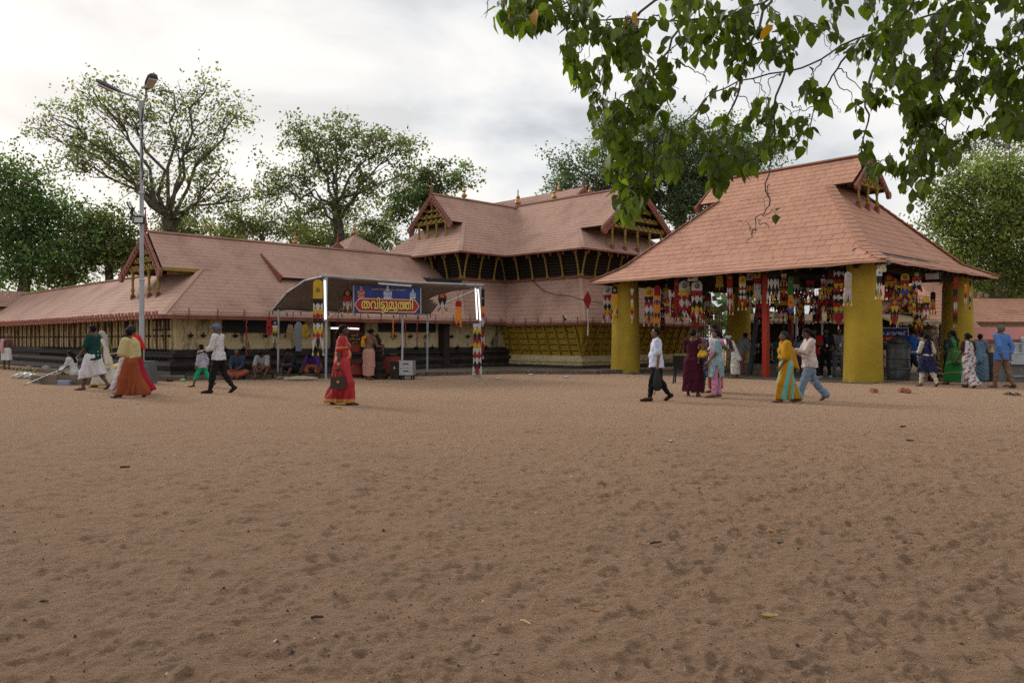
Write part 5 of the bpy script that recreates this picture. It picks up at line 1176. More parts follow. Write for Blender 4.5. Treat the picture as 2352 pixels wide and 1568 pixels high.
        m = MB(); m.box((0, .3, .45), (hw * 2 - .3, .6, .9)); m.build('counter', TIMBER, q); m = MB(); m.box((0, .78, 1.2), (hw * 2 - .2, .06, 2.3)); m.build('dark_backing', TIMBER, q)  # dark backing behind each counter, added to darken the pavilion interior
        m = MB()
        for i in range(26): m.box((rr.uniform(-hw + .2, hw - .2), .3 + rr.uniform(-.2, .2), .9 + .12), (rr.uniform(.12, .3), .2, rr.uniform(.15, .3)))
        m.build('goods', mat('shaded_goods', (.10, .08, .07), var=.8, scale=7), q)
    # white railing
    Y = 36; x0, x1 = gx(1655, Y), gx(2000, Y); f = thing('white_railing', 'white picket railing crossing behind the pavilion posts', 'railing', (x0, Y, 0), R(3)); L_ = x1 - x0; WP = mat('white_railing_paint', (.55, .55, .54), rough=.6, var=.1)
    for z in (.35, .95, 1.1): m = MB(); m.bar((0, 0, z), (L_, 0, z), .05, .05); m.build('rail', WP, f)
    pk = MB(); pk.bar((0, -.03, .25), (0, -.03, 1.2), .045, .02); proto = None
    for i in range(int(L_ / .16)): o = pk.build('picket', WP, f) if proto is None else inst(proto, f); proto = proto or o; o.location = (i * .16, 0, 0)
    # red lattice screen
    Y = 39; x0, x1 = gx(1600, Y), gx(1668, Y); f = thing('lattice_screen', 'red brown lattice screen right of the twin white banners', 'screen', (x0, Y, 0), R(20)); L_ = x1 - x0
    lt = MB()
    for i in range(12): lt.bar((i * L_ / 11, 0, 0), (i * L_ / 11, 0, 3.0), .04)
    for i in range(19): lt.bar((0, .02, i * .165), (L_, .02, i * .165), .035)
    lt.build('lattice', REDWOOD, f); m = MB(); m.box((L_ / 2, .1, .5), (L_, .08, 1.0)); m.build('panel', PINKROOF, f)
    ch = thing('plastic_chair', 'black plastic chair standing behind the woman in maroon', 'chair', (gx(1565, 24.3), 24.3, 0), R(160))
    m = MB(); m.box((0, 0, .43), (.44, .42, .035)); m.build('seat', BLACK, ch); m = MB(); m.prism([(-.2, .2, .45), (.2, .2, .45), (.22, .27, .86), (-.22, .27, .86)], (0, .03, 0)); m.build('backrest', BLACK, ch)
    for sx in (-1, 1):
        for sy in (-1, 1): m = MB(); m.bar((sx * .18, sy * .17, .43), (sx * .22, sy * .21, 0), .04); m.build('leg', BLACK, ch)
        m = MB(); m.bar((sx * .22, -.18, .63), (sx * .22, .24, .66), .04); m.build('armrest', BLACK, ch)
build_right()
# ------------------------------------------------------------------ trees
BARK = mat('grey_brown_bark', (.12, .10, .082), rough=.95, var=.35, scale=3, bump=.5, bscale=10)
LEAFM = mat('tree_foliage', (.05, .08, .02), rough=.6, var=.25, scale=.5, attr='col', trans=.62, spec=.12, ttint=(1.8, 2.1, 1.1))
def leaf_cloud(P, size, col, rg, droop=.4):
    """one bent quad per leaf clump at points P"""
    n = len(P); d = rg.standard_normal((n, 3)); d[:, 2] -= droop; d /= np.linalg.norm(d, axis=1)[:, None]
    e = rg.standard_normal((n, 3)); e -= d * (e * d).sum(1)[:, None]; e /= np.linalg.norm(e, axis=1)[:, None]
    L_ = size * rg.uniform(.6, 1.3, n)[:, None]; Wd = L_ * rg.uniform(.26, .42, n)[:, None]
    V = np.stack([P, P + d * L_ * .5 + e * Wd, P + d * L_, P + d * L_ * .5 - e * Wd], 1).reshape(-1, 3)
    Fq = np.arange(n * 4).reshape(n, 4)
    c = np.asarray(col)[None, :] * rg.uniform(.45, 1.6, n)[:, None]; c[:, 0] *= rg.uniform(.8, 1.5, n); c = np.repeat(c, 4, 0)
    return V, Fq, c
def curve(a, b, rg, sag=.0, n=5, wob=.08):
    a = np.array(a, float); b = np.array(b, float); t = np.linspace(0, 1, n)[:, None]; p = a + (b - a) * t; L_ = np.linalg.norm(b - a)
    p[:, 2] += (np.sin(t * math.pi) * sag * L_)[:, 0]; p[1:-1] += rg.standard_normal((n - 2, 3)) * wob * L_ * .5; return p
def tree(name, label, base_px, Y, blobs, n, size, col, r0, fork=None, dens=9, clump=.75, seed=1, depth=.75, ivy=None, group=None, droop=.4, branch_px=None):
    """trunk, limbs that reach into every crown lobe, twigs, leaves gathered round the twigs"""
    rg = np.random.default_rng(seed); b = np.array([gx(base_px, Y), Y, 0.0])
    t = thing(name, label, 'tree', tuple(b), 0, group)
    def W_(px, py, dy=0): v = at(px, py, Y + dy); return np.array(v)
    fk = W_(*fork) if fork else b + np.array([0, 0, 4.0])
    wood = MB(); wood.tube([tuple(x) for x in curve(b - b, fk - b, rg, n=6, wob=.03)], list(np.linspace(r0, r0 * .7, 6)), 10); wood.build('trunk', BARK, t, smooth=True)
    limbs = MB(); pts = []; fac = []; wts = sum(bl[2] * bl[3] for bl in blobs)
    for bl in blobs:
        cx, cy, rx, ry = bl[:4]; k = bl[4] if len(bl) > 4 else 1.0
        c = W_(cx, cy, rg.uniform(-.3, .3) * rx / FPX * Y * depth); R_ = np.array([rx, rx * depth, ry]) / FPX * Y
        start = fk if rg.random() < .75 else fk + (b - fk) * .12
        main = curve(start, c, rg, sag=.06, n=7, wob=.07); L_ = np.linalg.norm(c - start)
        rr = r0 * .28 * min(1, .45 + rx / 160); limbs.tube([tuple(x - b) for x in main], list(np.linspace(rr, rr * .28, 7)), 6)
        m = max(5, int(dens * (rx * ry / 4000) ** .6)); share = n * rx * ry * k / wts
        tips = []; lobe = rg.uniform(.75, 1.25)
        for i in range(m):
            u = rg.standard_normal(3); u /= np.linalg.norm(u); u *= rg.uniform(.35, 1.0) ** .5; e = c + u * R_
            s = main[rg.integers(3, 7)]; br = curve(s, e, rg, sag=.05, n=6, wob=.10)
            limbs.tube([tuple(x - b) for x in br], list(np.linspace(rr * .30, rr * .07, 6)), 4, cap=False); tips.append(br)
            for j in range(2):
                s2 = br[rg.integers(2, 5)]; v = rg.standard_normal(3); v /= np.linalg.norm(v); e2 = s2 + v * R_ * .45 + np.array([0, 0, .1]) * R_
                b2 = curve(s2, e2, rg, sag=.04, n=4, wob=.12); limbs.tube([tuple(x - b) for x in b2], list(np.linspace(rr * .14, rr * .04, 4)), 3, cap=False); tips.append(b2)
        nn = int(share / len(tips)) + 1
        for br in tips:
            kc = 4; f = rg.uniform(.35, 1.0, kc) ** .6 * (len(br) - 1.001); i = f.astype(int); p = br[i] + (br[i + 1] - br[i]) * (f - i)[:, None] + rg.standard_normal((kc, 3)) * clump * .8
            w = rg.integers(0, kc, nn); pts.append(p[w] + rg.standard_normal((nn, 3)) * clump * np.array([.62, .62, .38])); fac.append((lobe * rg.uniform(.72, 1.3, kc))[w])
    P = np.concatenate(pts)
    limbs.build('limbs', BARK, t, smooth=True)
    V, Fq, c = leaf_cloud(P - b, size, col, rg, droop); c = c * np.repeat(np.concatenate(fac), 4)[:, None]
    o = bpy.data.objects.new('crown', np_mesh('crown', V, Fq, [LEAFM], cols=c)); link(o, t); o['kind'] = 'stuff'
    if ivy:
        p = fk + (b - fk) * rg.uniform(-.12, .35, (ivy, 1)) + rg.standard_normal((ivy, 3)) * np.array([.55, .5, .6])
        V, Fq, c = leaf_cloud(p - b, size * .8, (.05, .065, .03), rg); o = bpy.data.objects.new('climbing_ivy', np_mesh('climbing_ivy', V, Fq, [LEAFM], cols=c)); link(o, t); o['kind'] = 'stuff'
    return t
tree('rain_tree', 'tallest spreading tree with thin open crown behind the street lamp', 372, 56,
     [(120, 270, 75, 50), (215, 210, 70, 45), (300, 250, 80, 70), (400, 215, 60, 45), (470, 215, 70, 45), (540, 270, 62, 55), (430, 330, 80, 70), (240, 350, 95, 70), (150, 360, 60, 60), (500, 400, 70, 60), (330, 420, 80, 55), (560, 460, 50, 40), (90, 300, 40, 30), (450, 480, 60, 40)],
     9000, .23, (.128, .155, .08), .62, fork=(385, 500), dens=13, clump=.42, seed=3, ivy=1100)
tree('rain_tree', 'second open crowned tree with dark ivy on its trunk behind the hall ridge', 770, 58,
     [(690, 300, 65, 55), (780, 290, 75, 50), (860, 330, 65, 50), (930, 330, 55, 45), (760, 380, 80, 60), (660, 400, 60, 60), (600, 440, 60, 45), (860, 420, 70, 55), (940, 400, 45, 45), (700, 490, 70, 45), (800, 490, 50, 40)],
     10500, .23, (.125, .155, .082), .5, fork=(772, 470), dens=13, clump=.42, seed=8, ivy=1300)
tree('rain_tree', 'small airy tree just left of the gatehouse gable with a bare leaning stem', 925, 52, [(1010, 400, 50, 35), (1065, 410, 42, 32), (960, 440, 45, 40), (1000, 470, 50, 40), (910, 480, 45, 50)], 5000, .22, (.115, .155, .08), .26, fork=(945, 520), dens=9, clump=.35, seed=5)
tree('broad_tree', 'dense dark green tree filling the left edge behind the far wing', 60, 50, [(30, 430, 90, 90), (90, 520, 110, 80), (-30, 520, 80, 110), (40, 610, 120, 70), (170, 590, 100, 70), (150, 480, 70, 60, .5), (-60, 400, 60, 70)], 21000, .22, (.098, .16, .075), .45, fork=(60, 560), dens=18, clump=.55, seed=12)
tree('broad_tree', 'olive green bushy tree behind the left lamp pole above the wing roof', 250, 51, [(230, 570, 80, 60), (290, 600, 60, 60), (200, 520, 70, 55, .6), (280, 520, 60, 50, .5), (330, 560, 40, 50), (130, 640, 80, 40)], 14000, .21, (.125, .152, .07), .35, fork=(250, 600), dens=15, clump=.5, seed=14)
tree('scrub_tree', 'low scrubby tree between the two open crowned trees above the hall ridge', 600, 60, [(560, 520, 60, 40), (620, 510, 50, 40), (520, 490, 45, 35), (680, 540, 50, 30)], 4200, .20, (.128, .155, .08), .25, fork=(600, 540), dens=10, clump=.5, seed=15)
tree('scrub_tree', 'pale scrubby growth left of the gatehouse roof behind the shrine spire', 840, 62, [(840, 540, 50, 30), (880, 520, 45, 40), (760, 545, 50, 25)], 2600, .20, (.10, .12, .06), .2, fork=(850, 550), dens=9, clump=.5, seed=16)
tree('broad_tree', 'big round dark tree behind the gatehouse and the left of the pavilion', 1560, 66, [(1300, 390, 60, 45), (1400, 360, 75, 60), (1490, 320, 75, 55), (1580, 310, 90, 50), (1680, 320, 80, 55), (1760, 345, 65, 45), (1560, 390, 110, 70), (1500, 460, 100, 70), (1660, 400, 110, 70), (1420, 430, 90, 60), (1600, 480, 90, 60), (1280, 440, 45, 40)], 38000, .24, (.095, .14, .09), .7, fork=(1560, 470), dens=17, clump=.6, seed=20)
tree('broad_tree', 'large light green tree behind the right end of the pavilion', 2290, 48, [(2200, 430, 70, 60), (2280, 400, 90, 60), (2370, 420, 80, 80), (2160, 500, 55, 60), (2250, 510, 100, 70), (2350, 520, 100, 90), (2180, 570, 60, 50), (2290, 600, 100, 60), (2230, 640, 80, 50), (2370, 640, 80, 60), (2440, 520, 80, 90)], 36000, .19, (.135, .175, .065), .5, fork=(2290, 560), dens=18, clump=.5, seed=25)
tree('rain_tree', 'thin crowned tree rising over the light green tree at the right edge', 2330, 70, [(2240, 330, 60, 40), (2310, 300, 60, 40), (2370, 330, 60, 50), (2200, 370, 40, 30)], 4200, .22, (.13, .145, .08), .3, fork=(2320, 450), dens=11, clump=.5, seed=27)
tree('broad_tree', 'dark tree standing behind the right halls below the light green crown', 2180, 58, [(2150, 640, 70, 50), (2240, 680, 80, 45), (2330, 690, 80, 45), (2080, 660, 60, 40)], 14000, .24, (.105, .14, .07), .35, fork=(2180, 640), dens=14, clump=.6, seed=29)
tree('scrub_tree', 'wide low scrub filling the gap under the tallest crown behind the ridge', 470, 63, [(430, 540, 70, 40), (500, 545, 70, 35), (400, 500, 40, 40, .6), (560, 550, 50, 30)], 5500, .22, (.125, .145, .075), .2, fork=(470, 560), dens=12, clump=.5, seed=51)
tree('scrub_tree', 'wide low scrub under the ivy trunked tree behind the ridge', 720, 64, [(680, 550, 70, 35), (740, 555, 60, 30), (810, 560, 60, 28), (880, 560, 60, 30)], 5000, .22, (.12, .145, .075), .2, fork=(720, 565), dens=12, clump=.5, seed=52)
def far_wood():
    rg = np.random.default_rng(40); n = 9000
    x = rg.uniform(-110, 120, n); y = 95 + rg.uniform(-6, 10, n) + .0 * x; z = rg.random(n) ** .8 * (6.0 + 2.5 * np.sin(x * .11) + 1.5 * np.sin(x * .31 + 1))
    V, Fq, c = leaf_cloud(np.stack([x, y, z], 1), 1.3, (.06, .085, .045), rg); o = bpy.data.objects.new('far_wood', np_mesh('far_wood', V, Fq, [LEAFM], cols=c)); link(o)
    tag(o, 'far belt of low green trees beyond the temple grounds', 'wood', kind='stuff')
far_wood()

# ------------------------------------------------------------------ branch hanging over the courtyard from a tree beside the visitor
def build_overhang():
    rg = random.Random(77); L1 = mat('ficus_leaf', (.115, .165, .022), rough=.45, var=.3, scale=6, trans=.55, rnd=.45, spec=.4, bump=.15, bscale=90)
    LY = mat('yellowed_leaf', (.42, .20, .015), rough=.5, var=.2, scale=20, trans=.35)
    t = thing('overhanging_tree', 'big leaved tree whose drooping leafy branches hang into the top right of the view', 'tree', (8.5, 1.5, 0))
    B = Vector(t.location)
    def leaf_mesh(i):
        w = .25 + .05 * (i % 3); V = []; prof = [(0, .0), (.10, .14), (.25, .82), (.45, 1.0), (.65, .84), (.82, .46), (.92, .16), (1.0, 0)]; bend = .10 + .12 * (i % 4); fold = .10 + .07 * (i % 3)
        for s, q in prof:
            y = s; z = -bend * s * s
            V += [(-q * w, y, z + fold * q * w * 1.3 - .02 * math.sin(s * 14 + i)), (0, y, z), (q * w, y, z + fold * q * w * 1.3 + .02 * math.sin(s * 12 + i))]
        Fq = []
        for k in range(len(prof) - 1): a = k * 3; Fq += [[a, a + 1, a + 4, a + 3], [a + 1, a + 2, a + 5, a + 4]]
        V += [(-.012, -.22, .03), (.012, -.22, .03)]; n = len(V); Fq.append([n - 2, n - 1, 1])
        return np_mesh('leaf', V, Fq, [L1], smooth=True)
    shapes = [leaf_mesh(i) for i in range(7)]
    yel = shapes[1].copy(); yel.materials.clear(); yel.materials.append(LY)
    xs = [1135, 1180, 1235, 1255, 1272, 1290, 1330, 1370, 1388, 1420, 1460, 1500, 1545, 1570, 1610, 1650, 1690, 1730, 1780, 1850, 1868, 1895, 1925, 1955, 1985, 2020, 2055, 2085, 2130, 2165, 2200, 2250, 2300, 2460]
    ys = [78, 88, 92, 70, 100, 165, 240, 330, 440, 505, 525, 440, 440, 330, 360, 470, 440, 400, 350, 380, 290, 295, 180, 240, 410, 440, 400, 500, 470, 420, 385, 350, 345, 345]
    holes = [(1275, 95, 26, 30), (1600, 190, 42, 38), (1560, 290, 22, 26), (1760, 205, 48, 38), (1880, 150, 48, 48), (1935, 215, 36, 60), (1690, 255, 24, 24), (2030, 290, 40, 34), (1830, 265, 34, 24), (1520, 95, 22, 20), (2190, 310, 30, 24), (1745, 60, 26, 20), (1360, 130, 22, 24), (1960, 60, 24, 20), (2270, 250, 24, 22)]
    def ok(px, py, inset=0):
        if py > np.interp(px, xs, ys) - inset: return False
        if px < 1135 + max(0, (py - 60)) * .0: return False
        return not any(((px - a) / c) ** 2 + ((py - b) / d) ** 2 < 1.3 for a, b, c, d in holes)
    br = [([(2420, -90), (2180, 20), (1960, 100), (1800, 160), (1620, 230), (1490, 320), (1440, 430)], 5.6, .009), ([(1980, -110), (1760, 10), (1560, 50), (1380, 50), (1170, 30)], 5.2, .009),
          ([(2420, 120), (2240, 200), (2130, 290), (2090, 430)], 5.6, .010), ([(2160, -90), (2040, 90), (1980, 240), (1990, 390)], 5.9, .013), ([(1800, 160), (1775, 320), (1768, 420), (1752, 490), (1732, 530)], 5.6, .008),
          ([(2420, 20), (2330, 130), (2290, 310)], 5.5, .010), ([(1640, -90), (1470, 40), (1360, 150), (1310, 215)], 5.1, .010), ([(1760, 10), (1700, 180), (1650, 330), (1650, 430)], 5.4, .010),
          ([(1490, 320), (1420, 330), (1385, 400)], 5.6, .007), ([(2180, 20), (2150, 180), (2190, 350)], 5.3, .010), ([(1960, 100), (1880, 230), (1850, 350)], 5.7, .008), ([(1560, 50), (1500, 200), (1430, 240), (1350, 250)], 5.2, .008), ([(1620, 230), (1580, 330), (1520, 410)], 5.6, .007), ([(2260, -80), (2230, 80), (2200, 200)], 5.6, .008), ([(1400, -80), (1300, 20), (1215, 70)], 5.0, .007), ([(2040, 90), (2100, 250), (2090, 330)], 5.5, .008)]
    nodes = []
    def add_twig(path, Y, r, dy=.25):
        pts = []
        n = len(path) * 5
        P = np.array(path, float); f = np.linspace(0, len(P) - 1.001, n); i = f.astype(int); Q = P[i] + (P[i + 1] - P[i]) * (f - i)[:, None]
        for k, (px, py) in enumerate(Q): pts.append(at(px + rg.uniform(-4, 4) + r * 900 * math.sin(k * .7 + Y * 5), py + rg.uniform(-4, 4) + r * 900 * math.sin(k * .53 + Y * 9), Y + dy * math.sin(k * .45 + Y * 3)))
        m = MB(); m.tube([p - B for p in pts], list(np.linspace(r, r * .35, n)), 5); m.build('twig', BARK, t, smooth=True); return pts
    thin = []
    for path, Y, r in br:
        pts = add_twig(path, Y, r)
        for k in range(2, len(pts)):
            p = pts[k]; px = 1176 + p.x / p.y * FPX; py = 780 - (p.z - CH) / p.y * FPX
            nodes.append((px, py, p.y))
            if rg.random() < .6:
                Lp = rg.uniform(50, 135); a = rg.uniform(-.5, 1.0) * math.pi * .5 + math.pi / 2 * .6; dx = math.cos(a) * Lp * rg.choice((-1, 1)); dyp = abs(math.sin(a)) * Lp * .9 + 12
                sub = [(px, py), (px + dx * .5, py + dyp * .35), (px + dx * .8, py + dyp)]
                if ok(sub[2][0], sub[2][1], 10): thin.append((sub, p.y + rg.uniform(-.4, .4)))
    tries = 0; got = []
    while len(got) < 95 and tries < 9000:        # side twigs wherever the branch spray is still thin
        tries += 1; a, b = rg.uniform(1150, 2440), rg.uniform(-40, 500)
        if not ok(a, b, 40) or any((a - c) ** 2 + (b - d) ** 2 < 34 ** 2 for c, d in got): continue
        got.append((a, b)); Lp = rg.uniform(45, 95); an = rg.uniform(.15, .85) * math.pi; thin.append(([(a, b), (a + Lp * .5 * math.cos(an), b + Lp * .3 * math.sin(an)), (a + Lp * .8 * math.cos(an), b + Lp * math.sin(an))], 5.3 + rg.uniform(-.6, .6)))
    for c0, d0 in ((1440, 400), (1470, 440), (1452, 470), (1425, 450), (1640, 370), (1662, 410), (1620, 350), (1655, 380), (1560, 370), (1545, 350), (1490, 400)):
        for _ in range(2): a, b = c0 + rg.uniform(-14, 14), d0 + rg.uniform(-12, 8); thin.append(([(a, b), (a + rg.uniform(-12, 12), b + 14), (a + rg.uniform(-20, 20), b + 30)], 5.4 + rg.uniform(-.3, .3)))
    for _ in range(16): a, b = rg.uniform(1150, 1300), rg.uniform(-30, 40); thin.append(([(a, b), (a + rg.uniform(-12, 12), b + 14), (a + rg.uniform(-25, 10), b + 34)], 5.1 + rg.uniform(-.3, .3)))
    for sub, Y in thin:
        q = add_twig(sub, Y, .0045, .05)
        for p in q[1:]: nodes.append((1176 + p.x / p.y * FPX, 780 - (p.z - CH) / p.y * FPX, p.y))
    leaves = []
    def put(px, py, Y):
        p = at(px, py, Y); s = rg.uniform(.065, .128) * (.8 if rg.random() < .3 else 1)
        h = rg.uniform(0, 2 * math.pi); pit = rg.uniform(-1.45, -.35); rl = rg.uniform(-.9, .9)
        leaves.append((p, Euler((pit, rl, h), 'XYZ') if False else (Matrix.Rotation(h, 3, 'Z') @ Matrix.Rotation(pit, 3, 'X') @ Matrix.Rotation(rl, 3, 'Y')).to_euler(), s))
    for px, py, Y in nodes:
        for _ in range(rg.choice((1, 1, 1, 2))):
            a, b = px + rg.uniform(-20, 20), py + rg.uniform(-8, 22)
            if ok(a, b + 26, 6) and 1130 < a < 2460 and b > -80: put(a, b, Y + rg.uniform(-.12, .12))
    for px, py in ((1788, 478), (1781, 490), (1793, 497)): put(px, py, 5.6)
    tip = [[(1735, 530), (1700, 505)], [(1735, 525), (1715, 560)], [(1752, 492), (1785, 482)], [(1745, 505), (1770, 525)], [(1768, 420), (1755, 470)]]
    for s in tip: add_twig([s[0], ((s[0][0] + s[1][0]) / 2, (s[0][1] + s[1][1]) / 2 + 3), s[1]], 5.6, .004, 0)
    vis = [l for l in leaves if -10 < 780 - (l[0].z - CH) / l[0].y * FPX and 1176 + l[0].x / l[0].y * FPX < 2352]
    vis.sort(key=lambda l: l[0].y / l[2]); keep = set(id(l) for l in vis[:300]); rest_v, rest_f = [], []
    ny = 0
    for k, l in enumerate(leaves):
        p, e, s = l
        if id(l) in keep:
            o = bpy.data.objects.new('leaf', yel if (k % 37 == 5) else shapes[k % 7]); link(o, t); o.location = p - B; o.rotation_euler = e; o.scale = (s, s, s)
            if k % 37 == 5: o['label'] = 'yellowed leaf'
        else:
            M_ = e.to_matrix() * s; n = len(rest_v); me = shapes[k % 7]; rest_v += [M_ @ v.co + p - B for v in me.vertices]; rest_f += [[i + n for i in q.vertices] for q in me.polygons]
    # the rest of the crown overhead, outside the frame, on its trunk
    nr = np.random.default_rng(9)
    C = nr.uniform(-1, 1, (15000, 3)); C = C[(C ** 2).sum(1) < 1]; C = C * np.array([10.0, 7.0, 2.0]) + np.array([7.0, -1.0, 9.2])
    el = (C[:, 2] - CH) / np.maximum(C[:, 1], .01); vis_ = (C[:, 1] > 0) & (el < .52) & (np.abs(C[:, 0] / np.maximum(C[:, 1], .01)) < .75)
    C = C[~vis_]
    V, Fq, c = leaf_cloud(C - np.array(B), .30, (.032, .06, .012), nr); o = bpy.data.objects.new('crown', np_mesh('crown', V, Fq, [LEAFM], cols=c)); link(o, t); o['kind'] = 'stuff'
    o = bpy.data.objects.new('leaves', np_mesh('leaves', rest_v, rest_f, [L1], smooth=True)); link(o, t); o['kind'] = 'stuff'
    m = MB(); m.tube([(0, 0, -.1), (.05, 0, 1.5), (-.1, .1, 3.5), (-.4, .3, 6.0), (-.8, .4, 8.5)], [.5, .38, .33, .28, .18], 12); m.build('trunk', BARK, t, smooth=True)
    m = MB()
    e0 = at(2420, -90, 5.6) - B
    m.tube([(-.3, .25, 5.2), tuple(Vector((-.3, .25, 5.2)).lerp(e0, .5) + Vector((0, 0, .5))), tuple(e0)], [.14, .08, .025], 8)
    for q, Y in (((1980, -110), 5.2), ((2420, 120), 5.0), ((2160, -90), 5.9), ((2420, 20), 4.8), ((1640, -90), 5.1), ((2260, -80), 4.7), ((1400, -80), 5.0)):
        e = at(*q, Y) - B; s_ = Vector((-.5, .3, 6.6)); m.tube([tuple(s_), tuple(s_.lerp(e, .5) + Vector((0, 0, .7))), tuple(e)], [.10, .05, .013], 7)
    m.build('limbs', BARK, t, smooth=True)
build_overhang()

# ------------------------------------------------------------------ litter on the sand
def ground_pt(px, py): Y = CH * FPX / (py - 780); return Vector((gx(px, Y), Y, 0))
def build_litter():
    DRY = mat('dry_brown_leaf', (.36, .17, .06), rough=.7, var=.3, scale=25); GRN = mat('fallen_olive_leaf', (.32, .27, .08), rough=.6, var=.25, scale=25); DK = mat('charred_stick', (.06, .038, .026), var=.3); PAPER = mat('white_paper_scrap', (.42, .41, .39), var=.3, scale=20); STRAW = mat('pale_straw', (.5, .36, .18), var=.2); BRICK = mat('broken_brick', (.32, .12, .07), rough=.95, var=.3, scale=15, bump=.5); SAND_ = mat('dark_sandal', (.05, .035, .03), var=.3)
    GREENP = mat('green_plastic', (.22, .42, .16), var=.2); YLF = mat('yellow_petals', (.6, .42, .03), var=.2)
    def leaf(px, py, L_, m_, rz, lb, curl=.5):
        p = ground_pt(px, py); V = []; pr = [(0, 0), (.2, .7), (.5, 1), (.8, .6), (1, 0)]
        for s, q in pr:
            for k in (-1, 0, 1): V.append((L_ * (s - .5), k * q * L_ * .27, L_ * (.06 + curl * (s - .5) ** 2 + abs(k) * .16 * q)))
        Fq = [[i * 3 + k, i * 3 + k + 1, i * 3 + k + 4, i * 3 + k + 3] for i in range(4) for k in (0, 1)]
        o = bpy.data.objects.new('fallen_leaf', np_mesh('fallen_leaf', V, Fq, [m_], smooth=True)); link(o); sm = o.modifiers.new('t', 'SOLIDIFY'); sm.thickness = .002; o.location = p + Vector((0, 0, .006)); o.rotation_euler = (0, 0, rz); tag(o, lb, 'leaf')
    leaf(1772, 1228, .085, DRY, .9, 'curled orange brown leaf on the sand at right', 1.2); leaf(1792, 1252, .06, DK, .3, 'small dark crumpled leaf just below the orange brown one', .8)
    leaf(1768, 1424, .095, GRN, .1, 'olive yellow fallen leaf nearest the camera at right', .6); leaf(776, 939, .22, YLF, .2, 'yellow petals fallen in front of the woman in red', .3)
    leaf(1800, 1228, .05, GRN, .2, 'pale straw coloured leaf tip beside the orange brown leaf', .3)
    def stick(px, py, L_, r, m_, rz, lb, nm='twig'):
        p = ground_pt(px, py); m = MB(); m.tube([(-L_ / 2, 0, 0), (-L_ * .1, L_ * .04, .004), (L_ / 2, 0, .003)], [r, r * 1.1, r * .7], 6); o = m.build(nm, m_, None); o.location = p + Vector((0, 0, r + .004)); o.rotation_euler = (0, 0, rz); tag(o, lb, 'twig')
    stick(1207, 1433, .075, .005, STRAW, -.9, 'short pale twig lying in the foreground centre'); stick(1355, 1404, .10, .005, DRY, -.6, 'brown twig right of the pale twig in the foreground'); stick(728, 1423, .06, .007, DK, .1, 'black charred stick lying left in the foreground')
    stick(100, 1385, .045, .005, DK, 0, 'small charred stick near the lower left corner'); stick(287, 1076, .10, .012, DK, .1, 'black stub of wood lying on the sand at left'); stick(1130, 1149, .15, .006, STRAW, .05, 'thin straw lying flat in the middle of the sand')
    stick(1507, 1250, .09, .007, DK, .4, 'dark twig half buried in the sand right of centre'); stick(2075, 982, .10, .014, DK, .2, 'dark lump of wood at right before the pavilion'); stick(2091, 1014, .09, .012, DK, -.7, 'dark leaning chip of wood below the other at right')
    def scrap(px, py, s, m_, lb, nm='paper_scrap', hgt=.35, cat='litter'):
        s *= .75; p = ground_pt(px, py); m = MB(); rr = random.Random(int(px)); n = 7; top = [Vector((s * .5 * math.cos(2 * math.pi * i / n) * rr.uniform(.4, 1.3), s * .4 * math.sin(2 * math.pi * i / n) * rr.uniform(.4, 1.3), s * hgt * rr.uniform(.3, 1))) for i in range(n)]
        base = [Vector((v.x * .85, v.y * .85, 0)) for v in top]; c = len(top)
        m.add(top + base + [Vector((0, 0, s * hgt * 1.1))], [(i, (i + 1) % n, 2 * n) for i in range(n)] + [((i + 1) % n, i, n + i, n + (i + 1) % n) for i in range(n)])
        o = m.build(nm, m_, None); o.location = p; tag(o, lb, cat)
    scrap(1540, 1012, .20, PAPER, 'flat white paper strip before the white shirted man', hgt=.06); scrap(1312, 1096, .05, PAPER, 'tiny white scrap in the middle of the sand', hgt=.5); scrap(1160, 1348, .018, PAPER, 'tiniest white speck in the foreground', hgt=.5); scrap(314, 928, .14, PAPER, 'small pale scrap before the men at left', hgt=.6)
    scrap(208, 953, .14, PAPER, 'white paper chip left of the pale scrap', hgt=.12); scrap(1145, 870, .30, PAPER, 'white paper cup lying right of the canopy', hgt=.3); scrap(1088, 864, .5, PAPER, 'crumpled white plastic rubbish by the right canopy pole', hgt=.3); scrap(1219, 862, .35, PAPER, 'white rubbish near the gatehouse step', hgt=.25); scrap(1300, 868, .45, PAPER, 'pale plastic bag on the ground before the yellow wall', hgt=.2)
    scrap(420, 876, .4, GREENP, 'green plastic wrapper by the kerb right of the lamp block', hgt=.35); scrap(388, 876, .35, DK, 'dark rubbish at the foot of the kerb beside the green wrapper', hgt=.4); scrap(366, 874, .35, PAPER, 'grey rubbish heap against the lamp block corner', hgt=.5)
    scrap(105, 848, .5, PAPER, 'little grey heap of rubbish at left near the wing wall', hgt=.45); scrap(64, 843, .45, PAPER, 'white paper scraps near the bent old man', hgt=.25)
    for i, (px, py, lb) in enumerate(((2007, 901, 'broken brick before the right front column'), (2071, 900, 'reddish broken brick before the steel bin'), (2083, 902, 'smallest brick chip beside the reddish broken brick'))):
        p = ground_pt(px, py); m = MB(); m.box((0, 0, .05), (.2 - .06 * (i == 2), .12, .10), rot=(.1, .15, .5 + i), taper=.85); m.box((.08, .03, .03), (.1, .08, .06), rot=(0, .2, 1)); o = m.build('brick_piece', BRICK, None); o.location = p; tag(o, lb, 'brick')
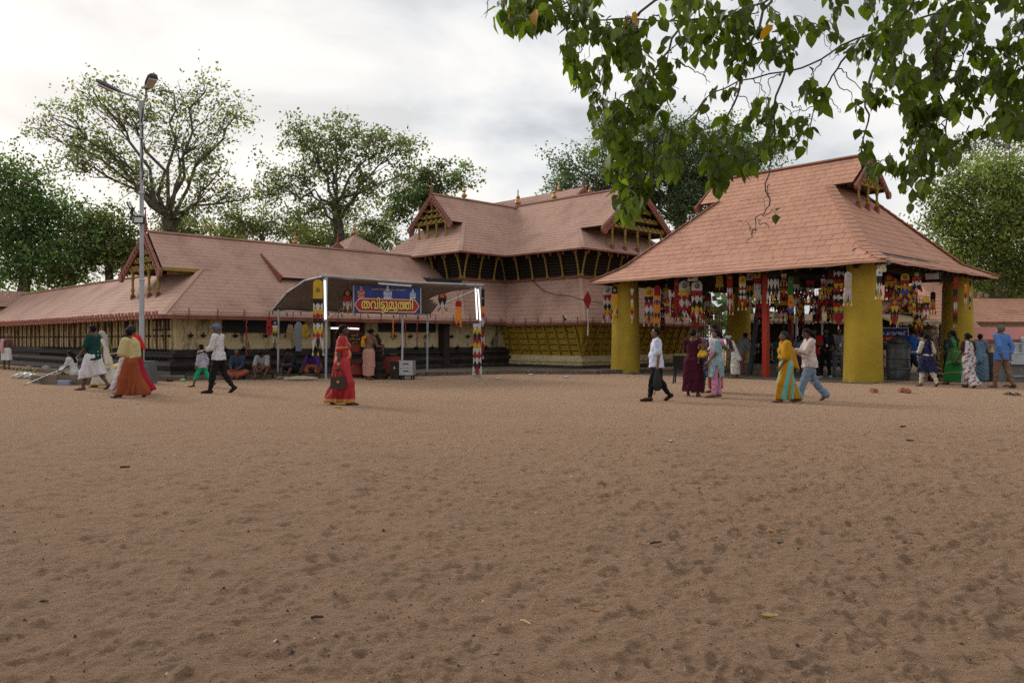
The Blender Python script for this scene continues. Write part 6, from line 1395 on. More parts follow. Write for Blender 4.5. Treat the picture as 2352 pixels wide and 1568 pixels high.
    def sandal(px, py, rz, lb):
        p = ground_pt(px, py); t = thing('sandal', lb, 'sandal', p + Vector((0, 0, .01)), rz)
        m = MB(); pts = [(-.13, -.03), (-.1, -.045), (.02, -.04), (.1, -.05), (.14, -.02), (.14, .02), (.1, .05), (.02, .04), (-.1, .045), (-.13, .03)]; m.prism([(x, y, 0) for x, y in pts], (0, 0, .022)); m.build('sole', SAND_, t)
        m = MB(); m.tube([(.09, 0, .03), (.03, -.03, .055), (-.02, -.05, .02)], .009, 5); m.tube([(.09, 0, .03), (.03, .03, .055), (-.02, .05, .02)], .009, 5); m.build('strap', SAND_, t)
    sandal(2316, 906, .3, 'left sandal of the pair left on the sand at the right edge'); sandal(2333, 908, .1, 'right sandal of the pair left on the sand at the right edge'); sandal(1455, 860, .5, 'sandal lying against the foot of the left front column'); sandal(1472, 858, .2, 'second sandal just right of the one at the left front column')
    sandal(2312, 888, .4, 'dark sandal under the washing counter'); sandal(2330, 890, .9, 'dark sandal beside the other under the washing counter')
    # slab the woman sits on, blue box
    p = ground_pt(205, 884); t = thing('concrete_slab', 'low broken concrete slab on which the woman sits at left', 'slab', p + Vector((-.2, .5, 0)), R(-8)); m = MB(); m.box((-.3, 0, .14), (2.3, .7, .30), taper=.94); m.build('slab', KERB, t); m = MB(); m.box((-1.7, .25, .10), (.9, .5, .24), rot=(0, .12, -.3), taper=.9); m.build('broken_end', KERB, t)
    p = ground_pt(148, 884); b = thing('plastic_box', 'small pale blue plastic box in front of the seated woman', 'box', p, .1); m = MB(); m.box((0, 0, .06), (.30, .17, .12), taper=1.06); m.build('tub', mat('pale_blue_plastic', (.26, .29, .44), rough=.3, var=.1), b); m = MB(); m.box((0, 0, .13), (.32, .19, .02)); m.build('lid', mat('clear_lid', (.5, .52, .6), rough=.2, var=.1), b)
    p = ground_pt(245, 880); b = thing('cloth_bundle', 'mustard cloth bundle on the slab behind the seated woman', 'bundle', p + Vector((.2, .5, .28)), 0); m = MB(); m.lathe([(.2, 0), (.34, .08), (.3, .22), (.12, .32), (.03, .36)], (0, 0, 0), 9, sx=1.3); m.build('cloth', BM['y'], b, smooth=True); m = MB(); m.lathe([(.05, 0), (.09, .05), (.02, .1)], (0, 0, .32), 6); m.build('knot', BM['y'], b)
    # thin grass at the wall foot
    nr = np.random.default_rng(31); P_ = []
    for a, b_, n in ((tw(-1.1, 20), tw(-.9, 3.5), 900), (tw(12, -1.2), tw(14.8, -3.2), 700), (tw(14.9, -4.5), tw(15.2, -5.6), 500)):
        f = nr.random(n)[:, None]; q = np.array(a) * (1 - f) + np.array(b_) * f; q[:, :2] += nr.standard_normal((n, 2)) * .28; q[:, 2] = -.01; P_.append(q)
    P_ = np.concatenate(P_); n = len(P_); d = nr.standard_normal((n, 3)) * .5; d[:, 2] = 1; hgt = nr.uniform(.04, .13, n)[:, None]; e = np.cross(d, [0, 1, 0]); e /= np.linalg.norm(e, axis=1)[:, None]
    V = np.stack([P_ - e * .012, P_ + e * .012, P_ + d * hgt], 1).reshape(-1, 3); o = bpy.data.objects.new('grass', np_mesh('grass', V, np.arange(3 * n).reshape(n, 3), [mat('thin_grass', (.07, .10, .025), var=.4, scale=3)])); link(o); tag(o, kind='stuff')
    # gravel grit in the foreground
    n = 11000; yy = 2.4 + nr.random(n) ** 1.7 * 14; xx = (nr.random(n) * 2 - 1) * (yy * .75 + .3); s = nr.uniform(.0018, .0065, n) * (1 + (nr.random(n) > .95) * 1.3); base = np.array([[0, 0, 1], [1, 0, 0], [0, 1, 0], [-1, 0, 0], [0, -1, 0]], float)
    V = (base[None] * nr.uniform(.6, 1.3, (n, 5, 1)) * s[:, None, None]) + np.stack([xx, yy, np.zeros(n)], 1)[:, None]; fs = np.array([[0, 1, 2], [0, 2, 3], [0, 3, 4], [0, 4, 1]]); Fq = (np.arange(n)[:, None, None] * 5 + fs[None]).reshape(-1, 3)
    dg = bpy.context.evaluated_depsgraph_get(); g = bpy.data.objects['ground']; gme = g.data; gv = np.empty(len(gme.vertices) * 3, np.float32); gme.vertices.foreach_get('co', gv); gv = gv.reshape(-1, 3)
    from mathutils.bvhtree import BVHTree
    # drop the grit onto the sand using the nearest row/column of the ground fan
    rows = gv[::760, 1]; hw = np.maximum(rows, 2) * .86 + 2.2; r = np.clip(np.searchsorted(rows, yy), 0, len(rows) - 1); t_ = xx / hw[r]; tg = np.linspace(-1, 1, 760); tt = tg * .78 + .22 * tg ** 3; cidx = np.clip(np.searchsorted(tt, t_), 0, 759); zz = gv[r * 760 + cidx, 2]
    V[:, :, 2] += zz[:, None]; c = np.array([(.035, .022, .016), (.06, .035, .025), (.20, .12, .075), (.25, .17, .12), (.42, .34, .27)])[nr.choice(5, n, p=[.22, .28, .25, .17, .08])]
    o = bpy.data.objects.new('grit', np_mesh('grit', V.reshape(-1, 3), Fq, [mat('grit', (.2, .1, .1), attr='col', var=.2)], cols=np.repeat(c, 5, 0))); link(o); tag(o, kind='stuff')
build_litter()
# ------------------------------------------------------------------ people: bodies and clothes grown as one smooth surface each
A3 = lambda *v: np.array(v, float)
def sdf_mesh(prims, h, k=.03, infl=0.0, cuts=(), warp=None, pad=.05):
    lo = np.min([np.minimum(p[1], p[2]) - max(p[3], p[4]) if p[0] == 'c' else p[1] - np.max(p[2]) for p in prims], 0) - infl - pad
    hi = np.max([np.maximum(p[1], p[2]) + max(p[3], p[4]) if p[0] == 'c' else p[1] + np.max(p[2]) for p in prims], 0) + infl + pad
    n = np.ceil((hi - lo) / h).astype(int) + 1; ax = [lo[i] + h * np.arange(n[i]) for i in range(3)]
    f = np.full(n, .3, np.float32); mg = infl + k + .05
    for p in prims:
        if p[0] == 'c': a, b, ra, rb = p[1:5]; l_ = np.minimum(a, b) - max(ra, rb) - mg; u_ = np.maximum(a, b) + max(ra, rb) + mg
        else: c, r, Rm = p[1:4]; l_ = c - np.max(r) - mg; u_ = c + np.max(r) + mg
        i0 = np.clip(np.floor((l_ - lo) / h).astype(int), 0, n - 1); i1 = np.clip(np.ceil((u_ - lo) / h).astype(int) + 1, 1, n)
        sl = tuple(slice(i0[i], i1[i]) for i in range(3)); X, Y, Z = np.meshgrid(ax[0][sl[0]], ax[1][sl[1]], ax[2][sl[2]], indexing='ij', sparse=True)
        if p[0] == 'c':
            ba = b - a; L2 = max(1e-9, ba @ ba); t = np.clip(((X - a[0]) * ba[0] + (Y - a[1]) * ba[1] + (Z - a[2]) * ba[2]) / L2, 0, 1)
            d = np.sqrt((X - a[0] - ba[0] * t) ** 2 + (Y - a[1] - ba[1] * t) ** 2 + (Z - a[2] - ba[2] * t) ** 2) - (ra + (rb - ra) * t)
        else:
            x, y, z = X - c[0], Y - c[1], Z - c[2]
            if Rm is not None: x, y, z = (Rm[0, 0] * x + Rm[1, 0] * y + Rm[2, 0] * z, Rm[0, 1] * x + Rm[1, 1] * y + Rm[2, 1] * z, Rm[0, 2] * x + Rm[1, 2] * y + Rm[2, 2] * z)
            k0 = np.sqrt((x / r[0]) ** 2 + (y / r[1]) ** 2 + (z / r[2]) ** 2); k1 = np.sqrt((x / r[0] ** 2) ** 2 + (y / r[1] ** 2) ** 2 + (z / r[2] ** 2) ** 2) + 1e-6; d = k0 * (k0 - 1) / k1
        g = f[sl]; q = np.clip(.5 + .5 * (g - d) / k, 0, 1); f[sl] = g + (d - g) * q - k * q * (1 - q)
    f -= infl; X, Y, Z = np.meshgrid(*ax, indexing='ij', sparse=True)
    if warp is not None: f = f + warp(X, Y, Z)
    for c in cuts: f = np.maximum(f, c(X, Y, Z))
    f[0] = f[-1] = .1; f[:, 0] = f[:, -1] = .1; f[:, :, 0] = f[:, :, -1] = .1
    s = f < 0; cs = [s[i:n[0] - 1 + i, j:n[1] - 1 + j, l:n[2] - 1 + l] for i in (0, 1) for j in (0, 1) for l in (0, 1)]
    tot = sum(c.astype(np.int8) for c in cs); act = (tot > 0) & (tot < 8); ci = np.argwhere(act)
    if not len(ci): return np.zeros((0, 3)), np.zeros((0, 4), int)
    off = np.array([(i, j, l) for i in (0, 1) for j in (0, 1) for l in (0, 1)]); vals = np.stack([f[ci[:, 0] + o[0], ci[:, 1] + o[1], ci[:, 2] + o[2]] for o in off], 1)
    P = np.zeros((len(ci), 3)); cnt = np.zeros(len(ci))
    for a in range(8):
        for b in range(a + 1, 8):
            if np.abs(off[a] - off[b]).sum() != 1: continue
            m = (vals[:, a] < 0) != (vals[:, b] < 0); t = vals[:, a] / np.where(m, vals[:, a] - vals[:, b], 1); P += np.where(m[:, None], off[a] + (off[b] - off[a]) * t[:, None], 0); cnt += m
    V = lo + (ci + P / cnt[:, None]) * h; idx = np.full(act.shape, -1, np.int32); idx[tuple(ci.T)] = np.arange(len(ci)); Q = []
    for d in range(3):
        e = [0, 0, 0]; e[d] = 1; a_ = s[tuple(slice(0, n[i] - e[i]) for i in range(3))]; b_ = s[tuple(slice(e[i], n[i]) for i in range(3))]; pts = np.argwhere(a_ != b_); u, v = [(1, 2), (2, 0), (0, 1)][d]
        pts = pts[(pts[:, u] > 0) & (pts[:, v] > 0) & (pts[:, u] < n[u] - 1) & (pts[:, v] < n[v] - 1) & (pts[:, d] < n[d] - 1)]
        def c(du, dv): q = pts.copy(); q[:, u] -= du; q[:, v] -= dv; return idx[tuple(q.T)]
        q = np.stack([c(1, 1), c(0, 1), c(0, 0), c(1, 0)], 1); flip = ~a_[tuple(pts.T)]; q[flip] = q[flip][:, ::-1]; Q.append(q[(q >= 0).all(1)])
    return V, np.concatenate(Q)
def rx(a): c, s = math.cos(a), math.sin(a); return np.array([[1, 0, 0], [0, c, -s], [0, s, c]])
def rz_(a): c, s = math.cos(a), math.sin(a); return np.array([[c, -s, 0], [s, c, 0], [0, 0, 1]])
def skeleton(H, pose, fem, wide):
    J = {}; g = lambda k, d: pose.get(k, d); T = rz_(R(g('twist', 0))) @ rx(R(-g('lean', 2))); sw = (.100 if fem else .112) * H * (.9 + .1 * wide)
    J['T'] = T; P0 = A3(0, 0, 0); J['pelvis'] = P0; up_ = lambda x, y, z: P0 + T @ A3(x, y, z)
    J['waist'] = up_(0, 0, .10 * H); J['chest'] = up_(0, .005 * H, .20 * H); J['neck'] = up_(0, -.004 * H, .315 * H); hy, hp = g('head', (0, 0)); J['Hd'] = T @ rz_(R(hy)) @ rx(R(-hp)); J['head'] = J['neck'] + J['Hd'] @ A3(0, .016 * H, .090 * H)
    for s, c in ((-1, 'L'), (1, 'R')):
        J['hip' + c] = A3(s * .052 * H, 0, -.015 * H); th, kn, ab, ft = (tuple(g('leg' + c, (0, 2, 3))) + (0,))[:4]; d = A3(s * math.sin(R(ab)), math.sin(R(th)) * math.cos(R(ab)), -math.cos(R(th)) * math.cos(R(ab))); J['knee' + c] = J['hip' + c] + d * .245 * H
        sh = R(th - kn); J['ank' + c] = J['knee' + c] + A3(s * math.sin(R(ab)) * .4, math.sin(sh), -math.cos(sh)) * .235 * H; J['fdir' + c] = rz_(R(-s * 8)) @ A3(0, math.cos(R(ft)), -math.sin(R(ft)))
        J['sho' + c] = up_(s * sw, 0, .288 * H); pi, ab, el, inn = g('arm' + c, (4, 8, 12, 0)); M_ = T @ rx(R(pi)) if False else T
        d = A3(s * math.sin(R(ab)), math.sin(R(pi)) * math.cos(R(ab)), -math.cos(R(pi)) * math.cos(R(ab))); J['elb' + c] = J['sho' + c] + T @ d * .172 * H
        fa = R(pi + el); d2 = A3(s * math.sin(R(ab)) * .5 - s * math.sin(R(inn)), math.sin(fa) * math.cos(R(inn)), -math.cos(fa) * math.cos(R(inn))); d2 /= np.linalg.norm(d2); J['wri' + c] = J['elb' + c] + T @ d2 * .148 * H; J['hdir' + c] = T @ d2
    for k, v in pose.get('abs', {}).items(): J[k] = A3(*v) * H
    for c in 'LR':
        if 'hdir' + c in pose: J['hdir' + c] = A3(*pose['hdir' + c])
    if 'seat' in pose: dz = pose['seat']
    else:
        dz = -min(min(J['ank' + c][2] - .040 * H, (J['ank' + c] + J['fdir' + c] * .11 * H)[2] - .014 * H) for c in 'LR')
    for k, v in J.items():
        if isinstance(v, np.ndarray) and v.shape == (3,) and 'dir' not in k: J[k] = v + A3(0, 0, dz)
    J['dz'] = dz; return J
def body_prims(J, H, b, fem):
    T = J['T']; w = b; P = {}; e = lambda c, r: ('e', c, np.array(r) * H, T); u = lambda c, x, y, z: c + T @ A3(x, y, z) * H
    tor = [e(J['pelvis'] + A3(0, 0, .01) * H, (.088 * w, .066 * w, .075)), e(J['waist'], (.076 * w, .058 * w, .09)), e(J['chest'], ((.088 if fem else .098) * (.5 + .5 * w), .062 * (.6 + .4 * w), .105)), ('c', J['shoL'] * .86 + J['shoR'] * .14, J['shoR'] * .86 + J['shoL'] * .14, .036 * H, .036 * H), ('c', J['neck'] - T @ A3(0, 0, .05) * H, J['neck'], .06 * H, .034 * H)]
    if b > 1.08: tor.append(e(u(J['waist'], 0, .022 * b, -.01), (.07 * w, .062 * w, .07)))
    if fem:
        for s in (-1, 1): tor.append(e(u(J['chest'], s * .040, .046, .005), (.036, .036, .036)))
    P['torso'] = tor; P['neck'] = [('c', J['neck'] - T @ A3(0, 0, .02) * H, J['head'] - J['Hd'] @ A3(0, .012, .03) * H, .031 * H * (.85 + .15 * b), .029 * H)]
    Hd = J['Hd']; s = H / 1.68 if H > 1.45 else (H / 1.68) ** .55; hh = lambda x, y, z: J['head'] + Hd @ A3(x, y, z) * s; E = lambda c, r: ('e', c, np.array(r) * s, Hd)
    P['head'] = [E(hh(0, -.008, .018), (.074, .093, .092)), E(hh(0, .020, -.045), (.056, .066, .062)), ('c', hh(0, .084, .010), hh(0, .100, -.022), .010 * s, .017 * s), ('c', hh(-.012, .082, -.056), hh(.012, .082, -.056), .013 * s, .013 * s), ('c', hh(0, .074, -.095), hh(0, .068, -.085), .018 * s, .022 * s), E(hh(.075, -.006, -.008), (.012, .022, .032)), E(hh(-.075, -.006, -.008), (.012, .022, .032))]
    P['hs'] = s
    for c in 'LR':
        aw = .75 + .25 * b
        P['uarm' + c] = [('c', J['sho' + c], J['elb' + c], .034 * H * aw * (.88 if fem else 1), .025 * H * aw)]; P['farm' + c] = [('c', J['elb' + c], J['wri' + c], .025 * H * aw, .0165 * H)]
        hd = J['hdir' + c]; P['hand' + c] = [('c', J['wri' + c] + hd * .012 * H, J['wri' + c] + hd * .046 * H, .016 * H, .020 * H)]
        P['thigh' + c] = [('c', J['hip' + c], J['knee' + c], .056 * H * (.6 + .4 * b), .036 * H * (.75 + .25 * b))]; P['shin' + c] = [('c', J['knee' + c], J['knee' + c] * .68 + J['ank' + c] * .32 - T @ A3(0, .008, 0) * H, .034 * H, .034 * H * (.8 + .2 * b)), ('c', J['knee' + c] * .68 + J['ank' + c] * .32, J['ank' + c], .030 * H, .021 * H)]
        f = J['fdir' + c]; a = J['ank' + c]; dn = A3(0, 0, -1) if abs(f[2]) < .3 else (A3(0, 0, -1) - f * -f[2]); dn = dn / np.linalg.norm(dn)
        P['foot' + c] = [('c', a + dn * .016 * H - f * .022 * H, a + dn * .022 * H + f * .06 * H, .024 * H, .022 * H), ('c', a + dn * .024 * H + f * .06 * H, a + dn * .028 * H + f * .115 * H, .020 * H, .013 * H)]
    return P
def fingers(J, c, H, curl=.5):
    """four unequal fingers and a thumb, rooted in the palm"""
    s = -1 if c == 'L' else 1; d = J['hdir' + c]; n = A3(-s, 0, 0); n = n - d * (n @ d); n = n / max(1e-6, np.linalg.norm(n)); side = np.cross(d, n); side *= np.sign(side[1]) if abs(side[1]) > .2 else (np.sign(side[2]) or 1); base = J['wri' + c] + d * .052 * H; m = MB()
    for i, L_ in enumerate((.040, .046, .043, .034)):
        o = base + side * (.0145 - .0097 * i) * H; a1 = .25 + curl * .5; a2 = a1 + curl * .9; p1 = o + (d * math.cos(a1) + n * math.sin(a1)) * L_ * .55 * H; p2 = p1 + (d * math.cos(a2) + n * math.sin(a2)) * L_ * .5 * H
        m.tube([o - d * .014 * H, o, p1, p2], [.0056 * H, .0056 * H, .0052 * H, .0036 * H], 5, cap=False)
    o = J['wri' + c] + d * .022 * H + side * .014 * H; p1 = o + (d * .55 + side * .7 + n * .35) * .028 * H; p2 = p1 + (d * .9 + side * .15 + n * .4) * .022 * H; m.tube([o - side * .008 * H, o, p1, p2], [.007 * H, .0068 * H, .006 * H, .004 * H], 5, cap=False)
    return np.array([tuple(v) for v in m.v]), np.array(m.f, int)
SKINM = mat('skin', (.2, .1, .06), rough=.55, attr='col', var=.08, scale=14, spec=.35)
CLOTH = mat('woven_cloth', (.5, .5, .5), rough=.88, attr='col', var=.10, scale=14, bump=.35, bscale=16, spec=.15)
SILK = mat('silk_cloth', (.5, .1, .1), rough=.5, attr='col', var=.13, scale=10, bump=.3, bscale=12, spec=.35)
HAIRM = mat('hair', (.01, .01, .01), rough=.7, attr='col', var=.3, scale=30, bump=.4, bscale=60, spec=.12)
S1, S2, S3, S4 = (.165, .080, .048), (.115, .054, .034), (.085, .041, .028), (.215, .115, .072)
BK, GY, WHT = (.007, .006, .006), (.12, .117, .112), (.36, .35, .33)
def solid(c): return lambda V, J: np.tile(np.array(c), (len(V), 1))
def border(c, c2, z0=.0, z1=.09, also=None):
    def f(V, J):
        o = np.tile(np.array(c), (len(V), 1)); m = (V[:, 2] > z0) & (V[:, 2] < z1); o[m] = c2
        if also is not None: o[also(V, J)] = c2
        return o
    return f
def stripes(c, c2, axis=2, per=.07, frac=.4, tilt=0.0):
    def f(V, J):
        o = np.tile(np.array(c), (len(V), 1)); s = V[:, axis] + tilt * V[:, 0] + tilt * V[:, 1]; o[(s / per) % 1 < frac] = c2; return o
    return f
def checks(c, c2, per=.06):
    def f(V, J):
        o = np.tile(np.array(c), (len(V), 1)); m = ((V[:, 2] / per) % 1 < .45); m2 = (((V[:, 0] + V[:, 1]) / per) % 1 < .45); o[m ^ m2] = np.array(c) * .5 + np.array(c2) * .5; o[m & m2] = c2; return o
    return f
def prints(c, c2, fr=.3, sc=37.0):
    def f(V, J):
        o = np.tile(np.array(c), (len(V), 1)); n = np.sin(V[:, 0] * sc + 1.3 * np.sin(V[:, 2] * sc * .7)) * np.sin(V[:, 2] * sc + V[:, 1] * sc * .8); o[n > 1 - fr * 2] = c2; return o
    return f
def person(label, loc, face, H, skin, pose, clothes, hair, b=1.0, fem=False, group=None, beard=None, stache=False, h=.017, curl=.5, shoes=None, name='person'):
    J = skeleton(H, pose, fem, b); P = body_prims(J, H, b, fem); flat = lambda *ks: [q for k in ks for q in P[k]]
    arms = [k + c for c in 'LR' for k in ('uarm', 'farm', 'hand')]; legs = [k + c for c in 'LR' for k in ('thigh', 'shin', 'foot')]
    V, Q = sdf_mesh(flat('torso', 'neck', *arms, *legs), h, .022 if H > 1.3 else .016); V2, Q2 = sdf_mesh(flat('neck', 'head'), h * .62, .013)
    # head grown finer, welded into the neck of the same mesh
    V_, Q_ = [V, V2], [Q, Q2 + len(V)]; n = len(V) + len(V2)
    for c in 'LR':
        v, q = fingers(J, c, H, curl); V_.append(v); Q_.append(q + n); n += len(v)
    V = np.concatenate(V_); Q = np.concatenate(Q_); s = P['hs']; L_ = ((V - J['head']) @ J['Hd']) / s; hx, hy, hz = np.abs(L_[:, 0]), L_[:, 1], L_[:, 2]; near = (hx < .09) & (np.abs(hy) < .14) & (np.abs(hz) < .14)
    col = np.tile(np.array(skin), (len(V), 1)); col *= (1 + .10 * np.sin(V[:, 2] * 23 + V[:, 0] * 31))[:, None]
    fr = near & (hy > .052); col[fr & (np.abs(hz - .006) < .008) & (np.abs(hx - .031) < .015)] = (.03, .025, .022); col[fr & (np.abs(hz - .026) < .006) & (np.abs(hx - .032) < .02)] = (.015, .012, .012); col[fr & (np.abs(hz + .057) < .008) & (hx < .024) & (hy > .078)] = (.15, .05, .04)
    if stache: col[fr & (np.abs(hz + .040) < .009) & (hx < .034) & (hy > .07)] = BK if stache is True else stache
    if beard: col[near & (hz < -.038) & (hy > .0) & ~((np.abs(hz + .057) < .007) & (hx < .022))] = beard
    root = bpy.data.objects.new(name, np_mesh(name, V, Q, [SKINM], cols=col, smooth=True)); link(root); root.location = loc; root.rotation_euler = (0, 0, R(face)); tag(root, label, 'person', group)
    def piece(nm, V, Q, c, m=CLOTH):
        if not len(V): return
        o = bpy.data.objects.new(nm, np_mesh(nm, V, Q, [m], cols=np.asarray(c(V, J) if callable(c) else solid(c)(V, J)), smooth=True)); return link(o, root)
    hips = (J['hipL'] + J['hipR']) / 2
    def folds(amp, nf, ztop, zbot, ph=0.0):
        def w(X, Y, Z):
            th = np.arctan2(X - hips[0], Y - hips[1] * .6); r = np.clip((ztop - Z) / max(.05, ztop - zbot), 0, 1.2); return amp * r * (np.sin(nf * th + ph + 2.2 * np.sin(Z * 5 + ph)) + .5 * np.sin(2.3 * nf * th + 1.7 + Z * 6))
        return w
    def wrinkle(amp): return lambda X, Y, Z: amp * (np.sin(X * 38 + Z * 9 + np.sin(Y * 21 + Z * 6) * 2) + np.sin(Z * 52 - X * 27 + Y * 22 + np.sin(X * 17) * 2) * .7 + .5 * np.sin(Y * 60 + Z * 31))
    def web(rt, rb, zb=None, n=4, spread=1.0, drag=.0):
        out = []
        for i in range(n + 1):
            t = i / n; a = J['hipL'] * (1 - t) + J['hipR'] * t; k = J['kneeL'] * (1 - t) + J['kneeR'] * t; e = J['ankL'] * (1 - t) + J['ankR'] * t; m_ = k.copy()
            out += [('c', a, m_, rt * H, (rt * .7 + rb * .3) * H), ('c', m_, e - A3(0, 0, .02 * H), (rt * .7 + rb * .3) * H, rb * H)]
        return out
    for g in clothes:
        kd, c = g[0], g[1]; o = g[2] if len(g) > 2 else {}; m_ = SILK if o.get('silk') else CLOTH; inf = o.get('loose', .008 if kd in ('mundu', 'skirt') else .016 if kd in ('shirt', 'kurta') else .014); nm = o.get('name', kd); pk = J['neck']; T = J['T']
        neck = lambda X, Y, Z, r=o.get('neck', .055) * H: r - np.sqrt((X - pk[0]) ** 2 + (Y - pk[1] - .012 * H) ** 2 * .8 + (Z - pk[2] - .02 * H) ** 2)
        if kd in ('shirt', 'kurta', 'blouse', 'dress'):
            sl = o.get('sleeve', .55); pr = list(P['torso'])
            for cc in 'LR':
                if sl > 0: e = min(1, sl); pr.append(('c', J['sho' + cc], J['sho' + cc] * (1 - e) + J['elb' + cc] * e, .038 * H, (.038 if sl < 1 else .030) * H))
                if sl > 1: e = sl - 1; pr.append(('c', J['elb' + cc], J['elb' + cc] * (1 - e) + J['wri' + cc] * e, .029 * H, .023 * H))
            hem = o.get('hem', -.06); zb = J['pelvis'][2] + hem * H; cuts = [neck]
            if kd == 'blouse': zb = J['waist'][2] + .035 * H
            if hem < -.10: pr += web(.074 * b, o.get('flare', .066))
            elif kd != 'blouse': pr += [('c', J['pelvis'] + A3(-.035, 0, .02) * H, J['pelvis'] + A3(-.038, 0, hem - .04) * H, .068 * H * b, .080 * H * b), ('c', J['pelvis'] + A3(.035, 0, .02) * H, J['pelvis'] + A3(.038, 0, hem - .04) * H, .068 * H * b, .080 * H * b)]
            cuts.append(lambda X, Y, Z, zb=zb: zb - Z - .012 * np.sin(X * 14 + Y * 9))
            if o.get('slit'): cuts.append(lambda X, Y, Z: np.where(Z < J['pelvis'][2] - .06 * H, .035 * H * np.clip((J['pelvis'][2] - Z) / (.2 * H), 0, 1.5) - np.abs(Y - hips[1] * .5 - (J['ankL'][1] + J['ankR'][1]) * .1), -.1) if True else 0)
            w1 = wrinkle(.0042); w2 = folds(.010, 7, J['pelvis'][2], zb, H * 7) if hem < -.10 else None
            v, q = sdf_mesh(pr, h, .028, inf, cuts, (lambda X, Y, Z: w1(X, Y, Z) + w2(X, Y, Z)) if w2 else w1); piece(nm, v, q, c, m_)
        elif kd == 'trousers':
            zb = o.get('hem', .03) * H; pr = [P['torso'][0]] + flat('thighL', 'shinL', 'thighR', 'shinR'); fl = o.get('flare', 0)
            if fl: pr += [('c', J['knee' + cc], J['ank' + cc], .036 * H, fl * H) for cc in 'LR']
            top = J['pelvis'][2] + .03 * H
            v, q = sdf_mesh(pr, h, .02, inf, [lambda X, Y, Z: zb - Z, lambda X, Y, Z: Z - top] if 'seat' not in pose else [lambda X, Y, Z: Z - top], wrinkle(.007)); piece(nm, v, q, c, m_)
        elif kd in ('mundu', 'skirt', 'sari_skirt'):
            zb = o.get('hem', .03) * H; top = J['pelvis'][2] + .075 * H; pr = [P['torso'][0], ('e', J['waist'] - A3(0, 0, .03) * H, np.array((.084 * b, .066 * b, .07)) * H, T)] + web(.070 * b, o.get('flare', .062))
            for q_ in o.get('tail', ()): pr.append(('c', hips + A3(*q_[0]) * H, hips + A3(*q_[1]) * H, q_[2] * H, q_[3] * H))
            tilt = o.get('tilt', 0)
            v, q = sdf_mesh(pr, h, .035, inf, [lambda X, Y, Z: zb - Z + tilt * Y + .010 * np.sin(X * 13 + Y * 21), lambda X, Y, Z: Z - top], folds(o.get('amp', .013), o.get('nf', 9), J['pelvis'][2], zb, H * 11)); piece(nm, v, q, c, m_)
        elif kd == 'lap_cloth':
            pr = flat('thighL', 'thighR') + [P['torso'][0]] + [('c', (J['hipL'] * (1 - t) + J['hipR'] * t), (J['kneeL'] * (1 - t) + J['kneeR'] * t) - A3(0, .03, .02) * H, .058 * H, .034 * H) for t in (.3, .5, .7)] + ([('c', J['knee' + cc], J['knee' + cc] * .45 + J['ank' + cc] * .55, .04 * H, .045 * H) for cc in 'LR'] if o.get('long', 1) else [])
            v, q = sdf_mesh(pr, h, .04, .016, [], wrinkle(.006)); piece(nm, v, q, c, m_)
        elif kd == 'pallu':       # the end of a sari, over the left shoulder
            sd = o.get('side', -1); a = J['sho' + ('L' if sd < 0 else 'R')] * .75 + J['neck'] * .25; e = J['pelvis'] + A3(-sd * .09, 0, .05) * H; dv = (e - a)[[0, 2]]; dv = dv / np.linalg.norm(dv); nv = A3(-dv[1], dv[0]); wd = o.get('wide', .07) * H
            band = lambda X, Y, Z: np.abs((X - a[0]) * nv[0] + (Z - a[2]) * nv[1] + .025 * H * (1 if sd < 0 else -1)) - wd
            pr = list(P['torso']) + [('c', a - T @ A3(0, .04, .02) * H, J['pelvis'] + A3(sd * .075, -.075, o.get('len', -.10)) * H, .03 * H, .045 * H), ('c', a - T @ A3(0, .04, .02) * H, J['pelvis'] + A3(sd * .02, -.085, o.get('len', -.10)) * H, .03 * H, .04 * H)]
            bk = lambda X, Y, Z: np.minimum(band(X, Y, Z), np.maximum(Y - (J['waist'][1] - .035 * H), (X * -sd) - .02 * H))
            v, q = sdf_mesh(pr, h, .03, .022, [bk, neck], folds(.006, 11, J['neck'][2], J['pelvis'][2], 2.0)); piece('pallu', v, q, c, m_)
        elif kd == 'shawl':       # cloth over shoulders and upper arms
            pr = list(P['torso'])
            for cc in 'LR': pr.append(('c', J['sho' + cc], J['elb' + cc], .044 * H, .046 * H))
            for t in o.get('drape', ()): pr.append(('c', J['pelvis'] + A3(*t[0]) * H, J['pelvis'] + A3(*t[1]) * H, t[2] * H, t[3] * H))
            zb = J['pelvis'][2] + o.get('low', .06) * H; sl_ = o.get('slope', 0); cuts = [neck, lambda X, Y, Z: zb - Z + sl_ * X + o.get('slopey', 0) * Y]
            if o.get('one'): sgn = o['one']; cuts.append(lambda X, Y, Z: -(X * sgn) + .01 * H - .0 * Z)
            v, q = sdf_mesh(pr, h, .04, .024, cuts, folds(.007, 10, J['neck'][2], zb, 1.0)); piece(nm, v, q, c, m_)
        elif kd == 'strip':       # a narrow cloth: list of points relative to pelvis
            pts = [J['pelvis'] + A3(*p) * H for p in o['pts']]; r = o.get('r', .03) * H; pr = [('c', p, q_, r, r) for p, q_ in zip(pts[:-1], pts[1:])]
            v, q = sdf_mesh(pr, h, .03, 0, [], wrinkle(.006)); piece(nm, v, q, c, m_)
        elif kd == 'cap':
            hh = lambda x, y, z: J['head'] + J['Hd'] @ A3(x, y, z) * s
            pr = [('e', hh(0, -.006, .040), A3(.086, .106, .082) * s, J['Hd'])]; v, q = sdf_mesh(pr, h * .7, .01, 0, [lambda X, Y, Z: J['head'][2] + .030 * s - Z]); o_ = piece('cap', v, q, c)
            v, q = sdf_mesh([('e', hh(0, .115, .040), A3(.07, .075, .014) * s, J['Hd'])], h * .6, .01); piece('cap_peak', v, q, c)
        elif kd == 'shoes':
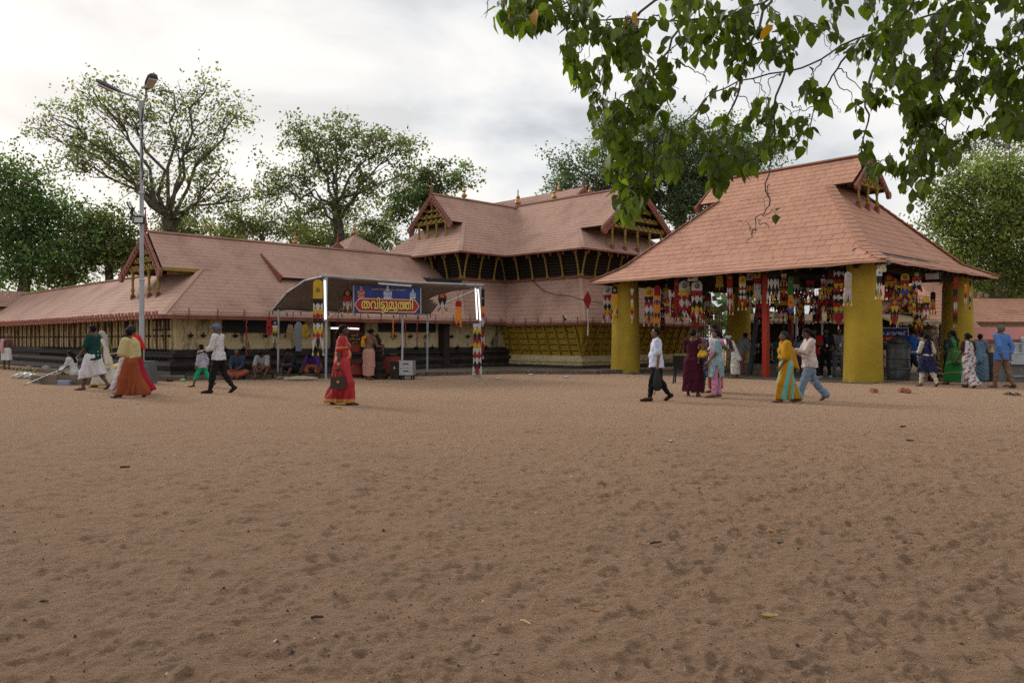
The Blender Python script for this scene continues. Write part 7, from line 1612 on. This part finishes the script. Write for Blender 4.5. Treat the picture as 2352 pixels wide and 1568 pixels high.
            v, q = sdf_mesh(flat('footL', 'footR'), h * .8, .015, .006); piece('shoes', v, q, c)
        elif kd == 'ring':        # bangles, watch, bag strap: thin rings given by joint fractions
            for cc, f0 in o['at']: ce = J['elb' + cc] * (1 - f0) + J['wri' + cc] * f0; d_ = J['wri' + cc] - J['elb' + cc]; d_ = d_ / np.linalg.norm(d_); mm = MB(); mm.tube([ce - d_ * .008, ce + d_ * .008], .026 * H * (1 - .3 * f0), 10); link(bpy.data.objects.new(nm, np_mesh(nm, mm.v, mm.f, [GOLD if o.get('gold', 1) else BLACK])), root)
    if hair:
        st, hc = hair[0], hair[1]; hh = lambda x, y, z: J['head'] + J['Hd'] @ A3(x, y, z) * s; Hd = J['Hd']; c0 = J['head']
        def HC(X, Y, Z):
            x, y, z = [(Hd[0, i] * (X - c0[0]) + Hd[1, i] * (Y - c0[1]) + Hd[2, i] * (Z - c0[2])) / s for i in range(3)]
            top = np.maximum(.048 - z, y - .082); back = np.maximum(y - (.012 + .25 * (z - .0)), -.085 - z)
            if st == 'bald': return np.maximum(back, z - .062)
            if st == 'receding': top = np.maximum(.060 - z, y - .045)
            return np.minimum(top, back)
        pr = [('e', hh(0, -.010, .020), A3(.078, .097, .094) * s, Hd)]; fl = {'curly': .018, 'thick': .010}.get(st, .008 if st != 'bald' else .003); cut = [HC]
        v, q = sdf_mesh(pr, h * .7, .012, fl * s, cut, (lambda X, Y, Z: .005 * np.sin(X * 160) * np.sin(Y * 150) * np.sin(Z * 155)) if st in ('curly', 'thick') else None); ext = None
        if st == 'bun': ext = [('e', hh(0, -.125, .0), A3(.055, .045, .05) * s, Hd)]
        elif st == 'ponytail': ext = [('c', hh(0, -.10, .0), hh(0, -.135, -.08), .026 * s, .036 * s), ('c', hh(0, -.135, -.08), hh(0, -.12, -.30), .036 * s, .016 * s)]
        elif st == 'braid': ext = [('c', hh(0, -.095, -.03), J['chest'] - J['T'] @ A3(0, .078, -.04) * H, .030 * s, .026 * s), ('c', J['chest'] - J['T'] @ A3(0, .078, -.04) * H, J['waist'] - J['T'] @ A3(0, .082, 0) * H, .026 * s, .014 * s)]
        elif st == 'long': ext = [('c', hh(t * .05, -.085, -.02), J['chest'] - J['T'] @ A3(-t * .02, .075, -.02) * H, .042 * s, .032 * s) for t in (-1, 0, 1)]
        if ext is not None: a, b_ = sdf_mesh(ext, h * .75, .02, 0, [], lambda X, Y, Z: .004 * np.sin(X * 120 + Z * 15) ); q = np.concatenate([q, b_ + len(v)]); v = np.concatenate([v, a])
        if len(v): o = bpy.data.objects.new('hair', np_mesh('hair', v, q, [HAIRM], cols=np.tile(np.array(hc), (len(v), 1)), smooth=True)); link(o, root)
    root['_J'] = 0; del root['_J']
    return root, J
def spot(px, feet, top, lo=1.45, hi=1.76, Y=None):
    Y = Y or CH * FPX / (feet - 780); H = max(lo, min(hi, (feet - top) / FPX * Y)); return Vector((gx(px, Y), Y, 0)), H
def held(J, root, c, k=.05):
    """world point in the palm"""
    M_ = Matrix.Rotation(root.rotation_euler[2], 4, 'Z'); p = J['wri' + c] + J['hdir' + c] * k; return root.location + M_ @ Vector(p)
# ------------------------------------------------------------------ the people in the yard, from left to right
WALK = lambda a=1, st=26: dict(legL=(st, 6, 2) if a > 0 else (-st * .8, 22, 2, 32), legR=(-st * .8, 22, 2, 32) if a > 0 else (st, 6, 2), armL=(-18 * a, 7, 14, 0), armR=(20 * a, 7, 18, 0), lean=4)
STAND = dict(legL=(3, 4, 4), legR=(-2, 2, 4))
def build_people():
    W = (.62, .61, .60); cream = (.60, .53, .40)
    P0, H = spot(15, 848, 766, hi=1.62); person('bare backed bent old man with a pink shawl and white cloth at the left edge', P0, 20, H, S2, dict(lean=8, legL=(8, 4, 3), legR=(-6, 8, 3), armL=(10, 8, 30, 0)), [('mundu', W, dict(hem=.26, flare=.07)), ('strip', (.60, .34, .33), dict(name='shawl', pts=[(-.05, .07, .16), (-.09, .05, .27), (-.085, -.05, .28), (-.10, -.09, .12), (-.09, -.09, -.02)], r=.045))], ('bald', GY), b=1.0)
    # seated woman with a crutch
    P0 = ground_pt(152, 884) + Vector((0, .45, 0)); pr, J = person('woman in white with long black hair seated on the slab at left', P0, 82, 1.5, S2, dict(seat=.33, lean=12, head=(0, 8), abs=dict(kneeL=(-.07, .21, .10), kneeR=(.07, .22, .08), ankL=(-.04, .40, -.12), ankR=(.07, .41, -.12)), armL=(30, 6, 45, 10), armR=(25, 6, 40, 10)), [('shirt', (.50, .49, .46), dict(sleeve=1.7, hem=-.05)), ('lap_cloth', prints((.46, .42, .34), (.26, .20, .13), .3), dict(name='skirt'))], ('long', BK), fem=True)
    q = thing('crutch', 'grey metal crutch lying across the lap of the seated woman', 'crutch', P0 + Vector((-.5, -.28, .28)), 0); m = MB(); m.tube([(.35, 0, .22), (-.75, -.10, -.26)], .013, 8); m.build('shaft', STEEL, q); m = MB(); m.tube([(.35, 0, .22), (.48, .02, .28)], .024, 8); m.tube([(.18, -.05, .15), (.18, .07, .16)], .014, 6); m.build('grip', BLACK, q); m = MB(); m.tube([(-.75, -.10, -.26), (-.79, -.105, -.28)], .02, 8); m.build('rubber_foot', BLACK, q)
    P0, H = spot(240, 889, 757, hi=1.62); person('grey haired woman in a white sari and olive blouse behind the man in green', P0, 80, H, S2, dict(WALK(1, 18), lean=6, armR=(-10, 14, 20, 0)), [('blouse', (.14, .15, .03), dict(sleeve=.8)), ('sari_skirt', border((.58, .54, .45), (.50, .33, .08), .03, .10), dict(hem=.035, flare=.07)), ('pallu', border((.58, .54, .45), (.50, .33, .08), .62, .68), dict(len=-.16))], ('long', WHT), fem=True, b=1.1)
    P0, H = spot(214, 895, 739, hi=1.76); person('stout man in a dark green shirt holding up his white cloth while walking left', P0, 88, H, S2, dict(WALK(1, 18), armL=(14, 8, 30, 14), armR=(4, 8, 24, 10), lean=1), [('shirt', (.012, .050, .042), dict(sleeve=.8, hem=-.06, loose=.018)), ('mundu', (.62, .61, .64), dict(hem=.20, flare=.066, tilt=-.25, amp=.024, nf=7))], ('short', BK), b=1.28, stache=True)
    P0, H = spot(283, 908, 737, hi=1.74); person('man with a bright red shawl walking behind the one in the orange cloth', P0 + Vector((0, .55, 0)), 88, H, S3, dict(WALK(1, 20), armR=(-14, 10, 16, 0)), [('shawl', (.55, .02, .02), dict(low=.13, slope=0, name='shawl')), ('mundu', (.36, .015, .03), dict(hem=.06, flare=.07)), ('strip', (.58, .56, .62), dict(name='white_cloth', pts=[(-.06, .08, .2), (-.08, .12, .0), (-.08, .19, -.25), (-.09, .26, -.42)], r=.04))], ('thick', (.03, .03, .032)), beard=BK)
    P0, H = spot(300, 912, 752, hi=1.68); person('balding bearded man in a long orange cloth and beige shawl striding left', P0, 88, H, S3, dict(WALK(1, 19), armL=(16, 6, 70, 20), armR=(14, 8, 60, 25)), [('mundu', (.27, .068, .028), dict(hem=.035, flare=.056, amp=.022, nf=8)), ('shawl', (.50, .41, .20), dict(low=.02, slopey=-.5, drape=[((.11, -.01, .24), (.10, -.03, .0), .05, .06), ((.06, .06, .1), (.07, .04, -.07), .05, .035)]))], ('receding', BK), beard=BK)
    # girl and man with the cap
    P0, H = spot(465, 888, 788, lo=1.1, hi=1.25); g_, J = person('little girl in a grey top and green leggings walking left with a ponytail', P0, 88, H, S2, dict(WALK(1, 26), armL=(12, 8, 8, 0), armR=(-20, 10, 20, 0)), [('shirt', (.36, .37, .42), dict(sleeve=1.75, hem=-.07)), ('trousers', (.012, .36, .17), dict(hem=.14, loose=.010, name='leggings'))], ('ponytail', BK), fem=True, h=.014)
    m = MB(); m.lathe([(.02, -.02), (.045, 0), (.02, .02)], tuple(J['head'] + J['Hd'] @ A3(0, -.115, .0)), 8); m.build('hair_band', mat('pink_band', (.62, .24, .30), var=.1), g_)
    P0, H = spot(503, 902, 738, hi=1.76); c_, J = person('man in a blue cap and white shirt walking left behind the girl', P0, 88, H, S2, dict(WALK(1, 16), armL=(18, 6, 55, 5), armR=(20, 7, 62, 5), lean=3), [('shirt', stripes((.58, .57, .57), (.50, .49, .50), 0, .05, .4), dict(sleeve=1.35, hem=-.05)), ('trousers', (.016, .013, .014), dict(hem=.035)), ('cap', (.06, .14, .30)), ('shoes', (.03, .018, .014)), ('ring', None, dict(name='watch', at=[('L', .9)], gold=1))], ('short', GY), b=1.05)
    # men sitting on the step
    SIT = dict(seat=.33, lean=14, head=(0, 14), abs=dict(kneeL=(-.15, .20, .07), kneeR=(.15, .20, .07), ankL=(-.08, .26, -.145), ankR=(.08, .26, -.145)), armL=(42, 4, 35, 25), armR=(42, 4, 35, 25))
    XS = dict(SIT, seat=.27, lean=16, abs=dict(kneeL=(-.20, .17, -.01), kneeR=(.20, .17, -.01), ankL=(.06, .24, -.12), ankR=(-.06, .25, -.11)))
    def sit(px, py, lb, face, pose, cl, hair, H=1.68, skin=S2, dy=.35, **k):
        p = ground_pt(px, py) + Vector((0, dy, 0)); return person(lb, p, face, H, skin, pose, cl, hair, **k)
    sit(541, 872, 'bald bearded man in a dark blue shirt sitting cross legged with an orange cloth', 180, XS, [('shirt', (.03, .042, .075), dict(sleeve=1.3)), ('lap_cloth', (.34, .095, .055), dict(name='mundu'))], ('bald', BK), beard=(.05, .048, .045), b=1.1)
    sit(601, 872, 'young man in a checked grey shirt sitting hunched with arms over his knees', 176, dict(SIT, lean=30, head=(0, 20), armL=(55, 5, 20, 35), armR=(55, 5, 20, 35)), [('shirt', checks((.42, .40, .42), (.12, .11, .14), .05), dict(sleeve=.9)), ('lap_cloth', (.16, .07, .04), dict(name='shorts', long=0))], ('thick', BK))
    sit(668, 870, 'young man in dark clothes sitting and looking at a phone', 150, dict(SIT, lean=18, head=(0, 22), armL=(40, 4, 60, 20), armR=(40, 4, 60, 20)), [('shirt', (.018, .020, .024), dict(sleeve=.9)), ('lap_cloth', (.022, .024, .03), dict(name='shorts', long=0)), ('shoes', (.40, .33, .24))], ('short', BK))
    sit(722, 868, 'stout man in a purple shirt and orange cloth with head bent low on the step', 168, dict(SIT, lean=40, head=(0, 35), armL=(70, 14, 10, 0), armR=(70, 14, 10, 0)), [('shirt', (.085, .03, .17), dict(sleeve=1.0)), ('lap_cloth', (.33, .13, .06), dict(name='mundu'))], ('short', BK), b=1.25, H=1.74)
    # woman in red, handbag
    P0, H = spot(786, 929, 745, hi=1.68); gold = (.50, .22, .05); redc = (.36, .010, .018)
    r_, J = person('woman in a red and gold sari walking right past the stall', P0, -86, H, S3, dict(WALK(-1, 14), armL=(6, 8, 10, 0), armR=(-8, 9, 8, 0), lean=1), [('blouse', border(redc, gold, 1.17, 1.21), dict(sleeve=.75, silk=1)), ('sari_skirt', border(redc, gold, .0, .13), dict(hem=.025, flare=.062, amp=.024, nf=10, silk=1)), ('pallu', border(redc, gold, 0, 0, lambda V, J: (np.abs((V[:, 0] - J['shoL'][0] * .8) + (V[:, 2] - J['shoL'][2]) * .42 - .085) < .035)), dict(silk=1, wide=.085, len=-.22)), ('ring', None, dict(name='bangle', at=[('R', .82), ('R', .90), ('R', .97), ('L', .85), ('L', .93)]))], ('ponytail', BK), fem=True, b=1.22)
    hp = held(J, r_, 'R', .09); hb = thing('hand_bag', 'dark brown handbag hanging from the hand of the woman in red', 'handbag', hp, R(4)); BRN = mat('brown_leather', (.045, .024, .016), rough=.5, var=.25, scale=9)
    m = MB(); m.box((0, 0, -.27), (.33, .11, .26), taper=.86); m.build('bag_body', BRN, hb); m = MB(); m.tube([(-.11, 0, -.15), (-.08, 0, -.02), (0, 0, .02), (.08, 0, -.02), (.11, 0, -.15)], .011, 6); m.build('strap', BRN, hb); m = MB(); m.box((0, -.065, -.25), (.05, .02, .05), rot=(0, .78, 0)); m.build('clasp', GOLD, hb)
    # shirtless priest at the stall
    P0, H = spot(847, 872, 754, hi=1.72); person('shirtless man with a yellow shoulder cloth and pale pink long cloth at the stall', P0, -35, H, S1, dict(lean=6, legL=(6, 5, 4), legR=(-4, 6, 4), armL=(30, 8, 60, 12), armR=(28, 8, 64, 12), head=(-10, 12)), [('mundu', (.46, .24, .18), dict(hem=.08, flare=.066, amp=.016)), ('strip', prints((.62, .33, .02), (.42, .04, .01), .3, 60), dict(name='shoulder_cloth', pts=[(-.07, .06, .22), (-.085, .02, .305), (-.085, -.05, .29), (-.09, -.075, .2), (-.085, -.08, .14)], r=.034))], ('bun', BK), b=1.15)
    # white shirted man
    P0, H = spot(1508, 920, 752, hi=1.70); w_, J = person('balding moustached man in a white shirt and black trousers with a black bag', P0, 84, H, S1, dict(WALK(1, 15), armL=(-6, 8, 12, 0), armR=(4, 9, 12, 0), lean=0), [('shirt', (.52, .56, .68), dict(sleeve=.85, hem=-.07, loose=.018)), ('trousers', (.014, .012, .013), dict(hem=.045)), ('shoes', (.035, .02, .014))], ('receding', BK), stache=True, b=1.18)
    m = MB(); m.box((.07, .115 * H * .72, .80 * H - .09), (.07, .02, .035)); m.build('spectacle_case', BLACK, w_)
    hp = held(J, w_, 'L', .08); hb = thing('cloth_bag', 'black cloth bag hanging behind the leg of the white shirted man', 'bag', hp, R(80)); m = MB(); m.lathe([(.03, 0), (.05, -.06), (.09, -.22), (.11, -.38), (.08, -.47), (.02, -.49)], (0, 0, 0), 10, sx=.6); m.build('bag_body', BLACK, hb, smooth=True); m = MB(); m.tube([(0, 0, .02), (.05, 0, -.3), (.04, .06, -.58)], .01, 5); m.build('strap', BLACK, hb)
    # group with the baby
    P0, H = spot(1614, 905, 757, hi=1.62); person('dark haired woman in a navy printed top facing the one in maroon', P0 + Vector((.03, .55, 0)), 150, H, S2, dict(STAND, armL=(30, 6, 50, 12), armR=(30, 6, 50, 12)), [('kurta', prints((.02, .03, .075), (.20, .22, .30), .2, 55), dict(sleeve=.9, hem=-.28)), ('trousers', prints((.03, .03, .09), (.3, .3, .36), .2, 60), dict(hem=.05))], ('bun', BK), fem=True)
    P0, H = spot(1592, 910, 756, hi=1.64); mr, J = person('woman in a long maroon dress holding a baby on her arm, seen from behind', P0, -25, H, S2, dict(STAND, armL=(34, 8, 60, 10), armR=(30, 14, 95, 20), lean=-1), [('dress', (.060, .008, .020), dict(sleeve=1.4, hem=-.46, flare=.076, neck=.07))], ('bun', BK), fem=True, b=1.12)
    bp = Vector((gx(1612, P0.y - .02), P0.y - .12, .86)); person('bald baby in a yellow bottom carried on the arm of the woman in maroon', bp, 165, .66, S1, dict(seat=.20, lean=4, head=(10, 0), legL=(70, 80, 16), legR=(60, 70, 16), armL=(30, 12, 40, 10), armR=(50, 12, 30, 10)), [('lap_cloth', (.60, .36, .03), dict(name='shorts', long=0))], None, b=1.2, h=.012)
    P0, H = spot(1655, 905, 744, hi=1.76); person('man in a white tee shirt standing behind the woman in the pink scarf', P0 + Vector((.05, .7, 0)), 70, H, S1, dict(STAND, armL=(-10, 30, 70, 40), armR=(-16, 34, 60, 60)), [('shirt', (.52, .52, .48), dict(sleeve=.8)), ('mundu', (.38, .06, .025), dict(hem=.06, flare=.075))], ('short', BK), b=1.2)
    P0, H = spot(1647, 912, 757, hi=1.62); person('woman in a light blue knee length tunic with a pink scarf and pink trousers', P0, 75, H, S1, dict(STAND, legL=(8, 4, 4), armL=(8, 10, 30, 0), armR=(-4, 26, 80, 40), lean=0), [('trousers', (.60, .27, .42), dict(hem=.04, loose=.020)), ('kurta', prints((.25, .36, .38), (.16, .25, .27), .25, 70), dict(sleeve=.8, hem=-.24, flare=.074, slit=1)), ('strip', (.58, .24, .38), dict(name='scarf', pts=[(-.06, .07, .10), (-.08, .04, .27), (-.03, -.07, .29), (.07, -.05, .29), (.10, .0, .22), (.10, -.04, .05), (.085, -.05, -.12)], r=.036))], ('ponytail', BK), fem=True, b=1.18)
    P0, H = spot(1689, 868, 762, hi=1.55); person('bent white haired old woman in a white patterned sari by the rear column', P0, 65, H, S2, dict(STAND, lean=20, head=(0, 14), armL=(10, 8, 30, 0), armR=(10, 8, 30, 0)), [('blouse', (.06, .02, .025), dict(sleeve=.8)), ('sari_skirt', prints((.55, .54, .50), (.25, .25, .20), .12, 30), dict(hem=.09)), ('pallu', prints((.55, .54, .50), (.25, .25, .20), .12, 30), dict())], ('bun', WHT), fem=True)
    P0, H = spot(1703, 862, 757, hi=1.66); person('man in a grey shirt leaning forward behind the old woman in white', P0 + Vector((.2, .8, 0)), -60, H, S3, dict(STAND, lean=22, armL=(20, 6, 10, 0), armR=(26, 10, 14, 0)), [('shirt', (.16, .17, .18), dict(sleeve=1.6)), ('trousers', (.22, .07, .05), dict(hem=.05))], ('short', BK))
    # two women walking left under the pavilion edge
    P0, H = spot(1806, 923, 760, hi=1.60); ye = (.42, .21, .012); person('woman in a mustard yellow shawl over a teal and mustard sari walking left', P0, 86, H, S1, dict(WALK(1, 15), armL=(10, 8, 20, 10), armR=(-4, 12, 12, 0), lean=3), [('sari_skirt', lambda V, J: np.where((((np.arctan2(V[:, 0], V[:, 1]) * 2.2 + V[:, 2] * 2.0) % 3.0) < 1.35)[:, None], np.array((.14, .40, .36)), np.array(ye)), dict(hem=.04, flare=.052, amp=.022)), ('shawl', ye, dict(low=.03, slopey=.55, drape=[((.06, -.05, .2), (.07, -.12, -.05), .06, .06), ((.05, -.09, .0), (.06, -.19, -.22), .045, .012)]))], ('ponytail', (.025, .024, .024)), fem=True, b=1.16)
    P0, H = spot(1860, 920, 749, hi=1.66); y_, J = person('young woman in a pale printed top and flared blue jeans looking at a phone', P0, 86, H, S2, dict(WALK(1, 23), armL=(34, 5, 72, 14), armR=(30, 5, 72, 14), head=(0, 16), lean=1), [('shirt', prints((.55, .47, .43), (.42, .30, .28), .3, 60), dict(sleeve=1.75, hem=-.06)), ('trousers', (.18, .24, .32), dict(hem=.03, flare=.045, name='jeans'))], ('ponytail', BK), fem=True, b=1.14)
    hp = held(J, y_, 'L', .10); ph = thing('phone', 'dark phone held up by the young woman in jeans', 'phone', hp + Vector((0, 0, .03)), R(86)); m = MB(); m.box((0, 0, 0), (.075, .012, .15), rot=(R(-40), 0, 0)); m.build('case', BLACK, ph); m = MB(); m.box((0, -.010, 0), (.066, .004, .135), rot=(R(-40), 0, 0)); m.build('screen', GLASS, ph)
    # three young men by the right front column
    def lanyard(root, J, H, cl):
        m = MB(); n = J['neck']; f = J['chest'] + J['T'] @ A3(0, .085, -.03) * H; m.tube([tuple(n + A3(-.04, -.0, -.01) * H), tuple(f + A3(-.012, .008, .1) * H), tuple(f), tuple(f + A3(.012, .008, .1) * H), tuple(n + A3(.04, 0, -.01) * H)], .007, 5); o = m.build('lanyard', mat('blue_ribbon', (.04, .07, .22), var=.1), root)
        m = MB(); m.box(tuple(f + A3(0, .012, -.05) * H), (.07, .012, .10)); m.build('id_card', PAPERW, o)
    PAPERW = mat('card_white', (.6, .62, .66), var=.08)
    P0, H = spot(1870, 868, 738, hi=1.74); person('young man in a red tee shirt with crossed arms by the right column', P0, 165, H, S3, dict(STAND, armL=(26, 6, 80, 40), armR=(26, 6, 80, 40)), [('shirt', (.26, .012, .012), dict(sleeve=.8)), ('trousers', (.014, .013, .014), dict(hem=.03)), ('shoes', (.5, .48, .45))], ('curly', BK), beard=BK)
    P0, H = spot(1896, 867, 737, hi=1.76); a_, J = person('young man all in black with an identity card by the right column', P0, 172, H, S3, dict(STAND, armL=(16, 8, 40, 30), armR=(14, 8, 44, 26)), [('shirt', (.014, .013, .014), dict(sleeve=1.0)), ('trousers', (.012, .012, .013), dict(hem=.03)), ('shoes', (.5, .48, .45))], ('curly', BK), beard=BK); lanyard(a_, J, H, 0)
    P0, H = spot(1926, 866, 729, hi=1.78); a_, J = person('young man in a grey checked shirt and lanyard against the right column', P0, 176, H, S2, dict(STAND, armL=(14, 8, 40, 30), armR=(10, 8, 40, 26)), [('shirt', checks((.30, .28, .26), (.16, .15, .15), .05), dict(sleeve=.9, hem=-.08)), ('trousers', (.13, .14, .16), dict(hem=.03)), ('shoes', (.12, .08, .05))], ('thick', BK)); lanyard(a_, J, H, 0)
    # right of the front column
    P0, H = spot(2098, 862, 735, hi=1.78); person('man in a bright blue shirt walking away behind the steel bin', P0 + Vector((0, 0, 0)), 40, H, S2, dict(WALK(-1, 20)), [('shirt', (.012, .07, .26), dict(sleeve=1.7, hem=-.08)), ('trousers', (.018, .022, .035), dict(hem=.04)), ('shoes', (.02, .02, .02))], ('short', BK), b=1.15)
    P0, H = spot(2037, 846, 776, lo=1.0, hi=1.15, Y=28.5); person('small girl in a pink frock half hidden behind the steel bin', P0, 20, 1.12, S2, STAND, [('dress', prints((.55, .30, .28), (.42, .16, .16), .2, 60), dict(sleeve=.5, hem=-.22, flare=.09))], ('ponytail', BK), fem=True, h=.014)
    P0, H = spot(2130, 887, 765, hi=1.63); b1, J = person('woman in a navy tunic and cream trousers with a long braid seen from behind', P0, 15, H, S2, dict(WALK(1, 14), armL=(20, 10, 70, 10), armR=(-10, 10, 10, 0)), [('trousers', (.50, .45, .36), dict(hem=.05, loose=.022)), ('kurta', prints((.016, .018, .055), (.10, .11, .20), .12, 66), dict(sleeve=0, hem=-.26, flare=.078)), ('shirt', (.50, .45, .36), dict(sleeve=1.2, hem=-.02, name='blouse', loose=.008))], ('braid', BK), fem=True, b=1.12)
    P0, H = spot(2158, 877, 743, hi=1.68); bl = (.018, .015, .014); person('grey haired woman in a black and gold sari and navy blouse turned away', P0 + Vector((.05, .4, 0)), 30, H, S1, dict(WALK(-1, 12), armR=(-6, 14, 60, -20), head=(14, 0)), [('blouse', (.02, .018, .045), dict(sleeve=.7)), ('sari_skirt', stripes(bl, (.20, .12, .03), 2, .22, .3, .5), dict(hem=.03, flare=.08)), ('pallu', stripes(bl, (.22, .13, .03), 0, .10, .35, .4), dict())], ('bun', GY), fem=True, b=1.15)
    P0, H = spot(2192, 883, 758, hi=1.65); person('woman in a bright green sari beside the rear right column seen from behind', P0, 25, H, S2, dict(WALK(1, 14)), [('blouse', (.02, .03, .025), dict(sleeve=.7)), ('sari_skirt', stripes((.018, .14, .035), (.16, .20, .03), 2, .30, .14, .3), dict(hem=.05)), ('pallu', stripes((.018, .16, .04), (.16, .20, .03), 2, .30, .14, .3), dict(wide=.1))], ('braid', BK), fem=True, b=1.1)
    P0, H = spot(2205, 874, 755, hi=1.6); person('dark haired woman in black mostly hidden behind the one in the green sari', P0 + Vector((.1, .7, 0)), 10, H, S3, STAND, [('dress', (.03, .028, .035), dict(sleeve=.9, hem=-.4))], ('bun', BK), fem=True)
    P0, H = spot(2226, 890, 764, hi=1.65); w2, J = person('woman in a white and brown printed sari walking away right of the green sari', P0, 20, H, S3, dict(WALK(-1, 16), armR=(-2, 8, 14, 0)), [('blouse', (.05, .02, .022), dict(sleeve=.6)), ('sari_skirt', prints((.48, .44, .44), (.17, .09, .10), .32, 34), dict(hem=.05, flare=.078, amp=.016)), ('pallu', prints((.50, .46, .47), (.18, .09, .10), .34, 34), dict(wide=.1))], ('bun', BK), fem=True, b=1.12)
    P0, H = spot(2252, 876, 767, hi=1.63); person('woman in a blue and gold striped sari looking right near the cream wall', P0, -20, H, S3, dict(STAND, legL=(10, 6, 3)), [('blouse', (.10, .14, .19), dict(sleeve=.7)), ('sari_skirt', stripes((.03, .15, .30), (.26, .20, .10), 2, .12, .35, 1.2), dict(hem=.03)), ('pallu', stripes((.03, .16, .32), (.26, .20, .10), 2, .12, .35, 1.2), dict(wide=.1))], ('bun', BK), fem=True, b=1.1)
    P0, H = spot(2301, 890, 743, hi=1.76); person('grey haired man in a light blue shirt with hands behind his back', P0, 20, H, S1, dict(legL=(10, 6, 4), legR=(-10, 14, 4, 20), lean=1, armL=(-24, 8, 20, 20), armR=(-26, 8, 24, 24)), [('shirt', (.085, .19, .46), dict(sleeve=1.75, hem=-.09, loose=.02)), ('trousers', (.20, .12, .075), dict(hem=.05)), ('strip', (.45, .50, .56), dict(name='face_mask', pts=[(-.02, .055, .375), (.02, .055, .375)], r=.022))], ('thick', GY), b=1.1)
    # a few more figures half lost in the shade
    P0 = Vector((gx(2062, 31), 31, 0)); person('dark haired woman in magenta behind the steel bin under the blue sign', P0, 120, 1.55, S3, STAND, [('dress', (.22, .02, .10), dict(sleeve=.8, hem=-.35))], ('bun', BK), fem=True)
    P0 = Vector((gx(1833, 31.5), 31.5, 0)); person('woman with a pale blue scarf in the shade behind the girl in jeans', P0, 160, 1.5, S3, STAND, [('dress', (.06, .07, .10), dict(sleeve=1.2, hem=-.38)), ('shawl', (.22, .27, .32), dict(low=.1))], ('bun', BK), fem=True)
    P0 = Vector((gx(1786, 34), 34, 0)); person('small woman in green far back in the shade by the railing', P0, 190, 1.5, S3, STAND, [('dress', (.05, .13, .07), dict(sleeve=.9, hem=-.4))], ('bun', BK), fem=True, h=.02)
    P0 = Vector((gx(1985, 33), 33, 0)); person('man in a pale shirt standing in the shade left behind the front column', P0, 200, 1.68, S3, STAND, [('shirt', (.40, .42, .44), dict(sleeve=.8)), ('trousers', (.06, .06, .07))], ('short', BK), h=.02)
    P0 = Vector((gx(2120, 33), 33, 0)); person('man in white far behind the woman in the navy tunic', P0, 30, 1.66, S3, STAND, [('shirt', (.50, .50, .48), dict(sleeve=.8)), ('mundu', (.5, .49, .47))], ('short', BK), h=.02)
    # long plastic sack lying at the left edge
    p = ground_pt(62, 869); v, q = sdf_mesh([('c', A3(-.34, 0, .07), A3(-.05, .05, .09), .10, .13), ('c', A3(-.05, .05, .09), A3(.28, -.02, .06), .13, .09), ('c', A3(.28, -.02, .06), A3(.44, .03, .04), .08, .04), ('c', A3(-.34, 0, .07), A3(-.46, -.05, .04), .07, .04)], .02, .04, 0, [lambda X, Y, Z: -Z], lambda X, Y, Z: .014 * (np.sin(X * 41 + Y * 23 + 2 * np.sin(Z * 30)) + np.sin(X * 23 - Z * 47)))
    o = link(bpy.data.objects.new('plastic_sack', np_mesh('plastic_sack', v, q, [mat('white_sack', (.50, .49, .46), var=.15, rough=.4)], smooth=True))); o.location = p; tag(o, 'long crumpled white plastic sack lying at the left edge of the yard', 'sack')
build_people()
